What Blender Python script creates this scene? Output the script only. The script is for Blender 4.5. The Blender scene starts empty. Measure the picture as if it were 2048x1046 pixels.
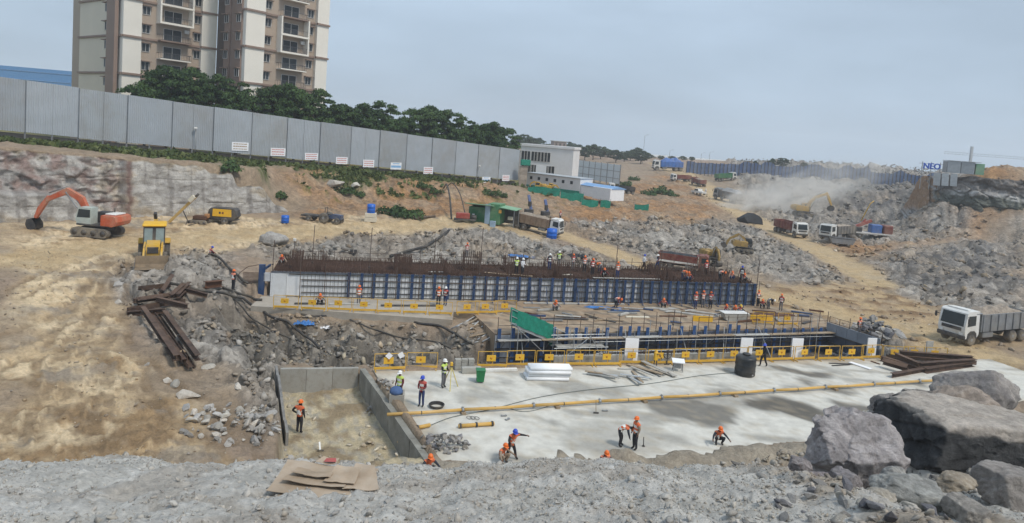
import bpy, bmesh, math, random
import numpy as np
from mathutils import Vector, Matrix
random.seed(7)
rng = np.random.default_rng(11)
rad = math.radians
SC = bpy.context.scene
COL = SC.collection

# ------------------------------------------------------------------ camera, world, sun, exposure
FPX, CX, CY = 1350.0, 1024.0, 373.0
PITCH, ROLL, CAMZ = rad(4.4), rad(4.2), 15.5
CAMROT = Matrix.Rotation(math.pi/2 - PITCH, 3, 'X') @ Matrix.Rotation(ROLL, 3, 'Z')
cam = bpy.data.cameras.new('camera')
cam.sensor_width = 36.0
cam.lens = FPX/2048*36
cam.shift_y = -(523-CY)/2048
cam.clip_start = 0.1
cam.clip_end = 9000
camo = bpy.data.objects.new('camera', cam)
COL.objects.link(camo)
camo.matrix_world = Matrix.Translation((0, 0, CAMZ)) @ CAMROT.to_4x4()
SC.camera = camo

SUN_EL, SUN_AZ = rad(54), rad(128)       # azimuth measured from +Y (ahead) towards +X
world = bpy.data.worlds.new('World')
SC.world = world
world.use_nodes = True
wn, wl = world.node_tree.nodes, world.node_tree.links
wn.clear()
sky = wn.new('ShaderNodeTexSky'); sky.sky_type = 'NISHITA'; sky.sun_disc = False
sky.sun_elevation = SUN_EL; sky.sun_rotation = SUN_AZ
sky.air_density = 1.0; sky.dust_density = 3.0; sky.ozone_density = 1.0
# an even layer of high cloud over the clear sky: grey blue, a little paler low down
tc = wn.new('ShaderNodeTexCoord')
sep = wn.new('ShaderNodeSeparateXYZ')
wl.new(tc.outputs['Generated'], sep.inputs[0])
ramp = wn.new('ShaderNodeValToRGB')
ramp.color_ramp.elements[0].position = 0.0; ramp.color_ramp.elements[0].color = (5.2, 6.5, 8.0, 1)
ramp.color_ramp.elements[1].position = 0.5; ramp.color_ramp.elements[1].color = (6.2, 7.7, 9.5, 1)
wl.new(sep.outputs[2], ramp.inputs[0])
nz = wn.new('ShaderNodeTexNoise'); nz.inputs['Scale'].default_value = 2.2; nz.inputs['Detail'].default_value = 5
mp = wn.new('ShaderNodeMapping'); mp.inputs['Scale'].default_value = (1, 1, 3.5)
wl.new(tc.outputs['Generated'], mp.inputs[0]); wl.new(mp.outputs[0], nz.inputs['Vector'])
nr = wn.new('ShaderNodeMapRange'); nr.inputs['From Min'].default_value = .35; nr.inputs['From Max'].default_value = .68
nr.inputs['To Min'].default_value = .86; nr.inputs['To Max'].default_value = 1.09
wl.new(nz.outputs['Fac'], nr.inputs['Value'])
vm = wn.new('ShaderNodeVectorMath'); vm.operation = 'SCALE'
wl.new(ramp.outputs[0], vm.inputs[0]); wl.new(nr.outputs[0], vm.inputs['Scale'])
mx = wn.new('ShaderNodeMixRGB'); mx.inputs[0].default_value = 0.88
wl.new(sky.outputs[0], mx.inputs[1]); wl.new(vm.outputs[0], mx.inputs[2])
bg = wn.new('ShaderNodeBackground'); bg.inputs['Strength'].default_value = 0.0585
wl.new(mx.outputs[0], bg.inputs['Color'])
wo = wn.new('ShaderNodeOutputWorld'); wl.new(bg.outputs[0], wo.inputs['Surface'])

sl = bpy.data.lights.new('sun', 'SUN'); sl.energy = 1.5; sl.angle = rad(11); sl.color = (1.0, .94, .84)
so = bpy.data.objects.new('sun', sl); COL.objects.link(so)
sd = Vector((math.sin(SUN_AZ)*math.cos(SUN_EL), math.cos(SUN_AZ)*math.cos(SUN_EL), math.sin(SUN_EL)))
so.rotation_euler = (-sd).to_track_quat('-Z', 'Y').to_euler()
so.location = (0, 0, 200)

SC.render.engine = 'CYCLES'
SC.view_settings.view_transform = 'Standard'
SC.view_settings.look = 'None'
SC.view_settings.exposure = 0.70
SC.view_settings.gamma = 1.0
SC.view_settings.use_curve_mapping = False
SC.cycles.use_denoising = True
SC.cycles.max_bounces = 5
SC.cycles.diffuse_bounces = 3
SC.cycles.glossy_bounces = 2
SC.cycles.transmission_bounces = 3
SC.cycles.volume_bounces = 2
SC.cycles.use_adaptive_sampling = True
SC.cycles.adaptive_threshold = 0.02

# ------------------------------------------------------------------ sight lines -> points in the place
def ray(px, py):
    return CAMROT @ Vector(((px-CX)/FPX, -(py-CY)/FPX, -1.0))
def P(px, py, z=0.0):
    d = ray(px, py); t = (z-CAMZ)/d.z
    return Vector((d.x*t, d.y*t, z))
def PD(px, py, D):
    d = ray(px, py); t = D/d.y
    return Vector((d.x*t, D, CAMZ+d.z*t))
def G(px, py, lo=6.0, hi=900.0):
    """where the line of sight through a pixel first meets the ground"""
    d = ray(px, py)
    y = lo*1.004**np.arange(int(math.log(hi/lo)/math.log(1.004)))
    for _ in range(2):
        zz = hfull(d.x/d.y*y, y); below = CAMZ + d.z/d.y*y <= zz
        if not below.any(): return PD(px, py, hi)
        i = int(np.argmax(below))
        if i == 0: break
        y = np.linspace(y[i-1], y[i], 14)
    b = float(y[int(np.argmax(below))])
    return Vector((d.x/d.y*b, b, hgt(d.x/d.y*b, b)))
def on(x, y): return Vector((x, y, hgt(x, y)))

# ------------------------------------------------------------------ objects
def props(o, label=None, cat=None, group=None, kind=None):
    if label: o['label'] = label
    if cat: o['category'] = cat
    if group: o['group'] = group
    if kind: o['kind'] = kind
    return o
def empty(name, loc, rz=0.0, label=None, cat=None, group=None, parent=None):
    o = bpy.data.objects.new(name, None); o.empty_display_size = .2
    COL.objects.link(o); o.location = loc; o.rotation_euler = (0, 0, rz)
    if parent: o.parent = parent
    return props(o, label, cat, group)
def kids(o): return [c for c in bpy.data.objects if c.parent is o]
def copy_tree(o, loc=None, rz=None, label=None, group=None, _map=None):
    c = o.copy(); COL.objects.link(c)
    for ch in list(o.children):
        d = ch.copy(); COL.objects.link(d); d.parent = c
        for g in list(ch.children):
            e = g.copy(); COL.objects.link(e); e.parent = d
    if loc is not None: c.location = loc
    if rz is not None: c.rotation_euler = (0, 0, rz)
    if label: c['label'] = label
    if group: c['group'] = group
    return c

class MB:
    """collects simple shapes and links them as ONE mesh object"""
    def __init__(s): s.v = []; s.f = []; s.mi = []; s.m = 0; s.sm = []; s.smooth = False
    def add(s, vs, fs):
        b = len(s.v); s.v += [tuple(v) for v in vs]
        for f in fs:
            s.f.append([i+b for i in f]); s.mi.append(s.m); s.sm.append(s.smooth)
        return s
    def box(s, c, d, rz=0.0, rot=None):
        x, y, z = d[0]/2, d[1]/2, d[2]/2
        vs = [Vector(p) for p in ((-x,-y,-z),(x,-y,-z),(x,y,-z),(-x,y,-z),(-x,-y,z),(x,-y,z),(x,y,z),(-x,y,z))]
        R = rot if rot is not None else Matrix.Rotation(rz, 3, 'Z')
        return s.add([R @ v + Vector(c) for v in vs], [(3,2,1,0),(4,5,6,7),(0,1,5,4),(1,2,6,5),(2,3,7,6),(3,0,4,7)])
    def bevbox(s, c, d, b=.03, rz=0.0, rot=None):
        """box with chamfered vertical and horizontal edges"""
        bm = bmesh.new(); bmesh.ops.create_cube(bm, size=1)
        bmesh.ops.scale(bm, vec=d, verts=bm.verts)
        bmesh.ops.bevel(bm, geom=list(bm.edges), offset=b, segments=1, affect='EDGES', profile=.5)
        R = rot if rot is not None else Matrix.Rotation(rz, 3, 'Z')
        s.add([R @ v.co + Vector(c) for v in bm.verts], [[v.index for v in f.verts] for f in bm.faces]); bm.free()
        return s
    def bar(s, a, b, w, h=None, up=(0,0,1)):
        a, b = Vector(a), Vector(b); h = h or w
        t = (b-a); L = t.length
        if L < 1e-6: return s
        t = t/L; u = Vector(up)
        if abs(t.dot(u)) > .98: u = Vector((1,0,0))
        sx = t.cross(u).normalized(); uy = sx.cross(t)
        vs = []
        for p in (a, b):
            for i, j in ((-1,-1),(1,-1),(1,1),(-1,1)): vs.append(p + sx*(i*w/2) + uy*(j*h/2))
        return s.add(vs, [(0,1,2,3),(7,6,5,4),(0,4,5,1),(1,5,6,2),(2,6,7,3),(3,7,4,0)])
    def tube(s, pts, r, n=6, cap=True):
        pts = [Vector(p) for p in pts]; rs = r if isinstance(r, (list, tuple)) else [r]*len(pts)
        vs = []; fs = []; up = Vector((0,0,1))
        for i, p in enumerate(pts):
            t = (pts[min(i+1, len(pts)-1)] - pts[max(i-1, 0)]).normalized()
            u = up if abs(t.dot(up)) < .95 else Vector((1,0,0))
            a = t.cross(u).normalized(); b = a.cross(t)
            for k in range(n):
                an = 2*math.pi*k/n
                vs.append(p + a*(math.cos(an)*rs[i]) + b*(math.sin(an)*rs[i]))
        for i in range(len(pts)-1):
            for k in range(n):
                fs.append((i*n+k, i*n+(k+1)%n, (i+1)*n+(k+1)%n, (i+1)*n+k))
        if cap: fs += [list(range(n))[::-1], [(len(pts)-1)*n+k for k in range(n)]]
        sm = s.smooth; s.smooth = n > 5; s.add(vs, fs); s.smooth = sm
        return s
    def cyl(s, c, axis, r, h, n=14, r2=None):
        a = Vector(axis).normalized(); c = Vector(c)
        return s.tube([c - a*h/2, c + a*h/2], [r, r2 if r2 is not None else r], n)
    def lathe(s, c, prof, n=16):
        vs = []; fs = []; c = Vector(c)
        for r, z in prof:
            for k in range(n):
                an = 2*math.pi*k/n; vs.append(c + Vector((r*math.cos(an), r*math.sin(an), z)))
        for i in range(len(prof)-1):
            for k in range(n): fs.append((i*n+k, i*n+(k+1)%n, (i+1)*n+(k+1)%n, (i+1)*n+k))
        fs += [list(range(n))[::-1], [(len(prof)-1)*n+k for k in range(n)]]
        sm = s.smooth; s.smooth = True; s.add(vs, fs); s.smooth = sm
        return s
    def prism(s, poly, w, axis='y', off=0.0):
        """side profile in (x,z), thickness w along y (or outline in (x,y) extruded in z with axis='z')"""
        n = len(poly); vs = []
        for sgn in (-1, 1):
            for a, b in poly:
                vs.append((a, off+sgn*w/2, b) if axis == 'y' else ((a, b, off+sgn*w/2) if axis == 'z' else (off+sgn*w/2, a, b)))
        fs = [list(range(n)), [n+i for i in range(n)][::-1]]
        for i in range(n): j = (i+1) % n; fs.append((i, n+i, n+j, j))
        return s.add(vs, fs)
    def build(s, name, mat, parent=None, label=None, cat=None, group=None, kind=None, loc=None, rz=None):
        me = bpy.data.meshes.new(name)
        me.from_pydata(s.v, [], s.f)
        mats = mat if isinstance(mat, (list, tuple)) else [mat]
        for m in mats: me.materials.append(m)
        if len(mats) > 1: me.polygons.foreach_set('material_index', s.mi)
        me.polygons.foreach_set('use_smooth', s.sm)
        bm = bmesh.new(); bm.from_mesh(me); bmesh.ops.recalc_face_normals(bm, faces=bm.faces); bm.to_mesh(me); bm.free()
        me.update()
        o = bpy.data.objects.new(name, me); COL.objects.link(o)
        if parent: o.parent = parent
        if loc is not None: o.location = loc
        if rz is not None: o.rotation_euler = (0, 0, rz)
        return props(o, label, cat, group, kind)
def link_mesh(name, me, parent=None, loc=None, rot=None, scale=None, label=None, cat=None, group=None, kind=None):
    o = bpy.data.objects.new(name, me); COL.objects.link(o)
    if parent: o.parent = parent
    if loc is not None: o.location = loc
    if rot is not None: o.rotation_euler = rot
    if scale is not None: o.scale = scale
    return props(o, label, cat, group, kind)

# ------------------------------------------------------------------ materials
def M(name, col, rough=.75, metal=0.0, var=.18, scale=1.5, bump=.0, dirt=None, dirt_amt=.35, dscale=.6, spec=.35):
    m = bpy.data.materials.new(name); m.use_nodes = True
    n, l = m.node_tree.nodes, m.node_tree.links
    b = n['Principled BSDF']
    b.inputs['Roughness'].default_value = rough; b.inputs['Metallic'].default_value = metal
    b.inputs['Specular IOR Level'].default_value = spec
    t = n.new('ShaderNodeTexCoord')
    no = n.new('ShaderNodeTexNoise'); no.inputs['Scale'].default_value = scale; no.inputs['Detail'].default_value = 6
    no.inputs['Roughness'].default_value = .65
    l.new(t.outputs['Object'], no.inputs['Vector'])
    mr = n.new('ShaderNodeMapRange'); mr.inputs['From Min'].default_value = .3; mr.inputs['From Max'].default_value = .7
    mr.inputs['To Min'].default_value = 1-var; mr.inputs['To Max'].default_value = 1+var
    l.new(no.outputs['Fac'], mr.inputs['Value'])
    oi = n.new('ShaderNodeObjectInfo')
    mo = n.new('ShaderNodeMapRange'); mo.inputs['To Min'].default_value = 1-var*.5; mo.inputs['To Max'].default_value = 1+var*.5
    l.new(oi.outputs['Random'], mo.inputs['Value'])
    mu = n.new('ShaderNodeMath'); mu.operation = 'MULTIPLY'; l.new(mr.outputs[0], mu.inputs[0]); l.new(mo.outputs[0], mu.inputs[1])
    vm = n.new('ShaderNodeVectorMath'); vm.operation = 'SCALE'; vm.inputs[0].default_value = col[:3]
    l.new(mu.outputs[0], vm.inputs['Scale'])
    out = vm.outputs[0]
    if dirt:
        n2 = n.new('ShaderNodeTexNoise'); n2.inputs['Scale'].default_value = dscale; n2.inputs['Detail'].default_value = 8
        n2.inputs['Roughness'].default_value = .7
        l.new(t.outputs['Object'], n2.inputs['Vector'])
        m2 = n.new('ShaderNodeMapRange'); m2.inputs['From Min'].default_value = .42; m2.inputs['From Max'].default_value = .66
        m2.inputs['To Max'].default_value = dirt_amt; l.new(n2.outputs['Fac'], m2.inputs['Value'])
        mx = n.new('ShaderNodeMixRGB'); mx.inputs[2].default_value = (*dirt[:3], 1)
        l.new(m2.outputs[0], mx.inputs[0]); l.new(out, mx.inputs[1]); out = mx.outputs[0]
    l.new(out, b.inputs['Base Color'])
    if bump:
        bn = n.new('ShaderNodeBump'); bn.inputs['Strength'].default_value = 1; bn.inputs['Distance'].default_value = bump
        n3 = n.new('ShaderNodeTexNoise'); n3.inputs['Scale'].default_value = scale*4; n3.inputs['Detail'].default_value = 8
        l.new(t.outputs['Object'], n3.inputs['Vector']); l.new(n3.outputs['Fac'], bn.inputs['Height'])
        l.new(bn.outputs[0], b.inputs['Normal'])
    return m
DUST = (.42, .35, .25)
m_yellow = M('yellow_paint', (.55, .32, .03), .6, var=.15, dirt=DUST, dirt_amt=.55)
m_plate = M('yellow_plate', (.75, .43, .02), .5, var=.08, dirt=DUST, dirt_amt=.25)
m_barr = M('barricade_paint', (.62, .36, .035), .55, var=.15, dirt=DUST, dirt_amt=.35)
m_orange = M('orange_paint', (.50, .095, .035), .55, var=.15, dirt=DUST, dirt_amt=.55)
m_white = M('white_paint', (.70, .70, .68), .5, var=.1, dirt=DUST, dirt_amt=.5)
m_cleanwhite = M('white_sheet', (.82, .82, .83), .5, var=.04)
m_pvc = M('white_pvc', (.82, .83, .84), .4, var=.05)
m_black = M('black_rubber', (.025, .025, .027), .7, var=.25, dirt=DUST, dirt_amt=.22)
m_dark = M('dark_steel', (.05, .05, .055), .6, .3, var=.25, dirt=DUST, dirt_amt=.3)
m_grey = M('grey_steel', (.28, .29, .30), .5, .5, var=.2, dirt=DUST, dirt_amt=.3)
m_galv = M('galvanised_steel', (.45, .47, .48), .5, .4, var=.15)
m_glass = M('dark_glass', (.03, .04, .045), .08, 0, var=.1, spec=.6)
m_rust = M('rusty_steel', (.10, .048, .03), .85, .1, var=.35, scale=4, dirt=(.2, .10, .05), dirt_amt=.5)
m_rebar = M('rebar_rust', (.105, .062, .046), .85, .1, var=.3, scale=3, dirt=(.05, .035, .03), dirt_amt=.5)
m_beam = M('beam_rust', (.075, .048, .037), .85, .1, var=.4, scale=2, dirt=(.22, .14, .09), dirt_amt=.5)
m_blue = M('blue_formwork', (.011, .043, .125), .55, .1, var=.25, dirt=(.3, .3, .3), dirt_amt=.25)
m_bluetarp = M('blue_tarp', (.05, .17, .42), .6, 0, var=.2, scale=2, bump=.03)
m_bluedrum = M('blue_plastic', (.015, .12, .52), .4, 0, var=.12)
m_panel = M('white_formwork', (.66, .68, .70), .6, 0, var=.15, scale=.8, dirt=(.40, .37, .33), dirt_amt=.35)
m_ply = M('film_faced_ply', (.52, .54, .57), .6, 0, var=.2, dirt=(.25, .22, .19), dirt_amt=.5)
m_darkply = M('dark_ply', (.045, .055, .085), .6, 0, var=.35, dirt=(.25, .25, .25), dirt_amt=.3)
m_conc = M('grey_concrete', (.40, .39, .355), .9, 0, var=.26, scale=1.3, bump=.012, dirt=(.17, .15, .12), dirt_amt=.75, dscale=1.3)
m_wood = M('weathered_timber', (.30, .22, .14), .85, 0, var=.3, scale=3, dirt=(.4, .36, .3), dirt_amt=.4)
m_board = M('grey_board', (.42, .41, .38), .85, 0, var=.2, dirt=(.25, .2, .15), dirt_amt=.4)
m_green = M('green_paint', (.035, .15, .065), .6, 0, var=.15, dirt=DUST, dirt_amt=.3)
m_greenlt = M('pale_green_sheet', (.19, .36, .22), .6, 0, var=.15, dirt=DUST, dirt_amt=.3)
m_net = M('green_net', (.015, .22, .15), .8, 0, var=.3, scale=3)
m_bin = M('green_plastic', (.02, .17, .06), .45, 0, var=.1)
m_tank = M('black_tank_plastic', (.018, .022, .027), .45, 0, var=.2, dirt=DUST, dirt_amt=.15)
m_card = M('cardboard', (.36, .275, .195), .85, 0, var=.18, scale=3, dirt=(.48, .42, .35), dirt_amt=.5, dscale=2)
m_red = M('red_paint', (.33, .05, .04), .55, 0, var=.15, dirt=DUST, dirt_amt=.4)
m_brownred = M('maroon_paint', (.17, .045, .035), .6, 0, var=.2, dirt=DUST, dirt_amt=.35)
m_tarp = M('black_tarpaulin', (.03, .032, .036), .6, 0, var=.3, bump=.05)
m_load = M('stone_load', (.30, .25, .20), .95, 0, var=.4, scale=3, bump=.1)
m_pipe = M('orange_yellow_pipe', (.60, .36, .09), .5, 0, var=.14, scale=.8, dirt=(.5, .42, .3), dirt_amt=.4)
m_bluegrey = M('blue_grey_door', (.30, .40, .50), .5, 0, var=.12)
m_cream = M('cream_paint', (.62, .57, .46), .6, 0, var=.1)
m_tyre = M('dusty_tyre', (.10, .09, .08), .9, 0, var=.3, dirt=DUST, dirt_amt=.6)
# ------------------------------------------------------------------ noise
_perm = np.random.default_rng(5).permutation(4096).astype(np.int64)
_ga = np.random.default_rng(6).random(4096)*2*np.pi
_gx, _gy = np.cos(_ga), np.sin(_ga)
def pn(x, y, s=0):
    xi = np.floor(x).astype(np.int64); yi = np.floor(y).astype(np.int64)
    xf = x-xi; yf = y-yi
    u = xf*xf*xf*(xf*(xf*6-15)+10); v = yf*yf*yf*(yf*(yf*6-15)+10)
    def g(i, j, dx, dy):
        h = _perm[(_perm[(xi+i+s*131) & 4095] + yi + j) & 4095]
        return _gx[h]*dx + _gy[h]*dy
    a = g(0,0,xf,yf); b = g(1,0,xf-1,yf); c = g(0,1,xf,yf-1); d = g(1,1,xf-1,yf-1)
    return 1.5*((a+(b-a)*u) + ((c+(d-c)*u) - (a+(b-a)*u))*v)
def fbm(x, y, s=0, o=4, l=2.03, g=.5):
    t = 0; a = 1.0
    for i in range(o): t = t + a*pn(x, y, s+i); x = x*l; y = y*l; a *= g
    return t
def ridge(x, y, s=0, o=4, l=2.1, g=.55):
    t = 0; a = 1.0
    for i in range(o): t = t + a*(1-np.abs(pn(x, y, s+i))*1.6); x = x*l; y = y*l; a *= g
    return t/1.9-.55
def cellblock(x, y, s=0):
    """angular blocks: height and tint constant per jittered cell, tilted tops"""
    xi = np.floor(x).astype(np.int64); yi = np.floor(y).astype(np.int64)
    best = np.full(x.shape, 9.0); hv = np.zeros(x.shape); sec = np.full(x.shape, 9.0); tx = np.zeros(x.shape); tv = np.zeros(x.shape)
    for i in (-1, 0, 1):
        for j in (-1, 0, 1):
            h = _perm[(_perm[(xi+i+s*57) & 4095] + yi + j) & 4095]
            px = xi+i+.5+.42*_gx[h]; py = yi+j+.5+.42*_gy[h]
            dx = x-px; dy = y-py
            d = np.abs(dx)*(.8+.4*(h % 7)/7)+np.abs(dy)*(.8+.4*(h % 5)/5) + .3*np.sqrt(dx*dx+dy*dy)
            near = d < best
            sec = np.where(near, best, np.minimum(sec, d))
            hv = np.where(near, ((h*37) % 1000)/1000.0 + .5*(_gx[(h*3) & 4095]*dx+_gy[(h*3) & 4095]*dy), hv)
            tv = np.where(near, ((h*91) % 1000)/1000.0, tv)
            best = np.where(near, d, best)
    return hv, np.clip((sec-best)*3, 0, 1), tv
def sstep(a, b, x):
    t = np.clip((x-a)/(b-a), 0, 1); return t*t*(3-2*t)
def sdist(x, y, poly):
    """signed distance to a polygon, negative inside"""
    d = np.full(np.shape(x), 1e9); ins = np.zeros(np.shape(x), bool); n = len(poly)
    for i in range(n):
        ax, ay = poly[i][0], poly[i][1]; bx, by = poly[(i+1) % n][0], poly[(i+1) % n][1]
        ex, ey = bx-ax, by-ay; L = ex*ex+ey*ey+1e-12
        t = np.clip(((x-ax)*ex+(y-ay)*ey)/L, 0, 1)
        d = np.minimum(d, np.hypot(x-ax-t*ex, y-ay-t*ey))
        c = ((ay > y) != (by > y)) & (x < ex*(y-ay)/(ey if abs(ey) > 1e-12 else 1e-12) + ax)
        ins ^= c
    return np.where(ins, -d, d)
def ldist(x, y, pts):
    d = np.full(np.shape(x), 1e9)
    for i in range(len(pts)-1):
        ax, ay = pts[i][0], pts[i][1]; bx, by = pts[i+1][0], pts[i+1][1]
        ex, ey = bx-ax, by-ay; L = ex*ex+ey*ey+1e-12
        t = np.clip(((x-ax)*ex+(y-ay)*ey)/L, 0, 1)
        d = np.minimum(d, np.hypot(x-ax-t*ex, y-ay-t*ey))
    return d
def PP(pts, z=0.0): return [tuple(P(a, b, z)[:2]) for a, b in pts]

# ------------------------------------------------------------------ ground: large shape
FL = np.array([-62.3, 93.0]); FR = np.array([1.2, 152.0]); FZ0, FZ1 = 9.5, 4.0     # foot of the grey sheet fence
FDIR = (FR-FL)/np.linalg.norm(FR-FL); FLEN = float(np.linalg.norm(FR-FL)); FNRM = np.array([FDIR[1], -FDIR[0]])
ctl = []
for a in [(0,905,.9),(200,905,.9),(450,905,.7),(560,890,.5),(0,700,1.4),(200,700,1.4),(360,690,1.1),(0,540,2),(200,540,2),(310,540,2),
          (0,470,2),(200,470,2),(420,452,2),(570,447,2),(420,640,.7),(470,560,1.2),(300,600,1.3),(560,500,1.3),(740,490,1.1),(950,485,1.2),
          (1150,495,.7),(1300,525,.2),(1450,545,0),(1600,590,0),(1750,640,-.1),(1900,680,0),(1990,720,.2),(1900,740,.1),(700,442,2.2),(850,442,2.2),
          (980,448,2),(1085,468,1.0),(1200,480,.6),(1100,430,1.6),(1250,430,1.4),(1380,430,1.2),(1100,392,2.2),(1250,392,2.2),(1330,390,2.4),
          (1300,350,3.5),(1400,358,4),(1470,356,5),(1350,370,2.8),(1425,397,1.5),(1500,435,.5),(1600,480,0),(1540,452,.1),(1700,530,0),(1750,560,0),
          (1640,445,-.6),(1740,445,-1),(1800,470,.3),(1850,500,1.5),(1850,545,.8),(1740,505,.5),(1910,480,1.6),(1990,480,1.8),(1930,560,.9),(1990,600,.7),(1830,455,.4),(1880,455,.7),(1930,458,.9),(2040,458,1.0),
          (1850,590,.2),(1250,480,1.0),(1400,480,.9),(1480,490,.6)]:
    p = P(*a); ctl.append(p)
for a in [(1380,346,262),(1500,350,255),(1600,358,248),(1700,365,240),(1850,376,230),(1960,372,230)]: ctl.append(PD(*a))
for a in [(1600,395,205),(1720,400,200),(1800,405,200)]: ctl.append(PD(*a))
for a in [(1700,333,360),(1550,326,360),(1830,345,350),(1400,322,420),(1300,315,420),(1200,318,380)]: ctl.append(PD(*a))
for a in [(1880,385,158),(1925,352,156),(1990,352,156),(2048,352,156),(1925,352,190),(2048,355,200)]: ctl.append(PD(*a))
for x, y, z in [(-160,70,3),(-160,180,9.5),(-90,150,9.5),(-60,220,9),(-20,200,6),(20,230,5),(-200,400,10),(0,420,9),(200,420,13),(300,250,13),
                (0,560,9),(-500,700,10),(500,600,12),(120,120,3),(200,120,6),(-120,60,2),(-60,30,1),
                (-150,20,2),(60,25,.5),(150,30,2),(-60,-30,1),(60,-30,1),(0,-30,1),(300,-100,2),(-300,-100,2)]:
    ctl.append(Vector((x, y, z)))
_C = np.array([tuple(c) for c in ctl])
def _rbf_fit(C):
    n = len(C); r = np.hypot(C[:,None,0]-C[None,:,0], C[:,None,1]-C[None,:,1])
    A = np.zeros((n+1, n+1)); A[:n,:n] = -r; A[:n,:n] -= 1.5*np.eye(n); A[:n,n] = 1; A[n,:n] = 1
    b = np.zeros(n+1); b[:n] = C[:,2]
    return np.linalg.solve(A, b)
_W = _rbf_fit(_C)
def h_base(x, y):
    z = np.full(np.shape(x), _W[-1])
    for i in range(len(_C)): z = z - _W[i]*np.hypot(x-_C[i,0], y-_C[i,1])
    return z
# named outlines (world x, y)
SLAB = [(-8.0,41.9),(30.2,52.6),(40.5,55.0),(43,48),(16.7,34.9),(9,31.2),(3,29.6),(-2.6,29.9)]
PIT = [(-13.4,40.2),(-8.75,41.4),(-3.15,30.6),(-5,28.2),(-9.2,28.8),(-10.7,33.9)]
TRENCH = [(-9.5,43.2),(-7.6,42.05),(30.2,52.75),(33.4,53.6),(32.3,56.6),(31.4,61.5),(29.4,62.4),(-.9,52.6),(-3.2,50.4)]
DECK = [(-20.6,54.2),(-4.07,54.4),(-4.2,56.9),(-2.45,56.6),(-1.3,53.6),(-.5,51.4),(29.8,60.95),(31.5,66),(26,68.2),(25,74),(-21.5,63.6)]
RUB = PP([(425,640),(500,628),(720,642),(905,655),(985,665),(975,718),(745,745),(640,749),(552,750),(566,800),(592,868),(560,868),(500,790),(470,730),(415,690)], -.6)
ROAD1 = PP([(1265,345),(1310,349),(1350,366),(1425,397),(1500,437),(1560,462),(1640,500),(1700,530),(1760,565)], .3)
ROAD2 = PP([(1030,455),(1110,468),(1180,489),(1260,513),(1345,540)], .7) + PP([(1430,560),(1530,588),(1640,612),(1720,640),(1830,655),(1990,720)], 0)
ROAD3 = PP([(60,520),(250,485),(420,468),(620,457),(850,450),(960,447),(1060,458)], 2)
SITE = PP([(1500,600),(1560,570),(1640,560),(1760,560),(1830,600),(1990,660),(1990,740),(1800,680),(1700,650)], 0)
HEAPS = [(3.2,30.8,1.0,1.9,.9),(6.3,31.2,1.0,1.6,.75),(9.5,31.8,.8,2.6,.9),(13.5,33.2,.75,2.8,1.0),(-1,29.4,.55,2.5,1.0),
         (17.5,34.2,.8,2.6,1.0)]
def fenceuv(x, y):
    dx = x-FL[0]; dy = y-FL[1]
    return (dx*FDIR[0]+dy*FDIR[1])/FLEN, dx*FNRM[0]+dy*FNRM[1]
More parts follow.
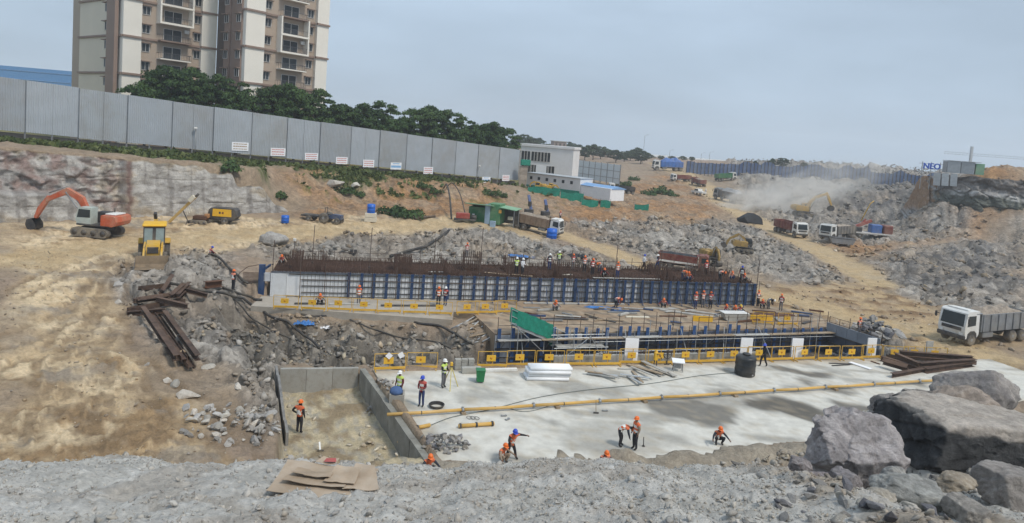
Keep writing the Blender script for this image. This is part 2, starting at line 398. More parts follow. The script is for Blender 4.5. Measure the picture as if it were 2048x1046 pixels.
def h_all(x, y, detail=True):
    x = np.asarray(x, float); y = np.asarray(y, float)
    z = h_base(x, y)
    rr = np.hypot(x, y); z = np.clip(z, -6, 30)*sstep(1100, 480, rr) - .055*np.maximum(0, rr-445)
    # bank up to the grey fence: sheer cut on the left, dirt slope to the right of it
    u, s = fenceuv(x, y)
    wob = .9*pn(x*.16, y*.16, 3)
    ztop = FZ0+(FZ1-FZ0)*np.clip(u, -.6, 1.15)
    cut = 1-sstep(.225, .315, u)
    s0 = 17.4*cut + (3.5)*(1-cut); s1 = 18.6*cut + (20+4*np.sin(u*9))*(1-cut)
    rampv = 1-sstep(0, 1, (s+wob*(1-cut)*2.2-s0)/(s1-s0))
    rampv = np.where(s < -25, 1-sstep(25, 60, -s), rampv)*(1-sstep(1.0, 1.25, u))
    z = z + (np.maximum(ztop, z)-z)*rampv
    # haul roads cut smooth; set out below as colour too
    rub = np.zeros_like(z)
    # foreground spoil heap on which the photographer stands
    y13 = 13+.5*pn(x*.35, y*0, 9)
    yc = y13+4.5*sstep(8.6, 9.8, x)-1.0*sstep(4.2, 5.6, x)*(1-sstep(8.4, 9.4, x))
    zc = 9.15+.075*np.clip(x, -20, 6)-.45*sstep(4.5, 7.5, x)+.16*pn(x*.45, x*0, 12)+.07*pn(x*1.7, x*0, 13)
    up = zc+.33*np.maximum(y13-y, 0)-.02*(np.maximum(0, 3-y))**2
    dn = zc-.92*(y-yc)-.12*np.maximum(0, y-yc-2)
    k = .35; hm = np.minimum(up, dn); fore = hm - k*np.log1p(np.exp(-np.abs(up-dn)/k))
    edge = sstep(70, 40, np.abs(x))
    fore = fore*edge-5*(1-edge)
    foremask = sstep(-.3, .5, fore-z)
    z = np.maximum(z, fore)
    dp_ = sdist(x, y, PIT); z = z + (np.minimum(z, -.1)-z)*(1-sstep(1.2, 3.5, dp_))*sstep(38.5, 40.5, y)
    dk_ = sdist(x, y, DECK); z = z + (np.minimum(z, -.45)-z)*(1-sstep(.7, 2.0, dk_))*(x < 2)*(y < 57.5)
    # excavations
    def dig(z, poly, lev, soft):
        d = sdist(x, y, poly); m = 1-sstep(-soft, 0.0, d)
        return z + (lev-z)*m, m
    nb = 1.2*pn(x*.3, y*.3, 21)
    d = sdist(x+.8*pn(x*.5, y*.5, 22), y+.8*pn(x*.5, y*.5, 23), RUB); mr = 1-sstep(-1.8, .15, d)
    z = z + (-1.5+.5*nb*.6-z)*mr
    z, mt = dig(z, TRENCH, -2.25, .6)
    d = sdist(x, y, PIT); mp_ = 1-sstep(.12, .42, d)
    z = z + (-1.35-z)*mp_
    ds = sdist(x, y, SLAB); z = z + (np.minimum(z, -.4)-z)*(1-sstep(-.95, -.15, ds))
    dd = sdist(x, y, DECK); z = np.where(dd < -.3, np.minimum(z, -.5), z)
    for hx, hy, hh, rx, ry in HEAPS:
        q = ((x-hx)/rx)**2+((y-hy)/ry)**2
        z = np.where(q < 4, np.maximum(z, hh*np.exp(-q*1.2)*(1+.25*pn(x*1.5, y*1.5, 31))-.05+0*z), z)
    return z, dict(u=u, s=s, cut=cut, ramp=rampv, fore=foremask, rub=mr, trench=mt, pit=mp_, slab=ds, deck=dd)
def hfull(x, y): return ground_fields(np.asarray(x, float), np.asarray(y, float))[0]
def hsm(x, y): return float(h_all(np.array([x], float), np.array([y], float))[0][0])
def hgt(x, y): return float(hfull([x], [y])[0])

# ------------------------------------------------------------------ ground: surface zones (world outlines), colour and roughness
TRACKS = [(PP(p, 1.4), 1) for p in ([(140,905),(165,720),(235,575),(330,500),(480,468),(700,452)], [(70,830),(150,640),(240,530),(430,475),(800,450)], [(210,890),(340,850),(420,905)], [(40,740),(150,700),(260,720),(380,800),(480,880)],
          [(20,600),(110,560),(220,520),(360,485)], [(110,912),(120,780),(170,680),(240,600)], [(270,900),(290,820),(240,720),(210,640)], [(0,690),(120,640),(200,590),(250,535)], [(180,912),(240,860),(330,830),(430,850)],[(560,470),(420,480),(330,492),(250,500),(140,505)],[(600,462),(430,470),(300,478),(150,485)],
          [(1500,600),(1650,605),(1800,640),(1960,700)], [(1560,575),(1700,590),(1850,640)], [(1760,560),(1740,590),(1800,625),(1930,660)], [(1290,350),(1425,400),(1560,463),(1700,532),(1760,566)], [(1050,458),(1180,490),(1345,542)])]
Z_SAND = [PP([(0,455),(126,462),(285,445),(560,447),(960,440),(1040,452),(860,462),(640,472),(500,496),(420,508),(345,505),(250,535),(225,575),(215,640),
              (270,700),(330,755),(380,790),(400,860),(520,905),(560,925),(0,930)], 1.6)]
Z_GREY = [PP([(480,470),(620,462),(860,455),(1000,460),(1060,470),(1200,500),(1320,540),(1320,560),(560,520),(470,510)], 1.1),
          PP([(1120,455),(1250,448),(1390,455),(1460,440),(1560,475),(1640,515),(1700,560),(1640,565),(1520,545),(1420,530),(1330,520),(1220,492)], .6),
          PP([(1740,518),(1800,498),(1930,490),(2048,486),(2048,640),(1930,620),(1830,585),(1760,555)], 1.0),
          PP([(230,530),(340,505),(450,505),(480,560),(560,625),(430,640),(420,700),(330,680),(250,640),(220,580)], 1.2),
          PP([(400,640),(480,620),(560,740),(590,880),(540,860),(480,800),(420,770),(350,740),(330,690)], .6),
          PP([(1450,340),(1600,350),(1860,366),(1930,390),(1930,470),(1830,475),(1700,470),(1610,455),(1540,430),(1480,400)], 2.0),
          PP([(1690,640),(1830,640),(1850,700),(1700,720)], 0)]
Z_DARK = [PP([(1660,400),(1780,385),(1840,390),(1830,440),(1740,445),(1660,450)], 2), PP([(1750,510),(1860,500),(2048,500),(2048,570),(1900,580),(1800,560)], 1)]
Z_ORNG = [PP([(1630,487),(1720,470),(1800,461),(1930,452),(2048,452),(2048,480),(1930,486),(1800,494),(1740,514),(1680,508)], .8), PP([(1230,430),(1400,440),(1470,455),(1380,470),(1250,468),(1150,462)], 1.2),
          PP([(560,330),(700,350),(860,380),(1000,385),(1040,400),(900,437),(640,440),(585,430)], 3.0),
          PP([(1040,385),(1250,375),(1330,350),(1400,380),(1460,420),(1400,455),(1180,465),(1100,450)], 2.0)]
def srgb(h):
    c = [int(h[i:i+2], 16)/255 for i in (0, 2, 4)]
    return np.array([v/12.92 if v <= .04045 else ((v+.055)/1.055)**2.4 for v in c])
C_DEF, C_SAND, C_SAND2 = srgb('94836f'), srgb('c3ab88'), srgb('947a5a')
C_GREY, C_GREY2, C_DARKR = srgb('8b857d'), srgb('a39d95'), srgb('5c5a59')
C_ORNG, C_ORNG2, C_PINK = srgb('a17c57'), srgb('84664a'), srgb('917f70')
C_ROAD, C_ROAD2 = srgb('bfa985'), srgb('a68c68')
C_GRASS, C_GRASS2 = srgb('3d5222'), srgb('6a6a35')
C_GRAV, C_GRAV2, C_GRAV3 = srgb('bfbbb3'), srgb('d0cdc8'), srgb('a3988a')
C_PITF, C_RUB = srgb('bbad90'), srgb('78736b')
C_SITE = srgb('b39b78')
def lerp(a, b, t): return a + (b-a)*t[..., None]

def ground_fields(x, y):
    z, f = h_all(x, y)
    wx = x + 2.2*fbm(x*.12, y*.12, 41, 3); wy = y + 2.2*fbm(x*.12, y*.12, 45, 3)
    n1 = fbm(x*.09, y*.09, 50, 5); n2 = fbm(x*.5, y*.5, 56, 4); n3 = fbm(x*1.9, y*1.9, 61, 3)
    D = np.hypot(x, y)
    ms = np.zeros_like(x); mg = np.zeros_like(x); mo = np.zeros_like(x); md = np.zeros_like(x)
    sc = np.clip(D/60, .4, 2.0)
    for p in Z_SAND: ms = np.maximum(ms, 1-sstep(-1.6, 1.2, sdist(wx, wy, p)/sc))
    for p in Z_GREY: mg = np.maximum(mg, 1-sstep(-1.6, 1.4, sdist(wx, wy, p)/sc))
    for p in Z_DARK: md = np.maximum(md, 1-sstep(-3, 2, sdist(wx, wy, p)/sc))
    for p in Z_ORNG: mo = np.maximum(mo, 1-sstep(-3, 2, sdist(wx, wy, p)/sc))
    r1 = 1-sstep(1.6, 3.6, ldist(wx*.35+x*.65, wy*.35+y*.65, ROAD1)/np.clip(D/110, .8, 1.8))
    r2 = 1-sstep(1.5, 3.0, ldist(wx*.3+x*.7, wy*.3+y*.7, ROAD2))
    r3 = 1-sstep(2.2, 4.6, ldist(wx*.3+x*.7, wy*.3+y*.7, ROAD3))
    road = np.maximum(np.maximum(r1, r2), r3*.9)
    site = 1-sstep(-2.5, 1.5, sdist(wx, wy, SITE))
    col = np.empty(x.shape+(3,)); col[:] = C_DEF
    col = lerp(col, C_PINK, np.clip(n1*.8+.3, 0, 1)*.6)
    far = sstep(300, 420, y); col = lerp(col, srgb('9b8573'), far*.8)
    tanm = np.clip(.5+n1*1.2+n2*.5, 0, 1)
    col = lerp(col, C_ORNG*(1-tanm[...,None]*.25)+C_ORNG2*(tanm[...,None]*.25), mo*np.clip(.55+n1*.9+n2*.45, .15, 1))
    col = lerp(col, C_GREY*(1-.5*tanm[...,None])+C_GREY2*(.5*tanm[...,None]), mg*np.clip(.85+n1*.4, .4, 1))
    col = lerp(col, C_DARKR, md*np.clip(.45+n2*.9+n1*.4, 0, 1))
    # left working plateau: pale sand with damp brown tracks
    col = lerp(col, C_SAND, ms*np.clip(.9+n1*.3, .5, 1))
    ang = rad(40)
    tx = x*math.cos(ang)+y*math.sin(ang); ty = -x*math.sin(ang)+y*math.cos(ang)
    trk = fbm(wx*.16+.25*n2, wy*.30, 71, 5)
    blot = fbm(tx*.10+3, ty*.42+.5*n1, 74, 5)
    col = lerp(col, C_SAND2, ms*(1-r3*.4)*sstep(.0, .4, blot+.35*n2)*.85)
    col = lerp(col, srgb('dfcaa8'), ms*sstep(.02, .40, -trk+.35*n3)*.7)
    col = lerp(col, srgb('9c8f7f'), ms*sstep(.05, .4, fbm(x*.45, y*.45, 221, 4)-.2)*.6)
    sp = fbm(x*2.3, y*2.3, 225, 3); col = lerp(col, srgb('6f5d48'), ms*sstep(.28, .6, sp)*.55)
    tk = np.zeros_like(x)
    for tp, tw in TRACKS:
        dl = ldist(x+.25*wx-.25*x, y+.25*wy-.25*y, tp)
        for o in (.95,):
            tk = np.maximum(tk, 1-sstep(.18, .36, np.abs(dl-o)))
    tk = tk*np.clip(.7+n2*.9+n3*.4, 0, 1)*(D > 20)*(1-f['fore'])*(1-f['pit'])*(1-sstep(-.5, .5, -f['deck']))
    col = lerp(col, srgb('7c6850'), tk*.7)
    col = lerp(col, C_GREY, ms*sstep(.25, .7, fbm(x*.2, y*.35, 201, 4)+.25*n3)*.55)
    col = lerp(col, C_SITE, site*np.clip(.7+n2*.6, .1, 1))
    dpat = fbm(x*.25+y*.06, y*.5, 77, 4)
    col = lerp(col, srgb('7a6147'), site*sstep(.0, .45, dpat)*.85)
    rt = np.clip(.5+n2*.9+n3*.3, 0, 1)
    col = lerp(col, C_ROAD*(1-rt[...,None]*.55)+C_ROAD2*(rt[...,None]*.55), road*np.clip(.85+.4*n2, .3, 1))
    # grass: along the foot of the fence and down the top of the bank
    u, s = f['u'], f['s']
    gs = (1-sstep(4.5, 8.5, s+2.6*n2+6*n1-np.where(u < .32, 7.5*(1-sstep(.25,.33,u))*(.35+.65*sstep(.05,.2,u)), 0)))*sstep(.3, 1.6, s)*(1-sstep(.62, .9, u+.2*n1))
    tuft = sstep(.42, .7, n2+.8*n1)*(f['ramp'] > .02)*(s > 0)*(u < 1)*sstep(.3, .36, u)*.8
    gr = np.clip(np.maximum(gs, tuft*.8), 0, 1)*np.clip(.85+n3*.5, .2, 1)
    gr = gr*(1-f['fore'])
    g2 = np.clip(.4+n2*.9, 0, 1)
    col = lerp(col, C_GRASS*(1-g2[...,None]*.4)+C_GRASS2*(g2[...,None]*.4), gr)
    behind = sstep(-2, -6, s)*(u > -1)*(u < 1.2); col = lerp(col, C_GRASS2, behind*.7)
    # excavated rubble, pit floor, gravel heap
    col = lerp(col, C_RUB*(1+.35*n2[...,None]), f['rub']*.92)
    col = lerp(col, srgb('57504a'), f['trench']*.8)
    col = lerp(col, C_PITF, f['pit'])
    col = lerp(col, srgb('85745c'), f['pit']*sstep(-.05, .4, n2+n1*.4)*.8)
    col = lerp(col, srgb('9a968e'), f['pit']*sstep(.1, .45, n3-.5*n2)*.6)
    gv = np.clip(.5+n2*.9, 0, 1)
    grav = C_GRAV*(1-gv[...,None]*.6)+C_GRAV2*(gv[...,None]*.6)
    grav = lerp(grav, C_GRAV3, np.clip(sstep(.05, .5, n2-.4*n3)*.55 + sstep(1.5, 6, x)*sstep(13.5,10.5,y)*sstep(-.2,.4,n2)*.5, 0, 1))
    grav = lerp(grav, srgb('c9c6c0'), sstep(-5.4, -6.2, x+.5*n3)*sstep(9.5, 8.5, y+.4*n2)*.9)
    col = lerp(col, grav, f['fore'])
    heap = np.zeros_like(x)
    for hx, hy, hh, rx, ry in HEAPS: heap = np.maximum(heap, 1-sstep(.6, 2.0, ((x-hx)/rx)**2+((y-hy)/ry)**2))
    col = lerp(col, srgb('9a9284'), heap*.8)
    # relief
    rock = np.clip(mg*1.0+mo*.55+md+f['rub']*1.0+.35+far*0, 0, 1.3)
    calm = np.clip(np.maximum.reduce([ms*.92, road*.97, site*.85, f['fore'], f['pit']*.9, gr*.6]), 0, 1)
    rock = rock*(1-calm)
    hb, eb, tb = cellblock(x*.42+.4*n2, y*.42+.4*n1, 3)
    hb2, eb2, tb2 = cellblock(x*1.1+.3*n3, y*1.1, 8)
    lay = ridge(x*.10, y*.22, 81, 4)
    amp = np.clip(D/75, .25, 2.2)
    dz = rock*((hb-.5)*.52*eb + (hb2-.5)*.34*eb2*np.clip(70/D, .2, 1) + .75*lay*np.minimum(amp, 1.5) + .25*n2 - .35*(1-eb)*np.clip(mg+f['rub'],0,1))
    hbf, ebf, tbf = cellblock(x*.14, y*.14, 5)
    dz = dz + sstep(100, 170, D)*rock*((hbf-.5)*2.2*ebf)*np.clip(mg+md, 0, 1)
    dz = dz - .14*tk + ms*(.10*blot + .13*n2 + .10*n3 + .09*fbm(x*3.1, y*3.1, 211, 3)) + f['rub']*(.40*ridge(x*.45, y*.6, 215, 4)+.2*n2) + road*(.05*n2+.03*n3) + site*(.22*dpat+.06*n3) + gr*(.25*n2+.2*n3)
    hs, es, ts = cellblock(x*9, y*9, 14)
    dz = dz + f['fore']*(.07*n2+.05*n3+.035*fbm(x*6, y*6, 91, 3)+(hs-.5)*.04*es)
    dz = dz + f['pit']*(.10*n2+.05*n3+(hb2-.5)*.12*eb2)
    dz = dz + heap*(.1*n3)
    keep = np.where((f['slab'] < .3) | (f['deck'] < .6), 0, 1)
    zz = z + dz*keep
    zz = np.where(f['slab'] < -1.0, np.minimum(zz, -.3), zz)
    tint = 1 + rock[...,None]*((tb-.5)*.36*eb + (tb2-.5)*.30)[...,None]
    tint = tint + (f['fore']*(ts-.5)*.22)[...,None]
    col = np.clip(col*tint, .01, .85)
    col = lerp(col, srgb('4a4644'), np.clip((1-eb)*1.3-.35, 0, 1)*rock*.45)
    return zz, col, rock, calm, gr

m_ground = bpy.data.materials.new('ground_soil_and_rock'); m_ground.use_nodes = True
def _ground_mat():
    n, l = m_ground.node_tree.nodes, m_ground.node_tree.links
    b = n['Principled BSDF']; b.inputs['Roughness'].default_value = .95; b.inputs['Specular IOR Level'].default_value = .2
    at = n.new('ShaderNodeAttribute'); at.attribute_name = 'soil'
    ar = n.new('ShaderNodeAttribute'); ar.attribute_name = 'rockiness'
    tcn = n.new('ShaderNodeTexCoord')
    def noise(sc, det, rgh=.65):
        q = n.new('ShaderNodeTexNoise'); q.inputs['Scale'].default_value = sc; q.inputs['Detail'].default_value = det
        q.inputs['Roughness'].default_value = rgh; l.new(tcn.outputs['Object'], q.inputs['Vector']); return q
    a = noise(.9, 9, .72); c = noise(7.0, 8, .75)
    def mrng(src, lo, hi, f0=.28, f1=.72):
        q = n.new('ShaderNodeMapRange'); q.inputs['From Min'].default_value = f0; q.inputs['From Max'].default_value = f1
        q.inputs['To Min'].default_value = lo; q.inputs['To Max'].default_value = hi; l.new(src, q.inputs['Value']); return q
    r1 = mrng(a.outputs['Fac'], .76, 1.24); r2 = mrng(c.outputs['Fac'], .72, 1.28)
    mu = n.new('ShaderNodeMath'); mu.operation = 'MULTIPLY'; l.new(r1.outputs[0], mu.inputs[0]); l.new(r2.outputs[0], mu.inputs[1])
    # broken-stone cells
    vo = n.new('ShaderNodeTexVoronoi'); vo.inputs['Scale'].default_value = 2.6
    wv = n.new('ShaderNodeVectorMath'); wv.operation = 'ADD'
    wsc = n.new('ShaderNodeVectorMath'); wsc.operation = 'SCALE'; wsc.inputs['Scale'].default_value = .35
    l.new(a.outputs['Color'], wsc.inputs[0]); l.new(tcn.outputs['Object'], wv.inputs[0]); l.new(wsc.outputs[0], wv.inputs[1])
    l.new(wv.outputs[0], vo.inputs['Vector'])
    sepc = n.new('ShaderNodeSeparateColor'); l.new(vo.outputs['Color'], sepc.inputs[0])
    r3 = mrng(sepc.outputs[0], .72, 1.28, 0, 1)
    mxr = n.new('ShaderNodeMix'); mxr.data_type = 'FLOAT'; mxr.inputs['A'].default_value = 1.0
    l.new(ar.outputs['Fac'], mxr.inputs['Factor']); l.new(r3.outputs[0], mxr.inputs['B'])
    mu2 = n.new('ShaderNodeMath'); mu2.operation = 'MULTIPLY'; l.new(mu.outputs[0], mu2.inputs[0]); l.new(mxr.outputs[0], mu2.inputs[1])
    vm = n.new('ShaderNodeVectorMath'); vm.operation = 'SCALE'; l.new(at.outputs['Color'], vm.inputs[0]); l.new(mu2.outputs[0], vm.inputs['Scale'])
    l.new(vm.outputs[0], b.inputs['Base Color'])
    ad = n.new('ShaderNodeMath'); ad.operation = 'ADD'
    hm = n.new('ShaderNodeMath'); hm.operation = 'MULTIPLY'; hm.inputs[1].default_value = 3.0
    l.new(a.outputs['Fac'], hm.inputs[0]); l.new(hm.outputs[0], ad.inputs[0]); l.new(c.outputs['Fac'], ad.inputs[1])
    vh = n.new('ShaderNodeMath'); vh.operation = 'MULTIPLY'; l.new(sepc.outputs[1], vh.inputs[0]); l.new(ar.outputs['Fac'], vh.inputs[1])
    ad2 = n.new('ShaderNodeMath'); ad2.operation = 'ADD'; l.new(ad.outputs[0], ad2.inputs[0]); l.new(vh.outputs[0], ad2.inputs[1])
    bp = n.new('ShaderNodeBump'); bp.inputs['Strength'].default_value = .8; bp.inputs['Distance'].default_value = .10
    l.new(ad2.outputs[0], bp.inputs['Height']); l.new(bp.outputs[0], b.inputs['Normal'])
_ground_mat()

def build_ground():
    cy0 = -4.0
    rs = [3.0]
    while rs[-1] < 330: rs.append(rs[-1]*1.0082)
    while rs[-1] < 1450: rs.append(rs[-1]*1.07)
    rs = np.array(rs); na = 800
    an = np.linspace(rad(-58), rad(58), na)
    A, Rr = np.meshgrid(an, rs)
    x = (np.sin(A)*Rr).ravel(); y = (np.cos(A)*Rr + cy0).ravel()
    z, col, rock, calm, gr = ground_fields(x, y)
    nr, nv = len(rs), len(x)
    me = bpy.data.meshes.new('ground')
    idx = np.arange(nv).reshape(nr, na)
    q = np.stack([idx[:-1,:-1], idx[:-1,1:], idx[1:,1:], idx[1:,:-1]], -1).reshape(-1, 4)[:, ::-1]
    me.vertices.add(nv); me.vertices.foreach_set('co', np.stack([x, y, z], -1).ravel().astype(np.float32))
    nf = len(q)
    me.loops.add(nf*4); me.loops.foreach_set('vertex_index', q.ravel().astype(np.int32))
    me.polygons.add(nf); me.polygons.foreach_set('loop_start', (np.arange(nf)*4).astype(np.int32)); me.polygons.foreach_set('loop_total', np.full(nf, 4, np.int32))
    sm = np.ones(nf, bool); me.polygons.foreach_set('use_smooth', sm)
    a = me.attributes.new('soil', 'FLOAT_COLOR', 'POINT')
    a.data.foreach_set('color', np.concatenate([col, np.ones((nv,1))], 1).ravel().astype(np.float32))
    a = me.attributes.new('rockiness', 'FLOAT', 'POINT'); a.data.foreach_set('value', np.clip(rock, 0, 1).astype(np.float32))
    me.update(); me.validate()
    me.materials.append(m_ground)
    link_mesh('ground', me, kind='structure')
build_ground()
# ------------------------------------------------------------------ slab, raft deck, retaining walls
def sheet(name, poly, z0, z1, step, stainf, mat, **kw):
    """flat concrete sheet cut into a fine grid so that stains can be set per vertex"""
    bm = bmesh.new()
    f = bm.faces.new([bm.verts.new((x, y, z1)) for x, y in poly])
    xs = [p[0] for p in poly]; ys = [p[1] for p in poly]
    for ax, lo, hi in ((0, min(xs), max(xs)), (1, min(ys), max(ys))):
        t = lo+step
        while t < hi:
            no = (1,0,0) if ax == 0 else (0,1,0); co = (t,0,0) if ax == 0 else (0,t,0)
            bmesh.ops.bisect_plane(bm, geom=bm.verts[:]+bm.edges[:]+bm.faces[:], plane_co=co, plane_no=no)
            t += step
    me = bpy.data.meshes.new(name)
    r = bmesh.ops.extrude_face_region(bm, geom=[e for e in bm.edges if e.is_boundary])
    for v in [g for g in r['geom'] if isinstance(g, bmesh.types.BMVert)]: v.co.z = z0
    bmesh.ops.recalc_face_normals(bm, faces=bm.faces); bm.to_mesh(me); bm.free()
    nv = len(me.vertices); co = np.empty(nv*3); me.vertices.foreach_get('co', co); co = co.reshape(-1, 3)
    col, rk = stainf(co[:,0], co[:,1])
    a = me.attributes.new('soil', 'FLOAT_COLOR', 'POINT'); a.data.foreach_set('color', np.concatenate([np.clip(col,.01,.9), np.ones((nv,1))],1).ravel().astype(np.float32))
    a = me.attributes.new('rockiness', 'FLOAT', 'POINT'); a.data.foreach_set('value', np.zeros(nv, np.float32))
    me.materials.append(mat)
    return link_mesh(name, me, **kw)

m_slab = bpy.data.materials.new('pale_screed_concrete'); m_slab.use_nodes = True
def _slab_mat():
    n, l = m_slab.node_tree.nodes, m_slab.node_tree.links
    b = n['Principled BSDF']; b.inputs['Roughness'].default_value = .85; b.inputs['Specular IOR Level'].default_value = .25
    at = n.new('ShaderNodeAttribute'); at.attribute_name = 'soil'; t = n.new('ShaderNodeTexCoord')
    q = n.new('ShaderNodeTexNoise'); q.inputs['Scale'].default_value = 1.3; q.inputs['Detail'].default_value = 10; q.inputs['Roughness'].default_value = .72
    l.new(t.outputs['Object'], q.inputs['Vector'])
    r = n.new('ShaderNodeMapRange'); r.inputs['From Min'].default_value = .3; r.inputs['From Max'].default_value = .7
    r.inputs['To Min'].default_value = .82; r.inputs['To Max'].default_value = 1.14; l.new(q.outputs['Fac'], r.inputs['Value'])
    vm = n.new('ShaderNodeVectorMath'); vm.operation = 'SCALE'; l.new(at.outputs['Color'], vm.inputs[0]); l.new(r.outputs[0], vm.inputs['Scale'])
    l.new(vm.outputs[0], b.inputs['Base Color'])
    bp = n.new('ShaderNodeBump'); bp.inputs['Distance'].default_value = .02; bp.inputs['Strength'].default_value = .6
    l.new(q.outputs['Fac'], bp.inputs['Height']); l.new(bp.outputs[0], b.inputs['Normal'])
_slab_mat()
STAINS = [([(1290,802),(1380,795),(1460,815),(1482,850),(1440,858),(1330,835)], .85),
          ([(1470,798),(1561,793),(1614,806),(1662,833),(1694,836),(1692,850),(1654,858),(1622,843),(1561,824),(1488,812)], 1.0),
          ([(1300,790),(1480,790),(1520,815),(1400,815)], .5),
          ([(1652,798),(1708,806),(1775,822),(1748,834),(1694,820)], .9), ([(1427,733),(1470,738),(1474,748),(1440,742)], .7),
          ([(1534,728),(1614,742),(1672,748),(1632,755),(1561,743)], .95), ([(1582,750),(1641,763),(1627,772),(1598,761)], .8),
          ([(1668,771),(1726,790),(1690,790),(1640,778)], .8), ([(1775,793),(1825,809),(1790,808)], .8), ([(1085,766),(1250,776),(1230,790),(1110,786)], .55),
          ([(915,788),(1010,783),(1015,803),(930,806)], .4), ([(1150,850),(1300,840),(1340,900),(1200,915),(1120,890)], .35), ([(880,870),(960,905),(900,912)], .2),
          ([(1800,765),(1860,762),(1860,775)], .7)]
STAINS = [(PP(p), a) for p, a in STAINS]
def slab_stain(x, y):
    wx = x+.7*fbm(x*.3, y*.5, 101, 4); wy = y+.5*fbm(x*.3, y*.5, 105, 4)
    m = np.zeros_like(x)
    for p, a in STAINS: m = np.maximum(m, a*(1-sstep(-.3, .4, sdist(wx, wy, p))))
    f = fbm(x*.22+y*.1, y*.6, 110, 5)
    m = np.maximum(m, .5*sstep(.08, .55, f))
    g2 = fbm(x*1.1, y*1.6, 116, 4)
    col = lerp(np.tile(srgb('c8c5bc'), (len(x), 1)), srgb('625e57'), m)
    col = lerp(col, srgb('a89a82'), sstep(.12, .5, g2)*.35)
    back = 1-sstep(0, 1.6, (y-41.9)*-.96+(x+8)*.27)
    col = lerp(col, srgb('9c8468'), back*sstep(-.3, .3, f+.2)*.6)
    col = lerp(col, srgb('a39781'), sstep(-1.2, 0, sdist(wx, wy, SLAB))*.5)
    return col, m
sheet('concrete_slab', SLAB, -.5, 0.0, .4, slab_stain, m_slab, kind='structure')
WA0, WA1 = Vector((-20.28, 57.65, 0)), Vector((25.62, 67.9, 0))     # foot of the far formwork wall
ADIR = (WA1-WA0).normalized(); ANRM = Vector((ADIR.y, -ADIR.x, 0)); ALEN = (WA1-WA0).length
BF0, BF1 = Vector((-.48, 51.35, 0)), Vector((29.81, 60.92, 0))      # top front edge of the near formwork
BDIR = (BF1-BF0).normalized(); BNRM = Vector((BDIR.y, -BDIR.x, 0)); BLEN = (BF1-BF0).length
def deck_stain(x, y):
    f = fbm(x*.3, y*.8, 120, 5); g = fbm(x*1.2, y*1.5, 126, 3)
    left = 1-sstep(-6, -2.5, x)
    col = lerp(np.tile(srgb('97816a'), (len(x), 1)), srgb('b3a58f'), np.clip(.4+f, 0, 1)*.7)
    col = lerp(col, srgb('5c544c'), sstep(.0, .4, g+.5*f)*.75)
    col = lerp(col, srgb('a9a297'), left*.85)
    return col, f
sheet('raft_deck', DECK, -2.4, 0.0, .5, deck_stain, m_slab, kind='structure')
# raised raft on the deck: block of concrete with a rusty top mat of bars
RTOP = 2.15
def aw(t, d, z): return WA0 + ADIR*t - ANRM*d + Vector((0, 0, z))
blk = empty('raft_block', aw(0, 0, 0), math.atan2(ADIR.y, ADIR.x), 'long raised raft topped with a dense brown mat of reinforcing bars', 'raft block')
mb = MB(); mb.box((ALEN/2, 2.85, RTOP/2-.06), (ALEN-.3, 5.2, RTOP-.12)); mb.build('core', m_conc, blk)
random.seed(3)
mb = MB()
t = .15
while t < ALEN-.1:
    h = RTOP+random.uniform(-.02, .05); mb.bar((t, .25, h), (t+random.uniform(-.05,.05), 5.5, h), .035); t += .2
for i in range(27):
    y = .3+i*.2; mb.bar((.1, y, RTOP+.06), (ALEN-.15, y, RTOP+.06), .035)
for i in range(4200):
    t = random.uniform(.2, ALEN-.2); y = random.choice((random.uniform(.2, .7), random.uniform(.2, 5.4), random.uniform(4.8, 5.5))); hh = random.uniform(.12, .5)+.7*max(0, math.sin(t*.55)+math.sin(t*1.7+1)-.6)*random.random()
    mb.bar((t, y, RTOP-.05), (t+random.uniform(-.04,.04), y, RTOP+hh), .03)
mb.build('bar_mat', m_rebar, blk, kind='stuff')
for nm, tt, yy, w, d, hh, dens in [('starter_bars',1.6,.9,.9,.8,1.75,1.3),('starter_bars',10.6,1.3,1.5,.9,1.5,1.3),('starter_bars',17.2,2.2,1.6,1.4,1.9,.6),('starter_bars',21.3,2.4,1.9,1.5,1.6,.55),('starter_bars',26.5,3.4,2.6,1.2,1.0,.5),('starter_bars',36.5,3.0,2.4,1.4,1.0,.5),('starter_bars',41.5,2.6,2.2,1.6,1.1,.6),
                                   ('starter_bars',30.5,2.6,1.2,1,.9,.3)]:
    mb = MB(); nx = max(3, int(w/.1*dens)); ny = max(3, int(d/.16*dens))
    for i in range(nx):
        for j in range(ny):
            if 0 < i < nx-1 and 0 < j < ny-1: continue
            x = tt+w*i/(nx-1); y = yy+d*j/(ny-1); mb.bar((x, y, RTOP-.1), (x+random.uniform(-.03,.03), y, RTOP+hh*random.uniform(.9,1.05)), .045)
    for k in range(int(9*max(.5,dens))):
        z = RTOP+.12+k*hh/9/max(.5,dens)*.95
        for a, b in (((0,0),(1,0)),((1,0),(1,1)),((1,1),(0,1)),((0,1),(0,0))): mb.bar((tt+w*a[0], yy+d*a[1], z), (tt+w*b[0], yy+d*b[1], z), .03)
    mb.build(nm, m_rebar, blk)
# planks and scraps lying on the mat
for i, (tt, yy, L, rz, mt) in enumerate([(20.2,1.0,2.4,-.35,m_wood),(22.5,.5,2,-.3,m_wood),(33,.35,7,.02,m_board),(14.5,.9,1.6,.1,m_board),(27.2,1.2,1.0,.2,m_cream)]):
    p = aw(tt, yy, RTOP+.16+.01*i)
    mb = MB(); mb.box((0,0,0), (L, .26, .05)); mb.build('plank', mt, label=['pale plank lying slantwise on the brown bar mat beside a column cage','short plank on the bar mat right of the slanting one','long grey plank along the front rim of the raft','small grey board on the left half of the bar mat','pale yellow sheet lying on the middle of the bar mat'][i], cat='plank', loc=p, rz=rz+math.atan2(ADIR.y, ADIR.x))

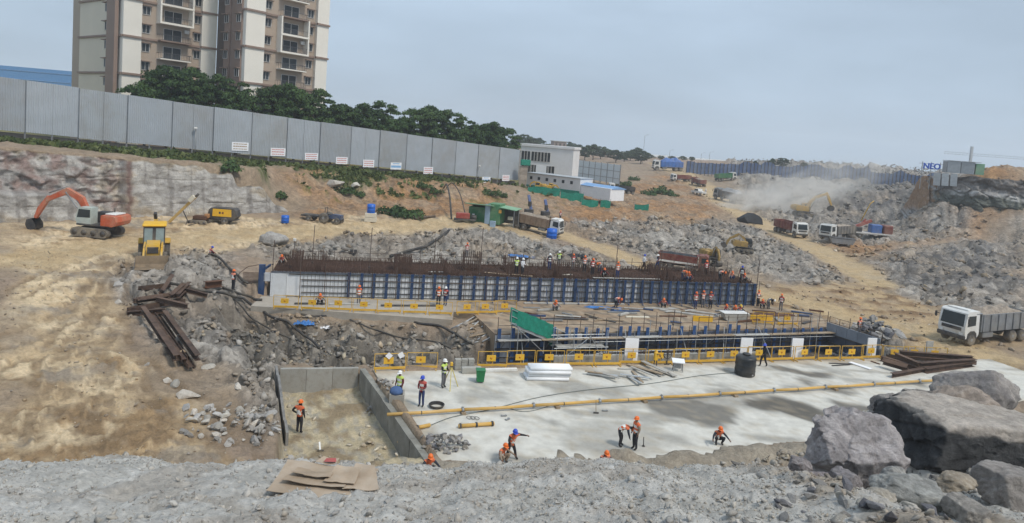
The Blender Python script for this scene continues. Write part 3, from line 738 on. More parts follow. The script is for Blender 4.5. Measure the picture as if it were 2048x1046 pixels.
# far formwork: white panels, blue soldiers, dark walers, props
fw = empty('formwork_wall', aw(0, -.02, 0), math.atan2(ADIR.y, ADIR.x), 'long white panelled wall formwork with blue steel uprights along the raised raft', 'formwork wall')
def shared(mb, name, mat):
    o = mb.build(name, mat); me = o.data; bpy.data.objects.remove(o); return me
npan = 36; pw = ALEN/npan
me_pan = shared(MB().bevbox((0, 0, 0), (pw-.02, .06, RTOP-.1), .012), 'panel', m_panel)
me_pan2 = shared(MB().bevbox((0, 0, 0), (pw-.02, .06, RTOP-.1), .012), 'panel', m_ply)
me_pan3 = shared(MB().bevbox((0, 0, 0), (pw-.02, .06, RTOP-.1), .012), 'panel', M('blue_grey_ply', (.16,.20,.27), .6, var=.25, dirt=(.35,.33,.3), dirt_amt=.4))
for i in range(npan):
    me = me_pan if i < 15 else (me_pan2 if (i % 3 or i < 20) and i < 26 else me_pan3)
    link_mesh('panel', me, fw, ((i+.5)*pw, -.04, RTOP/2+.03))
rib = MB()
for k in range(4): rib.bar((.16+k*.32, 0, .05), (.16+k*.32, 0, RTOP-.05), .03, .04)
me_rib = shared(rib, 'panel_ribs', m_grey)
for i in range(2, npan): link_mesh('panel_ribs', me_rib, fw, (i*pw-.02, -.09, 0))
me_sol = shared(MB().bar((-.065, 0, 0), (-.065, 0, RTOP+.12), .055, .12).bar((.065, 0, 0), (.065, 0, RTOP+.12), .055, .12), 'upright', m_blue)
t = 6.6; k = 0
while t < ALEN:
    link_mesh('upright', me_sol, fw, (t, -.24, random.uniform(-.02, .05)), rot=(0, 0, 0)); t += 1.12*random.uniform(.85, 1.12) if t < 30 else .92*random.uniform(.9,1.1); k += 1
for z, x0 in ((.42, 2.6), (1.0, 2.6), (1.55, 2.6), (2.02, 1.5)):
    MB().bar((x0, -.14, z), (ALEN-.1, -.14, z), .07, .07).build('waler', m_dark, fw)
MB().bar((0, -.1, RTOP+.02), (ALEN, -.1, RTOP+.02), .18, .05).build('top_rail', m_darkply, fw)
me_prop = shared(MB().tube([(0, -.3, 1.45), (0, -1.25, .06)], .035, 5).bar((0, -.28, .15), (0, -1.25, .06), .05), 'prop', m_blue)
t = 19.5
while t < ALEN-1:
    link_mesh('prop', me_prop, fw, (t, 0, 0)); t += random.uniform(1.0, 1.7)
# ribbed white end panel and blue end shutter on the left
mb = MB().bevbox((.65, -.1, 1.02), (1.3, .08, 2.05), .01)
for k in range(10): mb.bar((.05+k*.135, -.16, .02), (.05+k*.135, -.16, 2.03), .03, .05)
mb.build('end_panel', m_panel, fw)
MB().bar((-.75, .1, -.35), (-.75, .1, 2.75), .34, .5).bar((-.62, .2, 2.3), (-.3, 1.9, 2.35), .12, .2).build('end_shutter', m_blue, fw)
MB().box((-.3, -.02, 1.7), (.55, .1, .75)).build('end_board', m_ply, fw)
mb = MB()
for i in range(16): mb.bar((-.8-.1*i, .6, 1.0), (-.8-.1*i, .6, 1.95), .03)
for k in range(9): mb.bar((-.8, .6, 1.0+.11*k), (-2.4, .6, 1.0+.11*k), .03)
mb.tube([(-2.9, .7, .6), (-2.7, .7, 1.8), (-2.0, .7, 2.4), (-1.0, .7, 2.6)], .03, 5)
mb.build('end_cage', m_rebar, fw)

# retaining walls of the small pit
def wallseg(name, a, b, z0, z1a, z1b, th, mat, label, cat='retaining wall'):
    a = Vector((a[0], a[1], 0)); b = Vector((b[0], b[1], 0)); d = (b-a); L = d.length; d.normalize(); n = Vector((-d.y, d.x, 0))
    r = empty(name, a, math.atan2(d.y, d.x), label, cat)
    npn = max(3, int(L/1.2)); w = L/npn
    for i in range(npn):
        za = z1a+(z1b-z1a)*i/npn; zb = z1a+(z1b-z1a)*(i+1)/npn; off = random.uniform(-.025, .025)
        mb = MB(); x0, x1 = i*w+.008, (i+1)*w-.008
        vs = [(x0,off,z0),(x1,off,z0),(x1,off+th,z0),(x0,off+th,z0),(x0,off,za),(x1,off,zb),(x1,off+th,zb),(x0,off+th,za)]
        mb.add(vs, [(3,2,1,0),(4,5,6,7),(0,1,5,4),(1,2,6,5),(2,3,7,6),(3,0,4,7)])
        mb.build('cast_panel', mat, r)
    return r
m_concdk = M('shaded_concrete', (.27, .265, .235), .9, 0, var=.22, scale=.9, bump=.01, dirt=(.12, .11, .09), dirt_amt=.6, dscale=.7)  # darker copy of the grey concrete: shade on the wall's left face, put into colour
wallseg('retaining_wall', (-13.35,40.3), (-8.8,41.5), -1.8, .15, .12, .28, m_conc, 'short grey concrete wall across the back of the small pit')
wallseg('retaining_wall', (-3.0,30.2), (-8.7,41.5), -1.8, .06, .12, -.34, m_concdk, 'long grey concrete wall sloping away between the small pit and the pale slab')
wallseg('retaining_wall', (-10.55,33.6), (-13.5,40.3), -1.9, -.6, .4, .14, M('dark_wet_concrete', (.15,.15,.15), .9, 0, var=.35, bump=.02, dirt=(.4,.38,.34), dirt_amt=.5), 'thin dark weathered wall on the left of the small pit beside the trench')

# ------------------------------------------------------------------ sheer rock cut on the left
def rock_face():
    nu, nz = 420, 90
    U, Zt = np.meshgrid(np.linspace(-.62, .295, nu), np.linspace(0, 1, nz))
    u = U.ravel(); t = Zt.ravel()
    zb = 1.2; zt = FZ0+(FZ1-FZ0)*np.clip(u, -.6, 1.1)
    drop = 2.3*sstep(.135, .15, u)*.35+1.3*sstep(.178, .186, u)+2.4*sstep(.22, .25, u)+2.6*sstep(.25, .295, u)
    top = zt - .15 - drop + .25*pn(u*60, u*0, 3)
    z = zb + (top-zb)*t
    L = u*FLEN
    ledge = np.interp(u, [-.7, -.12, -.05, .0, .032], [5.0, 5.6, 5.2, 3.8, 1.6]) + .3*pn(u*40, u*0, 5)
    leftm = 1-sstep(.030, .037, u)
    up = sstep(-.15, .15, z-ledge)*leftm
    hb, eb, tb = cellblock(L*.45+.2*z, z*.6, 4); hb2, eb2, tb2 = cellblock(L*.9, z*.8, 6)
    dsp = .25*fbm(L*.2, z*.3, 130, 4) + .10*fbm(L*.9, z*1.2, 135, 3)
    for k, zz in enumerate((3.9, 6.9)):
        dsp = dsp - .12*np.exp(-((z-zz-.25*pn(L*.15, L*0, 140+k))/.06)**2)*(pn(L*.3, L*0, 150+k) > -.1)
    dsp = dsp - up*(1.5-.9*(hb-.5)*eb*.9-.4*(hb2-.5)*eb2) + leftm*(1-up)*.9
    s = 21.6 + dsp - .12*(z-zb)
    x = FL[0]+FDIR[0]*L+FNRM[0]*s; y = FL[1]+FDIR[1]*L+FNRM[1]*s
    n = fbm(L*.15, z*.25, 160, 5); n2 = fbm(L*.7, z*.9, 166, 4)
    col = lerp(np.tile(srgb('a5a19c'), (len(u), 1)), srgb('b9b5ae'), np.clip(.5+n, 0, 1))
    col = lerp(col, srgb('85807b'), sstep(.1, .5, n2)*.6)
    col = lerp(col, srgb('a08f76'), sstep(.25, .6, n-.3*n2)*.6)
    strk = fbm(L*1.3, z*.12, 170, 4); col = lerp(col, srgb('6f6a66'), sstep(.2, .6, strk)*.55)
    vein = np.exp(-((L-(.037*FLEN+.2+.35*pn(z*.8, z*0, 7)))/.35)**2)
    col = lerp(col, srgb('745b53'), np.clip(vein*.9, 0, 1)*(z < 9))
    col = lerp(col, srgb('8d7b74'), up*np.clip(.45+n2+.6*(tb-.5), 0, 1))
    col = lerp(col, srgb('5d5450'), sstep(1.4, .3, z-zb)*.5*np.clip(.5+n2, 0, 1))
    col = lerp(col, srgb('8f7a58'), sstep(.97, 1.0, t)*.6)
    me = bpy.data.meshes.new('rock_face'); nv = len(u); idx = np.arange(nv).reshape(nz, nu)
    q = np.stack([idx[:-1,:-1], idx[:-1,1:], idx[1:,1:], idx[1:,:-1]], -1).reshape(-1, 4)
    me.from_pydata(np.stack([x, y, z], -1).tolist(), [], q.tolist())
    me.polygons.foreach_set('use_smooth', np.ones(len(q), bool))
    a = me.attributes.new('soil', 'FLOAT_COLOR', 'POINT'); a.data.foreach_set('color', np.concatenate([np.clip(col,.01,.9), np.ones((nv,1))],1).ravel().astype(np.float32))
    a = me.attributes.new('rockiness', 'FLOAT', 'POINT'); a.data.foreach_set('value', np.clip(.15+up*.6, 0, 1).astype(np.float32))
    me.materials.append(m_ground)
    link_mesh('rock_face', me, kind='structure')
rock_face()

# ------------------------------------------------------------------ grey sheet fence with posts and notices
m_sheet = M('grey_profiled_sheet', (.385, .415, .445), .5, .1, var=.07, scale=.5, dirt=(.33, .31, .28), dirt_amt=.22, dscale=.35)
m_seam = M('grey_sheet_seam', (.16, .18, .20), .5, .3)
FH, FGAP = 8.15, 1.25
def fpt(u, s, z): return Vector((FL[0]+FDIR[0]*FLEN*u+FNRM[0]*s, FL[1]+FDIR[1]*FLEN*u+FNRM[1]*s, z))
def fz(u): return FZ0+(FZ1-FZ0)*u
fence = empty('sheet_fence', fpt(0, 0, fz(0)), 0, 'tall grey corrugated sheet hoarding running across the top of the bank', 'fence')
U0, U1, NPAN = -.62, 1.0, 24
pwid = FLEN/14.3
M_SHEETS = [m_sheet]+[M('grey_sheet_%s' % q, c, .5, .1, var=.08, scale=.4, dirt=(.30,.27,.23), dirt_amt=a, dscale=.3) for q, c, a in (('dull', (.36,.385,.41), .35), ('clean', (.41,.44,.47), .15), ('stained', (.37,.395,.415), .5))]
def fence_panels():
    n = 0; u = 1.0
    while u > U0:
        ua = u-pwid/FLEN
        L = pwid; ncorr = 22
        mb = MB(); vs = []; fs = []
        joff = random.uniform(-.05, .05); jz = random.uniform(-.05, .05)
        for i in range(ncorr*4+1):
            f = i/(ncorr*4); uu = ua+(u-ua)*(.004+.992*f)
            d = (0, .055, .055, 0)[i % 4] + joff
            for zz in (FGAP, FH):
                p = fpt(uu, d, fz(uu)+zz+jz) - fence.location; vs.append(p)
        for i in range(ncorr*4): fs.append((2*i, 2*i+2, 2*i+3, 2*i+1))
        mb.add(vs, fs); mb.build('sheet_panel', M_SHEETS[(n*7) % 4], fence)
        pa = fpt(u, .1, fz(u)) - fence.location
        MB().bar(pa+Vector((0,0,FGAP+.02)), pa+Vector((0,0,FH-.02)), .07, .05).build('seam_strip', m_seam, fence)
        for q in (.0, .5):
            pb = fpt(ua+(u-ua)*q, -.12, fz(ua+(u-ua)*q)) - fence.location
            MB().bar(pb+Vector((0,0,-.6)), pb+Vector((0,0,FH-.1)), .16, .16).build('post', m_grey, fence)
        u = ua; n += 1
    # low block wall behind the gap
    for i in range(10):
        ua, ub = U0+(U1-U0)*i/10, U0+(U1-U0)*(i+1)/10-.0008
        a = fpt(ua, -.9, fz(ua)) - fence.location; b = fpt(ub, -.9, fz(ub)) - fence.location
        MB().bar(a+Vector((0,0,.2)), b+Vector((0,0,.2)), .2, 1.6).build('plinth', M('dim_plinth', (.2,.18,.16), .9) if i == 0 else bpy.data.materials['dim_plinth'], fence)
fence_panels()
m_print_r = M('red_print', (.60, .22, .22), .6, var=.05); m_print_b = M('blue_print', (.22, .42, .66), .6, var=.05); m_print_k = M('brown_print', (.36,.25,.16), .6)
def on_fence(px, py):
    lo, hi = -.6, 1.2
    for _ in range(40):
        m = (lo+hi)/2; p = fpt(m, .14, 0)
        q = CAMROT.transposed() @ (Vector((p.x, p.y, 8)) - Vector((0,0,CAMZ)))
        (lo, hi) = (m, hi) if CX - FPX*q.x/q.z < px else (lo, m)
    u = lo; p = fpt(u, .14, 0); d = ray(px, py); z = CAMZ+d.z/d.y*p.y
    return u, z
NOT = [(479,293,26,17,'k','white notice with brown lettering, first from the left on the grey fence'),(555,304,24,16,'r','white notice with red lettering, second from the left on the grey fence'),
       (622,313,22,14,'r','white and red notice, third from the left on the grey fence'),(683,321,20,14,'r','pale notice with pink lettering, fourth from the left on the grey fence'),
       (737,327,20,15,'r','white notice with dense red block, fifth from the left on the grey fence'),(792,332,20,14,'b','white notice with blue band in the middle of the grey fence'),
       (857,341,18,14,'r','white and pink notice right of the blue banded one on the fence'),(974,360,17,12,'b','white notice with blue foot low on the right end of the fence'),
       (1013,356,15,12,'r','last white notice at the right end of the grey fence')]
for px, py, w, h, c, lab in NOT:
    u, z = on_fence(px, py); p = fpt(u, .16, z); D = p.y; W, H = w*1.28/FPX*D, h/FPX*D
    r = empty('notice_board', p, math.atan2(FDIR[1], FDIR[0]), lab, 'notice', 'notices on the grey fence')
    MB().box((0, 0, 0), (W, .03, H)).build('board', m_cleanwhite, r)
    mt = {'r': m_print_r, 'b': m_print_b, 'k': m_print_k}[c]
    mb = MB()
    if c == 'b':
        mb.box((0, -.02, -H*.08), (W*.9, .012, H*.30)); mb.box((0, -.02, H*.34), (W*.6, .012, H*.1))
    else:
        random.seed(px)
        for row, hh in ((.3, .10), (.02, .13), (-.28, .09)):
            xx = -W*.42
            while xx < W*.40:
                ww = random.uniform(.05, .16)*W; mb.box((min(xx+ww/2, W*.42-ww/2), -.02, row*H), (ww*.8, .012, hh*H)); xx += ww
    mb.build('print', mt, r, kind='stuff')
for px, py0, py1, lab in ((388, 258, 305, 'thin pole with white camera head on the left half of the fence'), (957, 333, 372, 'thin pole with small lamp near the right end of the fence')):
    u, z = on_fence(px, py0); u2, z2 = on_fence(px, py1); p = fpt(u, .5, z2)
    r = empty('camera_pole', (p.x, p.y, fz(u)-.2), 0, lab, 'pole')
    MB().tube([(0,0,0), (0,0,z-fz(u)+.2)], .05, 6).build('pole', m_grey, r)
    MB().bevbox((0, -.1, z-fz(u)+.35), (.4, .5, .35), .08).build('head', m_white, r)
# ------------------------------------------------------------------ cliff at the far right, under the sheds
def cliff():
    base = [PD(1815, 452, 162), PD(1850, 452, 150), PD(1900, 455, 143), PD(1960, 456, 138), PD(2080, 458, 134)]
    lp = [0]; 
    for i in range(4): lp.append(lp[-1]+(base[i+1]-base[i]).length)
    nu, nz = 260, 110; U, T = np.meshgrid(np.linspace(0, lp[-1], nu), np.linspace(0, 1, nz)); L = U.ravel(); t = T.ravel()
    bx = np.interp(L, lp, [b.x for b in base]); by = np.interp(L, lp, [b.y for b in base])
    top = np.interp(L, [0, 6, 10, 16, 60], [3.5, 8.0, 12.2, 13.6, 14.0]) + .5*pn(L*.3, L*0, 3)
    z = -.5 + (top+.5)*t
    lean = np.interp(L, [0, 10, 18, 60], [9, 7, 4.0, 3.5])
    hb, eb, tb = cellblock(L*.28+.1*z, z*.40, 21); hb2, eb2, tb2 = cellblock(L*.8, z*1.0, 22)
    n = fbm(L*.12, z*.2, 230, 5); n2 = fbm(L*.6, z*.8, 236, 4)
    out = -lean*t + 1.5*(hb-.5)*eb + .5*(hb2-.5)*eb2 + .8*n + .3*n2 - 1.2*sstep(5.6, 6.2, z)*(L > 14) + 2.2*(1-sstep(.5, 3.5, z))*(.5+n)
    x = bx - .30*out; y = by - .95*out
    col = lerp(np.tile(srgb('8f8c8a'), (len(L),1)), srgb('b9b7b4'), np.clip(.4+n+.6*(tb-.5), 0, 1))
    col = lerp(col, srgb('a9acb0'), (1-sstep(3.5, 5.5, z))*.7*np.clip(.6+tb2-.3, 0, 1))
    col = lerp(col, srgb('53504d'), np.clip((1-eb)*1.5-.2, 0, 1)*.8)
    band = sstep(6.4, 7.0, z)*(1-sstep(9.4, 10.4, z+.6*n2))*sstep(13, 17, L); col = lerp(col, srgb('474b40'), band*.85)
    orn = sstep(3.5, 6.5, z+1.5*n)*(1-sstep(13, 18, L+3*n2)); col = lerp(col, srgb('94714f'), orn*.85)
    col = lerp(col, srgb('5b5046'), sstep(10.4, 11.5, z)*sstep(16, 20, L)*.6)
    me = bpy.data.meshes.new('cliff'); nv = len(L); idx = np.arange(nv).reshape(nz, nu)
    q = np.stack([idx[:-1,:-1], idx[:-1,1:], idx[1:,1:], idx[1:,:-1]], -1).reshape(-1,4); me.from_pydata(np.stack([x,y,z],-1).tolist(), [], q.tolist())
    me.polygons.foreach_set('use_smooth', np.ones(len(q), bool))
    a = me.attributes.new('soil', 'FLOAT_COLOR', 'POINT'); a.data.foreach_set('color', np.concatenate([np.clip(col,.01,.9), np.ones((nv,1))],1).ravel().astype(np.float32))
    a = me.attributes.new('rockiness', 'FLOAT', 'POINT'); a.data.foreach_set('value', np.full(nv, .6, np.float32)); me.materials.append(m_ground)
    link_mesh('cliff', me, kind='structure')
cliff()
# ------------------------------------------------------------------ apartment towers beyond the fence
m_tcream = M('tower_cream', (.62, .55, .44), .8, var=.05, scale=.3, dirt=(.45,.42,.36), dirt_amt=.25)
m_twhite = M('tower_white', (.76, .72, .64), .8, var=.04, scale=.3, dirt=(.5,.47,.42), dirt_amt=.2)
m_tbeige = M('tower_beige', (.40, .32, .25), .8, var=.06, scale=.3, dirt=(.28,.24,.2), dirt_amt=.3)
m_tbrown = M('tower_brown', (.25, .18, .145), .8, var=.08, scale=.3)
m_tdark = M('tower_dark', (.10, .08, .07), .8, var=.08, scale=.3)
m_frame = M('window_frame', (.55, .53, .5), .6, var=.05)
m_rail = M('railing', (.10, .10, .105), .5, .3)
m_pane = M('window_pane', (.03, .036, .042), .3, 0, var=.6, scale=.4, spec=.25)
def mk(mbx, nm, mt): return shared(mbx, nm, mt)
def win_mesh(w, h):
    f = MB()
    f.box((0, 0, h/2), (.08, .1, h)); f.box((0, 0, -h/2), (w+.1, .1, .08)); f.box((0, 0, h/2+.0), (w+.1, .1, .08))
    f = MB()
    for x in (-w/2, 0, w/2): f.box((x, -.04, 0), (.07, .1, h))
    for z in (-h/2, h/2): f.box((0, -.04, z), (w+.07, .1, .07))
    return mk(f, 'window', m_frame), mk(MB().box((0, 0, 0), (w, .04, h)), 'pane', m_pane), mk(MB().box((0, -.28, h/2+.12), (w+.5, .6, .14)), 'sunshade', m_tbrown)
W1 = win_mesh(1.25, 1.35); W2 = win_mesh(3.1, 2.1)
def window(par, kind, loc, rz, shade=True):
    o = link_mesh('window', kind[0], par, loc, (0, 0, rz)); link_mesh('pane', kind[1], o)
    if shade: link_mesh('sunshade', kind[2], o)
def tower(origin, zbase, fl, nfl, vis, depth, segs, ends, label, balc, enclosed, wins):
    """segs: (u0, u1, material, depth offset); facade runs along local +x, faces local -y; left end faces local -x"""
    d = Vector((.6, .8, 0)); rz = math.atan2(d.y, d.x)
    r = empty('apartment_tower', (origin[0], origin[1], zbase), rz, label, 'apartment block', 'apartment towers beyond the fence')
    H = nfl*fl; W = segs[-1][1]
    for u0, u1, mt, off in segs:
        MB().box(((u0+u1)/2, off+depth/2, H/2), (u1-u0-.01, depth, H)).build('wall', mt, r)
    for v0, v1, mt, off in ends:
        MB().box((off+.3, (v0+v1)/2, H/2), (.6, v1-v0-.01, H)).build('end_wall', mt, r)
    for k in range(vis[0], vis[1]):
        z = k*fl
        if k % 2 == 0:
            for u0, u1, mt, off in segs:
                MB().box(((u0+u1)/2, off-.06, z), (u1-u0+(.24 if off < .3 else 0), .42, .34)).build('band', m_tbrown, r)
            for v0, v1, mt, off in ends:
                if mt in (m_tcream, m_twhite): MB().box((off-.08, (v0+v1)/2, z), (.42, v1-v0+.2, .34)).build('band', m_tbrown, r)
        for u, off in wins[0]: window(r, W1, (u, off-.03, z+1.65), 0)
        for v, off in wins[1]: window(r, W1, (off-.03, v, z+1.65), -math.pi/2)
        u0, u1, off = balc
        uc = (u0+u1)/2; w = u1-u0
        window(r, W2, (uc-.1, off-.03, z+1.2), 0, False)
        MB().box((uc, off-.7, z+.05), (w, 1.4, .2)).build('balcony_slab', m_twhite if k % 2 else m_tbrown, r)
        mb = MB(); n = int(w/.28)
        for i in range(n+1): mb.bar((u0+w*i/n, off-1.36, z+.15), (u0+w*i/n, off-1.36, z+1.1), .035)
        for zz in (.2, 1.1): mb.bar((u0, off-1.36, z+zz), (u1, off-1.36, z+zz), .06)
        for s in (u0, u1): mb.bar((s, off-1.36, z+1.1), (s, off, z+1.1), .06); mb.bar((s, off-.7, z+.15), (s, off-.7, z+1.1), .04)
        mb.build('railing', m_rail, r)
        if k in enclosed:
            for s in (u0-.1, u1+.1): MB().box((s, off-.72, z+fl/2+.05), (.28, 1.5, fl-.02)).build('balcony_frame', m_twhite, r)
            MB().box((uc, off-.74, z-.05), (w+.5, 1.56, .3)).build('balcony_frame', m_twhite, r)
        if k % 3 == 0: MB().bevbox((u1-.5, off-.4, z+2.2), (.8, .45, .6), .04).build('air_conditioner', m_white, r)
    MB().box((W/2, depth/2, H+.3), (W+.4, depth+.4, .6)).build('parapet', m_tbrown, r)
    return r
def u_of(px, X0, Y0, dx=.6, dy=.8):
    k = (px-CX)/FPX
    # small tilt of the picture is ignored: good to a few centimetres at these heights
    return (k*Y0-X0)/(dx-k*dy)
def umap(px, py, O):
    """distance along the facade for a sight line through (px,py)"""
    d = ray(px, py); k = d.x/d.y
    return (k*O[1]-O[0])/(.6-k*.8)
O1 = PD(245, 110, 112.5); O2 = PD(490, 110, 117.5)
a = [umap(p, 110, O1) for p in (245, 282, 402, 432)]; b = [umap(p, 110, O1) for p in (294, 397, 317, 379)]
tower(O1, 8.5, 3.1, 13, (2, 12), 20.5, [(0, a[1], m_twhite, 0), (a[1], a[2], m_tbeige, .7), (a[2], a[3], m_twhite, 0)],
      [(.05, 1.1, m_twhite, -.02), (1.1, 4.2, m_tbrown, -.9), (4.2, 16.5, m_tcream, -.35), (16.5, 20.5, m_tbeige, -.02)],
      'cream and brown apartment tower nearest the left edge, its foot behind trees', (b[2], b[3], .7), (3, 7, 8, 11), ([(b[0], .7), (b[1], .7)], [(5.3, -.35)]))
a = [umap(p, 110, O2) for p in (490, 528, 632, 655)]; b = [umap(p, 110, O2) for p in (537, 622, 558, 610)]
tower(O2, 8.6, 3.12, 13, (2, 12), 9.2, [(0, a[1], m_twhite, 0), (a[1], a[2], m_tbeige, .7), (a[2], a[3], m_twhite, 0)],
      [(.05, 1.0, m_twhite, -.02), (1.0, 2.6, m_tbrown, -.3), (2.6, 4.6, m_tbrown, -.05), (4.6, 6.4, m_tbrown, -.3), (6.4, 9.2, m_tdark, -.02)],
      'cream and brown apartment tower standing right of the dark gap, its foot behind trees', (b[2], b[3], .7), (6, 7, 10), ([(b[0], .7), (b[1], .7)], [(1.8, -.3), (5.7, -.3)]))
# blue glass block peeping over the fence at the far left
gb = empty('glass_block', PD(133, 190, 260).xy.to_3d()+Vector((-14, 0, 9)), .3, 'blue glazed office block far behind the fence at the left edge', 'office block')
mgl = M('blue_glazing', (.10, .24, .46), .2, 0, var=.1, spec=.6)
MB().box((0, 10, 9.2), (30, 20, 18.4)).build('core', mgl, gb)
for k in range(6): MB().box((0, -.05, 1+k*3.2), (30.2, .3, .25)).build('band', M('band_blue', (.16,.30,.5), .5) if k == 0 else bpy.data.materials['band_blue'], gb)

# ------------------------------------------------------------------ white two-storey block and sheds past the end of the fence
def bldg_frame(pa, pb): # local frame with x along the front, -y towards the viewer
    d = Vector((pb.x-pa.x, pb.y-pa.y, 0)); L = d.length; d.normalize(); return math.atan2(d.y, d.x), L
A = PD(1040, 320, 176); B = PD(1146, 320, 171); rz, L = bldg_frame(A, B)
zb = 2.4; wb = empty('white_building', (A.x, A.y, zb), rz, 'white two storey building with banks of dark windows past the fence end', 'building')
mw = M('white_render', (.70, .69, .68), .8, var=.05, scale=.2, dirt=(.5,.48,.45), dirt_amt=.25)
Hb = 10.4
MB().box((L/2, 3, Hb/2), (L, 6, Hb)).build('wall', mw, wb)
MB().box((L/2, 3, Hb+.3), (L+.5, 6.5, .6)).build('parapet', mw, wb)
Wd = win_mesh(1.5, 2.4); Wd2 = win_mesh(1.5, 2.2)
for i in range(8):
    if i in (2,): continue
    window(wb, Wd, (L*.075+i*L*.064, -.04, 7.9), 0, False)
for i in range(9):
    if i in (4, 5): continue
    window(wb, Wd2, (L*.09+i*L*.066, -.04, 4.6), 0, False)
MB().box((L*.42, -.12, 4.4), (2.8, .12, 2.6)).build('shutter', m_cleanwhite, wb)
# long low annex with a green skirt
A2 = PD(1052, 358, 160); B2 = PD(1160, 370, 150); rz2, L2 = bldg_frame(A2, B2); z2 = 2.8
an = empty('low_annex', (A2.x, A2.y, z2), rz2, 'long low white annex with small windows and a green skirt below', 'building')
MB().box((L2/2, 2.5, 2.4), (L2, 5, 3.0)).build('wall', mw, an); MB().box((L2/2, 2.45, 4.0), (L2+.3, 5.3, .16)).build('roof', m_galv, an)
MB().box((L2/2, -.06, .55), (L2, .1, 1.3)).build('skirt', m_net, an)
for i in range(6):
    mbw = MB().box((0,0,0), (.7,.08,.7)); mbw.build('window', m_pane, an, loc=(L2*(.1+i*.15), -.03, 2.9))
A3 = PD(1148, 366, 152); B3 = PD(1226, 372, 143); rz3, L3 = bldg_frame(A3, B3); z3 = 3.0
sh = empty('white_shed', (A3.x, A3.y, z3), rz3, 'low white shed with pale blue roof beside the annex', 'shed')
mbs = m_cleanwhite
MB().box((L3*.27, 2, 1.3), (L3*.5, 4, 2.3)).build('wall', mbs, sh); MB().box((L3*.77, 1.7, 1.25), (L3*.44, 4.4, 2.6)).build('wall', mbs, sh)
MB().prism([(-.2, 2.5), (2, 3.0), (4.4, 2.5), (4.4, 2.4), (-.2, 2.4)], L3*1.0, axis='x', off=L3/2).build('roof', M('pale_blue_roof', (.20,.36,.60), .6, var=.1), sh)
MB().box((-.4, -.05, 1.2), (.8, .2, 2.4)).build('door', m_dark, sh)
# pale screen fence behind the shed
A4 = PD(1144, 340, 205); B4 = PD(1240, 350, 185); rz4, L4 = bldg_frame(A4, B4); zz4 = 3.3
pf = empty('screen_fence', (A4.x, A4.y, zz4), rz4, 'tall pale translucent screen fence with grey posts right of the white building', 'fence')
msc = M('pale_screen', (.55, .60, .62), .6, var=.06)
for i in range(8):
    MB().box(((i+.5)*L4/8, 0, 3.4), (L4/8-.25, .08, 5.2)).build('panel', msc, pf)
    MB().bar((i*L4/8, 0, -.5), (i*L4/8, 0, 6.2), .2).build('post', m_grey, pf)
MB().bar((L4, 0, -.5), (L4, 0, 6.2), .2).build('post', m_grey, pf)
for z in (2.2, 4.2): MB().bar((0, -.08, z), (L4, -.08, z), .12).build('rail', m_grey, pf)
# weathered block wall end beside the fence and green netting below the sheds
we = empty('wall_end', PD(1044, 380, 150).xy.to_3d()+Vector((0,0,2.6)), .2, 'weathered brownish wall strip right beside the end of the grey fence', 'wall')
for i in range(6): MB().box((random.uniform(-.03,.03), 0, .55+i*1.02), (1.7, .5, 1.0)).build('block_course', M('weathered_block', (.30,.25,.20), .9, var=.3, dirt=(.4,.35,.3), dirt_amt=.5) if i == 0 else bpy.data.materials['weathered_block'], we)
MB().bevbox((.3, -.2, 6.9), (2.2, .8, 1.3), .1).build('green_cover', m_net, we)
for i, (x0, x1, y0, D, lab) in enumerate([(1056, 1120, 378, 142, 'strip of green netting left of the yellow machines below the annex'), (1122, 1168, 381, 142, 'strip of green netting in the middle below the white annex'),
                           (1165, 1198, 386, 140, 'green net screen below the white shed'), (1203, 1223, 386, 138, 'green net screen beside the white truck cab'),
                           (1272, 1300, 386, 140, 'green net screen on the dirt bank right of the truck')]):
    a = PD(x0, y0, D); b = PD(x1, y0+(x1-x0)*.07, D); z = hgt((a.x+b.x)/2, D)
    r = empty('net_screen', (a.x, a.y, z), 0, lab, 'net screen', 'green net screens')
    L = b.x-a.x; n = max(3, int(L/1.6)); mb = MB(); vs = []; fs = []
    for k in range(n+1):
        vs += [(L*k/n, .2*(k % 2), -.2), (L*k/n, .2*((k+1) % 2), random.uniform(1.3, 1.9))]
    for k in range(n): fs.append((2*k, 2*k+2, 2*k+3, 2*k+1))
    mb.add(vs, fs); mb.build('net', m_net, r)
    for k in (0, n): MB().bar((L*k/n, .25, -.3), (L*k/n, .25, 1.9), .08).build('post', m_grey, r)

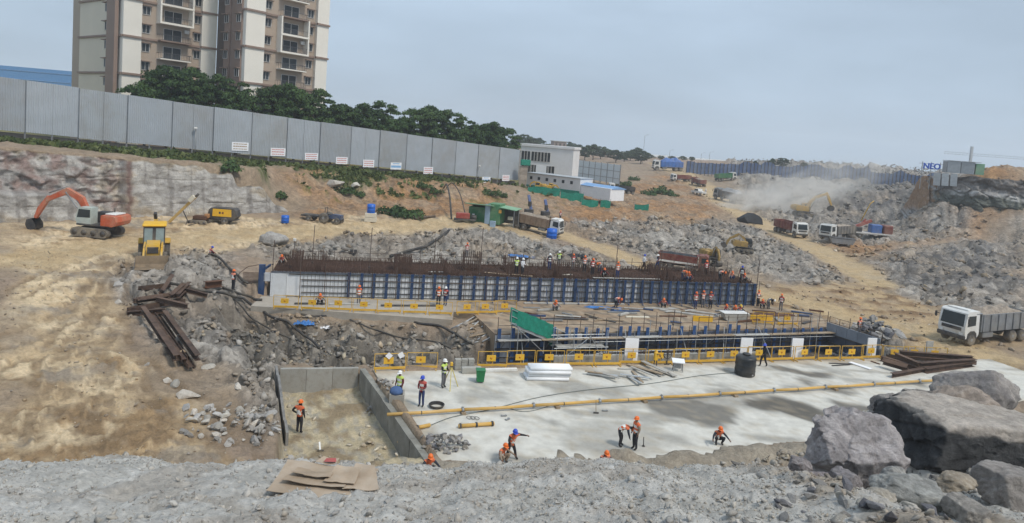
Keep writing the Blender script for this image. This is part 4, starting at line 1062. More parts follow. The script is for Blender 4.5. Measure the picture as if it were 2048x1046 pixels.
# ------------------------------------------------------------------ trees
def leaf_mat(name, c1, c2):
    m = bpy.data.materials.new(name); m.use_nodes = True; n, l = m.node_tree.nodes, m.node_tree.links
    b = n['Principled BSDF']; b.inputs['Roughness'].default_value = .7; b.inputs['Specular IOR Level'].default_value = .25
    g = n.new('ShaderNodeNewGeometry'); t = n.new('ShaderNodeTexCoord')
    nz_ = n.new('ShaderNodeTexNoise'); nz_.inputs['Scale'].default_value = .7; l.new(t.outputs['Object'], nz_.inputs['Vector'])
    ad = n.new('ShaderNodeMath'); ad.operation = 'ADD'; l.new(g.outputs['Random Per Island'], ad.inputs[0]); l.new(nz_.outputs['Fac'], ad.inputs[1])
    mr = n.new('ShaderNodeMapRange'); mr.inputs['From Min'].default_value = .4; mr.inputs['From Max'].default_value = 1.5; l.new(ad.outputs[0], mr.inputs['Value'])
    mx_ = n.new('ShaderNodeMixRGB'); mx_.inputs[1].default_value = (*c1, 1); mx_.inputs[2].default_value = (*c2, 1)
    oi = n.new('ShaderNodeObjectInfo'); a2 = n.new('ShaderNodeMath'); a2.operation = 'MULTIPLY_ADD'; a2.inputs[1].default_value = .45; l.new(oi.outputs['Random'], a2.inputs[0]); a3 = n.new('ShaderNodeMath'); a3.operation = 'SUBTRACT'; a3.inputs[1].default_value = .22; l.new(mr.outputs[0], a3.inputs[0]); l.new(a3.outputs[0], a2.inputs[2]); a2.use_clamp = True; l.new(a2.outputs[0], mx_.inputs[0]); l.new(mx_.outputs[0], b.inputs['Base Color'])
    return m
m_leaf = leaf_mat('dark_leaves', (.018, .042, .012), (.060, .11, .030))
m_leaf2 = leaf_mat('mid_leaves', (.022, .05, .016), (.07, .12, .035))
m_leaff = leaf_mat('far_leaves', (.03, .05, .025), (.06, .09, .04))
m_bark = M('bark', (.10, .075, .055), .9, var=.3, scale=4, bump=.03)
def quads_mesh(name, cen, nrm, size, mat, rg):
    """leaf sprays: one bent quad each"""
    n = len(cen)
    a = np.cross(nrm, rg.normal(size=(n,3))); a /= np.linalg.norm(a, axis=1)[:,None]+1e-9
    b = np.cross(nrm, a); s = size[:,None]
    v = np.stack([cen-a*s, cen-b*s*.55+nrm*s*.15, cen+a*s, cen+b*s*.55+nrm*s*.15], 1).reshape(-1, 3)
    me = bpy.data.meshes.new(name)
    me.vertices.add(4*n); me.vertices.foreach_set('co', v.ravel().astype(np.float32))
    me.loops.add(4*n); me.loops.foreach_set('vertex_index', np.arange(4*n, dtype=np.int32))
    me.polygons.add(n); me.polygons.foreach_set('loop_start', np.arange(0, 4*n, 4, dtype=np.int32)); me.polygons.foreach_set('loop_total', np.full(n, 4, np.int32))
    me.update(); me.validate(); me.materials.append(mat)
    return me
def crown_mesh(name, R, H, z0, nclump, per, mat, seed, leaf=.28):
    rg = np.random.default_rng(seed)
    C = []
    while len(C) < nclump:
        p = rg.uniform(-1, 1, 3)
        r = np.linalg.norm(p*np.array([1,1,1]))
        if r < 1 and r > .35: C.append(p)
    C = np.array(C); C[:,0] *= R*.86; C[:,1] *= R*.86; C[:,2] = z0+H*.5+C[:,2]*H*.5
    C[:,:2] *= (1-.35*np.clip((C[:,2:3]-z0)/H-.55, 0, 1))
    cr = rg.uniform(.16, .30, nclump)*R
    cen = []; nrm = []
    for c, r in zip(C, cr):
        d = rg.normal(size=(per,3)); d /= np.linalg.norm(d, axis=1)[:,None]; d[:,2] = np.abs(d[:,2])*.9-.25
        rr = r*rg.uniform(.45, 1.08, (per,1)); cen.append(c+d*rr*np.array([1.15,1.15,.8])); nrm.append(d+rg.normal(size=(per,3))*.55)
    cen = np.concatenate(cen); nrm = np.concatenate(nrm); nrm /= np.linalg.norm(nrm, axis=1)[:,None]
    return quads_mesh(name, cen, nrm, leaf*rg.uniform(.6, 1.3, len(cen)), mat, rg), C
def trunk_mesh(C, z0, H, r0, seed):
    rg = random.Random(seed); mb = MB()
    pts = [(0,0,-.4), (.1,.05,z0*.5), (.05,-.1,z0), (.2,.1,z0+H*.4), (.1,0,z0+H*.75)]
    mb.tube(pts, [r0, r0*.8, r0*.65, r0*.4, r0*.12], 7)
    for i in range(7):
        c = C[rg.randrange(len(C))]; h = z0*rg.uniform(.75, 1.2); mb.tube([(.05,0,h), (c[0]*.5,c[1]*.5,(h+c[2])/2+.2), tuple(c)], [r0*.4, r0*.25, r0*.06], 5)
    return shared(mb, 'trunk', m_bark)
KIND = []
for k in range(4):
    me, C = crown_mesh('crown', 4.2, 9.5+k*.4, 3.0, 95, 130, (m_leaf, m_leaf2)[k % 2], 40+k, .23)
    KIND.append((me, trunk_mesh(C, 3.0, 9.5, .28, k)))
def tree(x, y, z, k, sc, label, group, rz=None, name='tree'):
    r = empty(name, (x, y, z), rz if rz is not None else random.uniform(0, 6.28), label, 'tree', group)
    link_mesh('crown', KIND[k][0], r, scale=(sc[0], sc[0], sc[1])); link_mesh('trunk', KIND[k][1], r, scale=(sc[0], sc[0], sc[1]))
random.seed(21)
# (px of the middle, py of the tip)
TR = [(290,150),(335,131),(385,143),(432,158),(474,160),(545,168),(590,176),(628,186),(665,196),(688,206),(730,214),(762,210),(800,220),(838,213),(872,219),(905,228),(935,238),(962,245),(988,250),(1008,262)]
TL = ['leftmost broad dark green tree at the foot of the left tower','tall dark tree with the highest tip under the left tower','dark tree just right of the tallest one before the left tower','dark green tree below the dark gap between the towers',
      'dark tree left of the white strip of the right tower','rounded dark tree before the left half of the right tower','dark tree in front of the balconies of the right tower','dark tree before the right corner of the right tower',
      'dark tree just right of the right tower','small bushy tree drooping over the fence right of the towers','darker set back tree right of the drooping one','dark tree with a rounded top midway along the right half of the row',
      'dark tree beside the dip in the middle of the right row','pointed dark tree right of the dip in the row','dark tree next right of the pointed one','full dark tree above the banded notice','dark tree sloping down toward the fence end',
      'third tree from the right end of the row','second tree from the right end of the row','last dark tree beside the white building']
for i, (px, py) in enumerate(TR):
    lo, hi = -.6, 1.2
    for _ in range(40):
        m = (lo+hi)/2; p = fpt(m, -5.0-(i % 3)*1.3, 15.5)
        q = CAMROT.transposed() @ (p - Vector((0,0,CAMZ))); (lo, hi) = (m, hi) if CX - FPX*q.x/q.z < px else (lo, m)
    p = fpt(lo, -5.0-(i % 3)*1.3, 0); d = ray(px, py); zt = CAMZ+d.z/d.y*p.y; zg = fz(lo)-.3
    hh = (zt-zg)/12.6; wsc = (.86, 1.0, .92)[i % 3]*(1.05 if px < 700 else 1.12)
    tree(p.x, p.y, zg, i % 4, (wsc, hh), TL[i], 'trees in the row behind the grey fence')
# far wooded rise: separate crowns, smaller and paler with distance
KF = []
for k in range(3):
    me, C = crown_mesh('crown', 4.5, 7.5, 2.0, 40, 60, m_leaff, 70+k, .5); KF.append((me, trunk_mesh(C, 2.0, 7.5, .3, 20+k)))
FT = [(1035,271),(1050,268),(1066,271),(1080,276),(1098,287),(1122,288),(1140,284),(1156,288),(1172,287),(1188,289),(1203,292),(1218,295),(1234,300),(1250,302),(1262,298),(1275,295),(1284,300)]
FTL = ['dark tree tip just over the roof corner of the white building','small spiky topped tree over the white building roof, left of the rounded ones','rounded far tree over the left half of the white building roof','far tree sloping down left of the grey unfinished house',
       'low far tree left of the grey unfinished house','far tree directly right of the grey unfinished house','rounded far tree over the right corner of the white building','far tree over the left end of the pale screen fence',
       'far tree over the second panel of the pale screen fence','far tree over the third panel of the pale screen fence','far tree over the middle of the pale screen fence','low far tree over the right half of the pale screen fence',
       'far tree over the right end of the pale screen fence','far tree just past the right end of the screen fence','fuller far tree left of the highest one at the wood end','highest rounded tree at the right end of the far wood','last small tree at the right end of the far wood']
for i, (px, py) in enumerate(FT):
    D = 330 + (i % 4)*22; p = PD(px, py, D); zg = hgt(p.x, p.y); s = (p.z-zg)/9.4; s = max(.5, s)
    r = empty('hill_tree', (p.x, p.y, zg-.3), i*1.3, None, 'tree', 'trees on the far wooded rise')
    r['label'] = FTL[i]
    k = KF[i % 3]; link_mesh('crown', k[0], r, scale=(1.0, 1.0, s)); link_mesh('trunk', k[1], r, scale=(1, 1, s))
for i, (px, py, w, lab) in enumerate([(1545, 317, .55, 'lone small dark tree above the far blue fence, left one of two'), (1566, 315, .75, 'bushy dark tree above the far blue fence, right one of two'), (1610, 322, .45, 'low dark bush showing over the far blue fence'), (1512, 321, .4, 'faint small bush above the left half of the far blue fence')]):
    p = PD(px, py, 300); zg = hgt(p.x, p.y); r = empty('hill_tree', (p.x, p.y, zg-.3), i, lab, 'tree')
    k = KF[i % 3]; s = (p.z-zg)/9.4; link_mesh('crown', k[0], r, scale=(w, w, s)); link_mesh('trunk', k[1], r, scale=(w, w, s))
for i, (px, py, w, D, lab) in enumerate([(1300,309,.5,400,'low scrubby tree on the skyline just right of the far wood'),(1322,313,.45,395,'small round tree on the skyline left of the blue container truck'),(1345,316,.5,410,'low dark tree on the skyline above the blue container truck'),(1366,318,.42,400,'small dark tree on the skyline at the start of the far blue fence'),(1384,318,.38,390,'tiny tree peeping over the left end of the far blue fence'),(1216,299,.6,400,'hazy tree far behind the middle of the pale screen fence')]):
    p = PD(px, py, D); zg = hgt(p.x, p.y); r = empty('hill_tree', (p.x, p.y, zg-.4), i, lab, 'tree')
    k = KF[i % 3]; s = max(.3, (p.z-zg)/9.4); link_mesh('crown', k[0], r, scale=(w*1.7, w, s)); link_mesh('trunk', k[1], r, scale=(w, w, s))
# far house on the rise
p = PD(1117, 292, 320); fh = empty('hill_house', (p.x, p.y, p.z-8), .2, 'small unfinished grey house among the trees on the far rise', 'house')
MB().box((0, 0, 5), (6, 6, 10)).build('wall', M('hazy_brick', (.28,.23,.21), .9), fh)
for i in range(2):
    for j in range(3): MB().box((-1.9+j*1.9, -3.02, 6.2+i*2.5), (.9, .1, 1.2)).build('window', m_dark, fh)
MB().box((0, 0, 10.2), (6.6, 6.6, .35)).build('roof', m_conc, fh)

# ------------------------------------------------------------------ grass and scrub on the bank
def scrub():
    rg = np.random.default_rng(77); n = 42000
    u = rg.uniform(-.45, 1.0, n); s = rg.uniform(-.5, 14, n)
    L = u*FLEN; x = FL[0]+FDIR[0]*L+FNRM[0]*s; y = FL[1]+FDIR[1]*L+FNRM[1]*s
    z, col, rock, calm, gr = ground_fields(x, y)
    keep = gr > rg.uniform(.25, .95, n)
    x, y, z = x[keep], y[keep], z[keep]; m = len(x)
    sz = rg.uniform(.18, .5, m)*(1+.8*np.clip(pn(x*.3, y*.3, 7), 0, 1))
    cen = np.stack([x, y, z+sz*.5], -1); nr = rg.normal(size=(m,3)); nr[:,2] *= .5; nr /= np.linalg.norm(nr, axis=1)[:,None]
    link_mesh('grass', quads_mesh('grass', cen, nr, sz, leaf_mat('scrub_leaves', (.035,.065,.018), (.12,.14,.045)), rg), kind='stuff')
scrub()
def bush(px, py, R, label, k=0):
    p = G(px, py); rg = np.random.default_rng(int(px)); n = 420
    d = rg.normal(size=(n,3)); d /= np.linalg.norm(d, axis=1)[:,None]; d[:,2] = np.abs(d[:,2])
    rr = R*rg.uniform(.5, 1.05, (n,1))*(1+.3*np.sin(d[:,:1]*5+px)); cen = d*rr*np.array([1.3,1.0,.75]); nr = d+rg.normal(size=(n,3))*.6; nr /= np.linalg.norm(nr, axis=1)[:,None]
    r = empty('bush', p, 0, label, 'bush', 'scrub bushes on the dirt bank')
    link_mesh('foliage', quads_mesh('foliage', cen, nr, R*.17*rg.uniform(.6,1.3,n), m_leaf2, rg), r)
    mb = MB()
    for i in range(5): mb.tube([(0,0,-.1), (math.cos(i*1.3)*R*.5, math.sin(i*1.3)*R*.5, R*.45)], [.03, .015], 4)
    mb.build('stem', m_bark, r)
for px, py, R, lab in [(690,386,1.3,'dark green bush on the dirt bank under the fence middle'),(715,392,1.0,'small bush right below the pale rock slab on the bank'),(560,395,1.1,'green bush at the right end of the sheer rock cut'),
                       (785,428,1.6,'wide dark bush right of the blue drum at the bank foot'),(815,434,1.8,'dark bush above the fallen log at the bank foot'),(845,375,1.2,'bush hanging below the fence right of the banded notice'),
                       (870,385,1.1,'bush beside the two bent black hoses'),(985,390,1.3,'bush below the right end of the fence'),(1005,394,1.0,'low bush right at the end of the fence foot'),
                       (460,342,1.5,'tuft of scrub over the right shoulder of the rock cut'),(1250,372,1.8,'bush on the brown bank right of the white shed'),(1268,360,1.5,'bush up the brown bank above the truck'),
                       (1320,386,2.2,'green bush on the rubble spur beside the haul road'),(1340,392,1.8,'lower green bush on the rubble spur beside the haul road'),(1300,390,1.6,'left bush of the three on the rubble spur')]:
    bush(px, py, R, lab)

# ------------------------------------------------------------------ far blue fence
def far_fence():
    pts = [PD(1372, 344, 262), PD(1500, 350, 255), PD(1620, 357, 247), PD(1740, 366, 238), PD(1866, 376, 229)]
    r = empty('blue_fence', pts[0], 0, 'long faded blue sheet fence along the far rim of the pit', 'fence')
    mts = [M('blue_sheet_%s' % s, c, .6, var=.15, dirt=(.3,.32,.36), dirt_amt=.35) for s, c in (('deep', (.09,.14,.28)), ('mid', (.13,.18,.32)), ('pale', (.17,.22,.34)))]
    tot = sum((pts[i+1]-pts[i]).length for i in range(4)); n = 68; me = {}
    for i in range(n):
        t = i/n*4; k = min(3, int(t)); f = t-k; a = pts[k].lerp(pts[k+1], f)
        t2 = (i+1)/n*4; k2 = min(3, int(t2)); b = pts[k2].lerp(pts[k2+1], t2-k2)
        za, zb_ = hgt(a.x, a.y), hgt(b.x, b.y); za = max(za, a.z-.6); zb_ = max(zb_, b.z-.6)
        a = Vector((a.x, a.y, za)) - pts[0]; b = Vector((b.x, b.y, zb_)) - pts[0]; g = (b-a)*.04; a2, b2 = a+g, b-g; h = 4.4+random.uniform(-.15,.15)
        n_ = Vector((0, .12, 0))
        MB().add([a2+Vector((0,0,.1)), b2+Vector((0,0,.1)), b2+Vector((0,0,h)), a2+Vector((0,0,h)), a2+n_+Vector((0,0,.1)), b2+n_+Vector((0,0,.1)), b2+n_+Vector((0,0,h)), a2+n_+Vector((0,0,h))],
                 [(0,1,2,3),(7,6,5,4),(0,4,5,1),(1,5,6,2),(2,6,7,3),(3,7,4,0)]).build('sheet', mts[(i*7+i//3) % 3], r)
        MB().bar(a+Vector((0,-.1,-.6)), a+Vector((0,-.1,4.6)), .22).build('post', m_dark, r)
far_fence()
# right-hand cliff top: sheet sheds and the sign
def corr_sheet(name, w, h, mat, parent, loc, rz=0, tilt=0):
    mb = MB(); n = 14; vs = []; fs = []
    for i in range(n*4+1):
        x = -w/2+w*i/(n*4); d = (0, .05, .05, 0)[i % 4]; vs += [(x, -d, 0), (x, -d+tilt, h)]
    for i in range(n*4): fs.append((2*i, 2*i+2, 2*i+3, 2*i+1))
    mb.add(vs, fs); return mb.build(name, mat, parent, loc=loc, rz=rz)
p = PD(1921, 345, 148); hs = empty('sheet_shed', (p.x, p.y, p.z-.2), -.35, 'grey sheet metal shed on top of the right cliff', 'shed')
MB().box((0, 2.2, 1.25), (5.2, 4, 2.5)).build('wall', m_grey, hs)
for i in range(2): corr_sheet('sheet', 2.4, 2.6, m_galv, hs, (-1.3+i*2.6, .12, 0))
MB().box((3.6, 2.0, 1.2), (1.6, 3.6, 2.4)).build('lean_to', m_greenlt, hs)
MB().box((.5, 2.2, 2.65), (6.4, 4.6, .12)).build('roof', m_galv, hs)
p = PD(1889, 372, 146); 
cl = empty('hanging_sheets', (p.x, p.y, p.z), -.2, 'three pale corrugated sheets hanging down the cliff below the shed', 'metal sheet')
for i in range(3): corr_sheet('sheet', 1.35, 2.7, m_galv, cl, (-1.6+i*1.65, 0, .05*i), tilt=.3)
p = PD(1864, 330, 150); sg = empty('roof_sign', (p.x, p.y, p.z-.95), -.1, 'raised blue letter sign reading NEO beside the cliff top shed', 'sign')
fc = bpy.data.curves.new('letters', 'FONT'); fc.body = 'NEO'; fc.size = 1.75; fc.extrude = .12; fc.align_x = 'CENTER'; fc.offset = .035
m_neo = M('blue_letters', (.03, .09, .42), .5)
lo_ = bpy.data.objects.new('letters', fc); COL.objects.link(lo_); lo_.rotation_euler = (math.pi/2, 0, 0); lo_.parent = sg; fc.materials.append(m_neo); lo_.location = (0, 0, .1)
bpy.context.view_layer.update()
dg = bpy.context.evaluated_depsgraph_get(); me = bpy.data.meshes.new_from_object(lo_.evaluated_get(dg)); me.materials.clear(); me.materials.append(m_neo)
bpy.data.objects.remove(lo_); link_mesh('letters', me, sg, loc=(0,0,.1), rot=(math.pi/2,0,0))
mb = MB()
for x in (-1.9, 0, 1.9): mb.bar((x, .25, -4.5), (x, .25, 1.6), .12)
for z in (.05, 1.2): mb.bar((-2.6, .2, z), (2.6, .2, z), .08)
mb.build('frame', m_grey, sg)
# ------------------------------------------------------------------ near formwork in the trench, walkway, railings
m_bform = M('blue_form_upright', (.025, .095, .27), .55, .1, var=.3, dirt=(.25,.25,.25), dirt_amt=.3)
def bw(t, d, z): return BF0 + BDIR*t + BNRM*d + Vector((0, 0, z))   # d towards the camera
nf = empty('formwork_wall', BF0, math.atan2(BDIR.y, BDIR.x), 'dark formwork in the trench behind the slab barricades, with short blue uprights', 'formwork wall')
NB = 26; pw = BLEN/NB
me1 = shared(MB().bevbox((0, 0, -1.15), (pw-.02, .08, 2.1), .01), 'panel', m_darkply)
me2 = shared(MB().bevbox((0, 0, -1.15), (pw-.02, .08, 2.1), .01), 'panel', m_ply)
for i in range(NB): link_mesh('panel', me1 if (i % 5) or i > 8 else me2, nf, ((i+.5)*pw, -.08, 0))
meu = shared(MB().bar((-.07, 0, -2.2), (-.07, 0, .48), .08, .12).bar((.07, 0, -2.2), (.07, 0, .48), .08, .12), 'upright', m_bform)
random.seed(5); t = .3
while t < BLEN*.72: link_mesh('upright', meu, nf, (t, -.2, random.uniform(-.12, .06))); t += random.uniform(.75, 1.25)
while t < BLEN: link_mesh('upright', meu, nf, (t, -.2, -.42)); t += 1.0
for z in (-.5, -1.1, -1.8): MB().bar((0, -.3, z), (BLEN, -.3, z), .09, .1).build('waler', m_dark, nf)
for i in range(9):
    L = BLEN/9; MB().bevbox(((i+.5)*L, -.85, -.22+random.uniform(-.03,.03)), (L-.06, .5, .05), .01).build('walkway_plank', m_wood if i % 3 else m_board, nf)
meb = shared(MB().bar((0, -.2, -.3), (0, -1.2, -.3), .06).bar((0, -1.1, -.3), (0, -.2, -1.1), .05), 'bracket', m_grey)
for i in range(17): link_mesh('bracket', meb, nf, (.5+i*BLEN/17, 0, 0))
for t in (2.0, 6.5, 11, 16.2, 20.5, 24): MB().tube([(t, -.3, .3), (t+random.uniform(-.6,.9), -1.25, -2.2)], .035, 5).build('brace', m_galv, nf)
# return along the right hand end of the trench
RE = Vector((32.3, 56.4, 0)); d = RE-BF1; rl = d.length
rf = empty('formwork_wall', BF1, math.atan2(d.y, d.x), 'grey and black formwork returning toward the slab at the right end of the trench', 'formwork wall')
for i in range(5):
    MB().bevbox(((i+.5)*rl/5, -.1, -1.35), (rl/5-.02, .08, 1.8), .01).build('panel', m_darkply, rf)
    MB().bevbox(((i+.5)*rl/5, -.14, .05), (rl/5-.02, .08, .95), .01).build('upper_panel', M('grey_upper_panel', (.23,.25,.28), .6, var=.15) if i == 0 else bpy.data.materials['grey_upper_panel'], rf)
for z in (-.45, -1.2, -1.9): MB().bar((0, -.22, z), (rl, -.22, z), .09).build('waler', m_dark, rf)

def railing(a, b, n, h, label, low=.0, mat=m_dark, r=.028, rails=(.5, 1.0), name='railing'):
    a, b = Vector(a), Vector(b); d = b-a; L = Vector((d.x, d.y, 0)).length; o = empty(name, a, math.atan2(d.y, d.x), label, 'railing')
    for i in range(n+1):
        f = i/n; hh = h*random.uniform(.8, 1.25); z0 = (b.z-a.z)*f
        MB().tube([(L*f, 0, z0+low), (L*f+random.uniform(-.04,.04), random.uniform(-.03,.03), z0+hh)], r, 5).build('post', mat, o)
    for k in rails: MB().tube([(0, 0, h*k*.9), (L, 0, (b.z-a.z)+h*k*.9)], r*.8, 5).build('rail', mat, o)
    return o
m_pole = M('rusty_scaffold', (.11, .08, .065), .75, .2, var=.3)
random.seed(9)
railing(bw(.2, .05, 0), bw(BLEN*.55, .05, 0), 15, 1.35, 'row of thin dark poles with rails along the left half of the near deck edge', mat=m_pole, rails=(.55,))
railing(bw(BLEN*.57, .05, 0), bw(BLEN-.1, .05, 0), 14, 1.3, 'row of thin dark poles with rails along the right half of the near deck edge', mat=m_pole, rails=(.55, .95))
railing(BF1+Vector((.1,-.1,0)), RE+Vector((0,0,0)), 5, 1.25, 'dark poles along the trench return by the right stone heap', mat=m_pole, rails=(.5, .95))
railing(aw(1, 5.6, RTOP-.1), aw(ALEN*.5, 5.6, RTOP-.1), 11, 1.15, 'thin rusty scaffold posts and rails behind the left half of the bar mat', mat=m_pole, rails=(.45, .9))
railing(aw(ALEN*.52, 5.6, RTOP-.1), aw(ALEN-.2, 5.6, RTOP-.1), 14, 1.1, 'thin rusty scaffold posts and rails behind the right half of the bar mat', mat=m_pole, rails=(.45, .9))
railing(aw(2.5, -.5, 0), aw(21, -.5, 0), 9, 2.9, 'tall thin dark poles in front of the white panels, left part', mat=m_pole, rails=(.62,), r=.035)
railing(aw(22, -.45, 0), aw(ALEN, -.45, 0), 12, 2.75, 'tall thin dark poles in front of the blue uprights, right part', mat=m_pole, rails=(), r=.028)
POL = [(262, 0, 0)]
for i, (px, y0, y1) in enumerate([(624, 450, 535), (738, 455, 545), (865, 475, 560), (958, 455, 560), (1228, 490, 570), (1318, 500, 560), (1512, 520, 585), (1425, 505, 575), (1140, 500, 560), (545, 480, 540), (1345, 620, 660), (1468, 560, 600)]):
    lo = P(px, y1, RTOP if y1 < 590 else 0); top = PD(px, y0, lo.y)
    o = empty('scaffold_pole', lo, 0, ['tallest thin pole rising left of the second column cage','thin pole rising from the middle of the left bar mat','thin pole beside the two bent bar cages','thin rusty pole beside the right hand mesh cage','thin pole rising behind the people on the right mat','short pole left of the maroon truck',
        'thin pole at the right end of the raised raft','thin pole before the maroon truck cab','thin pole behind the group of workers in mid mat','short thin pole near the first column cage','pole rising from the near deck','slanting pole at the right end of the blue uprights'][i], 'pole', 'single scaffold poles')
    MB().tube([(0, 0, -.6), (.03, 0, (top.z-lo.z)*.6), (.06, .02, top.z-lo.z)], .035, 5).build('tube', m_pole, o)
    MB().bevbox((0, 0, .5), (.14, .14, .12), .02).build('coupler', m_dark, o)

# stair tower with the green net
s0 = bw(1.2, .95, 1.0); s1 = P(1143, 697, -1.5)
dv = s1-s0; sl_ = Vector((dv.x, dv.y, 0)).length; dzs = dv.z
st = empty('access_stair', s0, math.atan2(dv.y, dv.x), 'steel access stair with a green safety net running down into the trench', 'stair')
for yy in (-.45, .45): MB().bar((0, yy, -.05), (sl_, yy, dzs-.05), .06, .22).build('stringer', m_galv, st)
for i in range(13):
    f = (i+.5)/13; MB().bevbox((sl_*f, 0, dzs*f+.04), (.30, .86, .05), .01).build('tread', m_galv, st)
for yy in (-.47, .47):
    for i in range(7): f = i/6; MB().tube([(sl_*f, yy, dzs*f-.1), (sl_*f, yy, dzs*f+1.1)], .03, 5).build('post', m_galv, st)
    for h in (.55, 1.08): MB().tube([(0, yy, h), (sl_, yy, dzs+h)], .028, 5).build('rail', m_galv, st)
for x in (0.1, sl_*.45, sl_*.9):
    for yy in (-.5, .5): MB().tube([(x, yy, dzs*x/sl_), (x, yy, -2.4)], .035, 5).build('leg', m_galv, st)
MB().tube([(.1, -.5, -.2), (sl_*.45, -.5, -2.3)], .03, 5).build('brace', m_galv, st)
def netsheet(w, ha, hb, y, x0):
    mb = MB(); vs = []; n = 22; m = 6
    for i in range(n+1):
        for j in range(m+1):
            f = i/n; g = j/m; zb_ = dzs*(x0+w*f)/sl_
            vs.append((x0+w*f, y+.02*math.sin(i*1.3+j*.8)*(1-abs(g-.5)), zb_+.05+(ha+(hb-ha)*f)*g+.025*math.sin(i*.9)))
    fs = [(i*(m+1)+j, (i+1)*(m+1)+j, (i+1)*(m+1)+j+1, i*(m+1)+j+1) for i in range(n) for j in range(m)]
    mb.smooth = True; return mb.add(vs, fs)
netsheet(sl_*.60, 1.15, 1.25, -.53, -.1).build('safety_net', m_net, st)
netsheet(sl_*.60, 1.15, 1.25, .53, -.1).build('safety_net', m_net, st)
MB().box((sl_*.62-.2, 0, dzs*.62+.3), (.03, 1.0, 1.3)).build('net_end', m_net, st)
# tube scaffold right of the stair
sc_ = empty('trench_scaffold', bw(4.6, .75, -2.25), math.atan2(BDIR.y, BDIR.x), 'grey tube scaffold standing in the trench right of the stair', 'scaffold')
for i in range(4):
    for yy in (0, -.8): MB().tube([(i*1.4, yy, 0), (i*1.4, yy, 2.9)], .03, 5).build('upright', m_galv, sc_)
for z in (.7, 1.5, 2.3):
    for yy in (0, -.8): MB().tube([(-.2, yy, z), (4.4, yy, z)], .028, 5).build('ledger', m_galv, sc_)
MB().tube([(0, -.82, .2), (2.8, -.82, 2.4)], .028, 5).build('brace', m_galv, sc_); MB().tube([(4.2, -.82, .2), (2.8, -.82, 2.4)], .028, 5).build('brace', m_galv, sc_)
MB().bevbox((2.1, -.4, 1.55), (4, .7, .05), .01).build('platform', m_board, sc_)

# ------------------------------------------------------------------ yellow barricades
def barricade_proto(k):
    o = empty('barricade', (0,0,0), 0, 'x', 'barricade'); W = 1.95
    for x in (-W/2, 0, W/2): MB().bar((x, 0, .08), (x, 0, 1.12), .04).build('post', m_barr, o)
    for z in (.14, 1.1): MB().bar((-W/2, 0, z), (W/2, 0, z), .04).build('rail', m_barr, o)
    MB().bevbox((0, -.01, .17), (W, .03, .17), .008).build('toe_board', m_barr, o)
    for x in (-W*.46, W*.46): MB().bar((x, -.3, .03), (x, .3, .03), .05).build('foot', m_barr, o)
    if k == 0:
        pl = MB().bevbox((-.1, -.045, .66), (.62, .025, .42), .008).build('sign_plate', m_plate, o)
        MB().cyl((-.1, -.064, .67), (0,1,0), .075, .012, 10).build('emblem', M('orange_emblem', (.55,.22,.02), .5) if 'orange_emblem' not in bpy.data.materials else bpy.data.materials['orange_emblem'], pl)
    return o
BP = barricade_proto(0)
ORD = ['leftmost ', 'second ', 'third ', 'fourth ', 'fifth ', 'sixth ', 'seventh ', 'eighth ', 'ninth ', 'tenth ']
def barr_row(pts, label, group, skip=()):
    global BPused
    seg = [(pts[i], pts[i+1]) for i in range(len(pts)-1)]; k = 0
    for a, b in seg:
        a, b = Vector(a), Vector(b); d = b-a; L = d.length; n = max(1, round(L/2.02)); rz = math.atan2(d.y, d.x)
        for i in range(n):
            p = a + d*((i+.5)/n) + Vector((random.uniform(-.08,.08), random.uniform(-.14,.14), 0)); p.z = 0.004
            if k in skip: k += 1; continue
            r = rz+random.uniform(-.09, .09)
            o = BP if not BPused else copy_tree(BP)
            BPused = True
            o.location = p; o.rotation_euler = (0, 0, r); o['label'] = label[min(k, len(label)-1)] if isinstance(label, list) else (label if n < 2 else ORD[k]+label); o['group'] = group; k += 1
BPused = False
random.seed(14)
barr_row([P(546, 617, 0), P(905, 630, 0)], 'yellow barricade on the concrete strip before the white formwork', 'barricades before the white formwork')
barr_row([P(915, 628, 0), P(1030, 627, 0)], 'yellow barricade left of the green net on the upper deck', 'barricades left of the green net')
sb0, sb1 = Vector((-7.8, 41.75, 0)), Vector((30.2, 52.45, 0)); sbd = (sb1-sb0).normalized()
def sbp(px, off=0.0):
    d_ = ray(px, 700); k = d_.x/d_.y; t = (k*sb0.y-sb0.x)/(sbd.x-k*sbd.y); return sb0+sbd*t+Vector((sbd.y, -sbd.x, 0))*off
barr_row([sbp(746, .1), sbp(875, .1)], 'yellow barricade at the left end of the slab edge, above the rubble pit', 'barricades at the left of the slab')
barr_row([sbp(955, .1), sbp(1765, .1)], ['yellow barricade '+q for q in ('behind the green bin','just left of the white pipe bundle','behind the left half of the white pipe bundle','behind the right end of the white pipe bundle','behind the brown boards left of the scrap heap','just left of the first blank white board','standing before the first blank white board','beside the small yellow pump','just right of the white topped stand','just left of the black water tank',
 'right behind the black water tank','behind the walking person in dark clothes','just left of the third blank white board','standing before the third blank white board','next right of the third blank white board','above the dark bars lying on the slab','above the white strip lying on the slab','standing before the last white board of the trench','at the right end of the trench row','last of the trench row')], 'barricades along the trench')
barr_row([sbp(1765, .3), sbp(1868, 1.2)], 'yellow barricade behind the right hand beam stack', 'barricades at the right of the slab')
barr_row([P(1500, 646, 0), P(1600, 651, 0)], 'yellow barricade on the upper deck right, by the crouching workers', 'barricades on the upper deck')
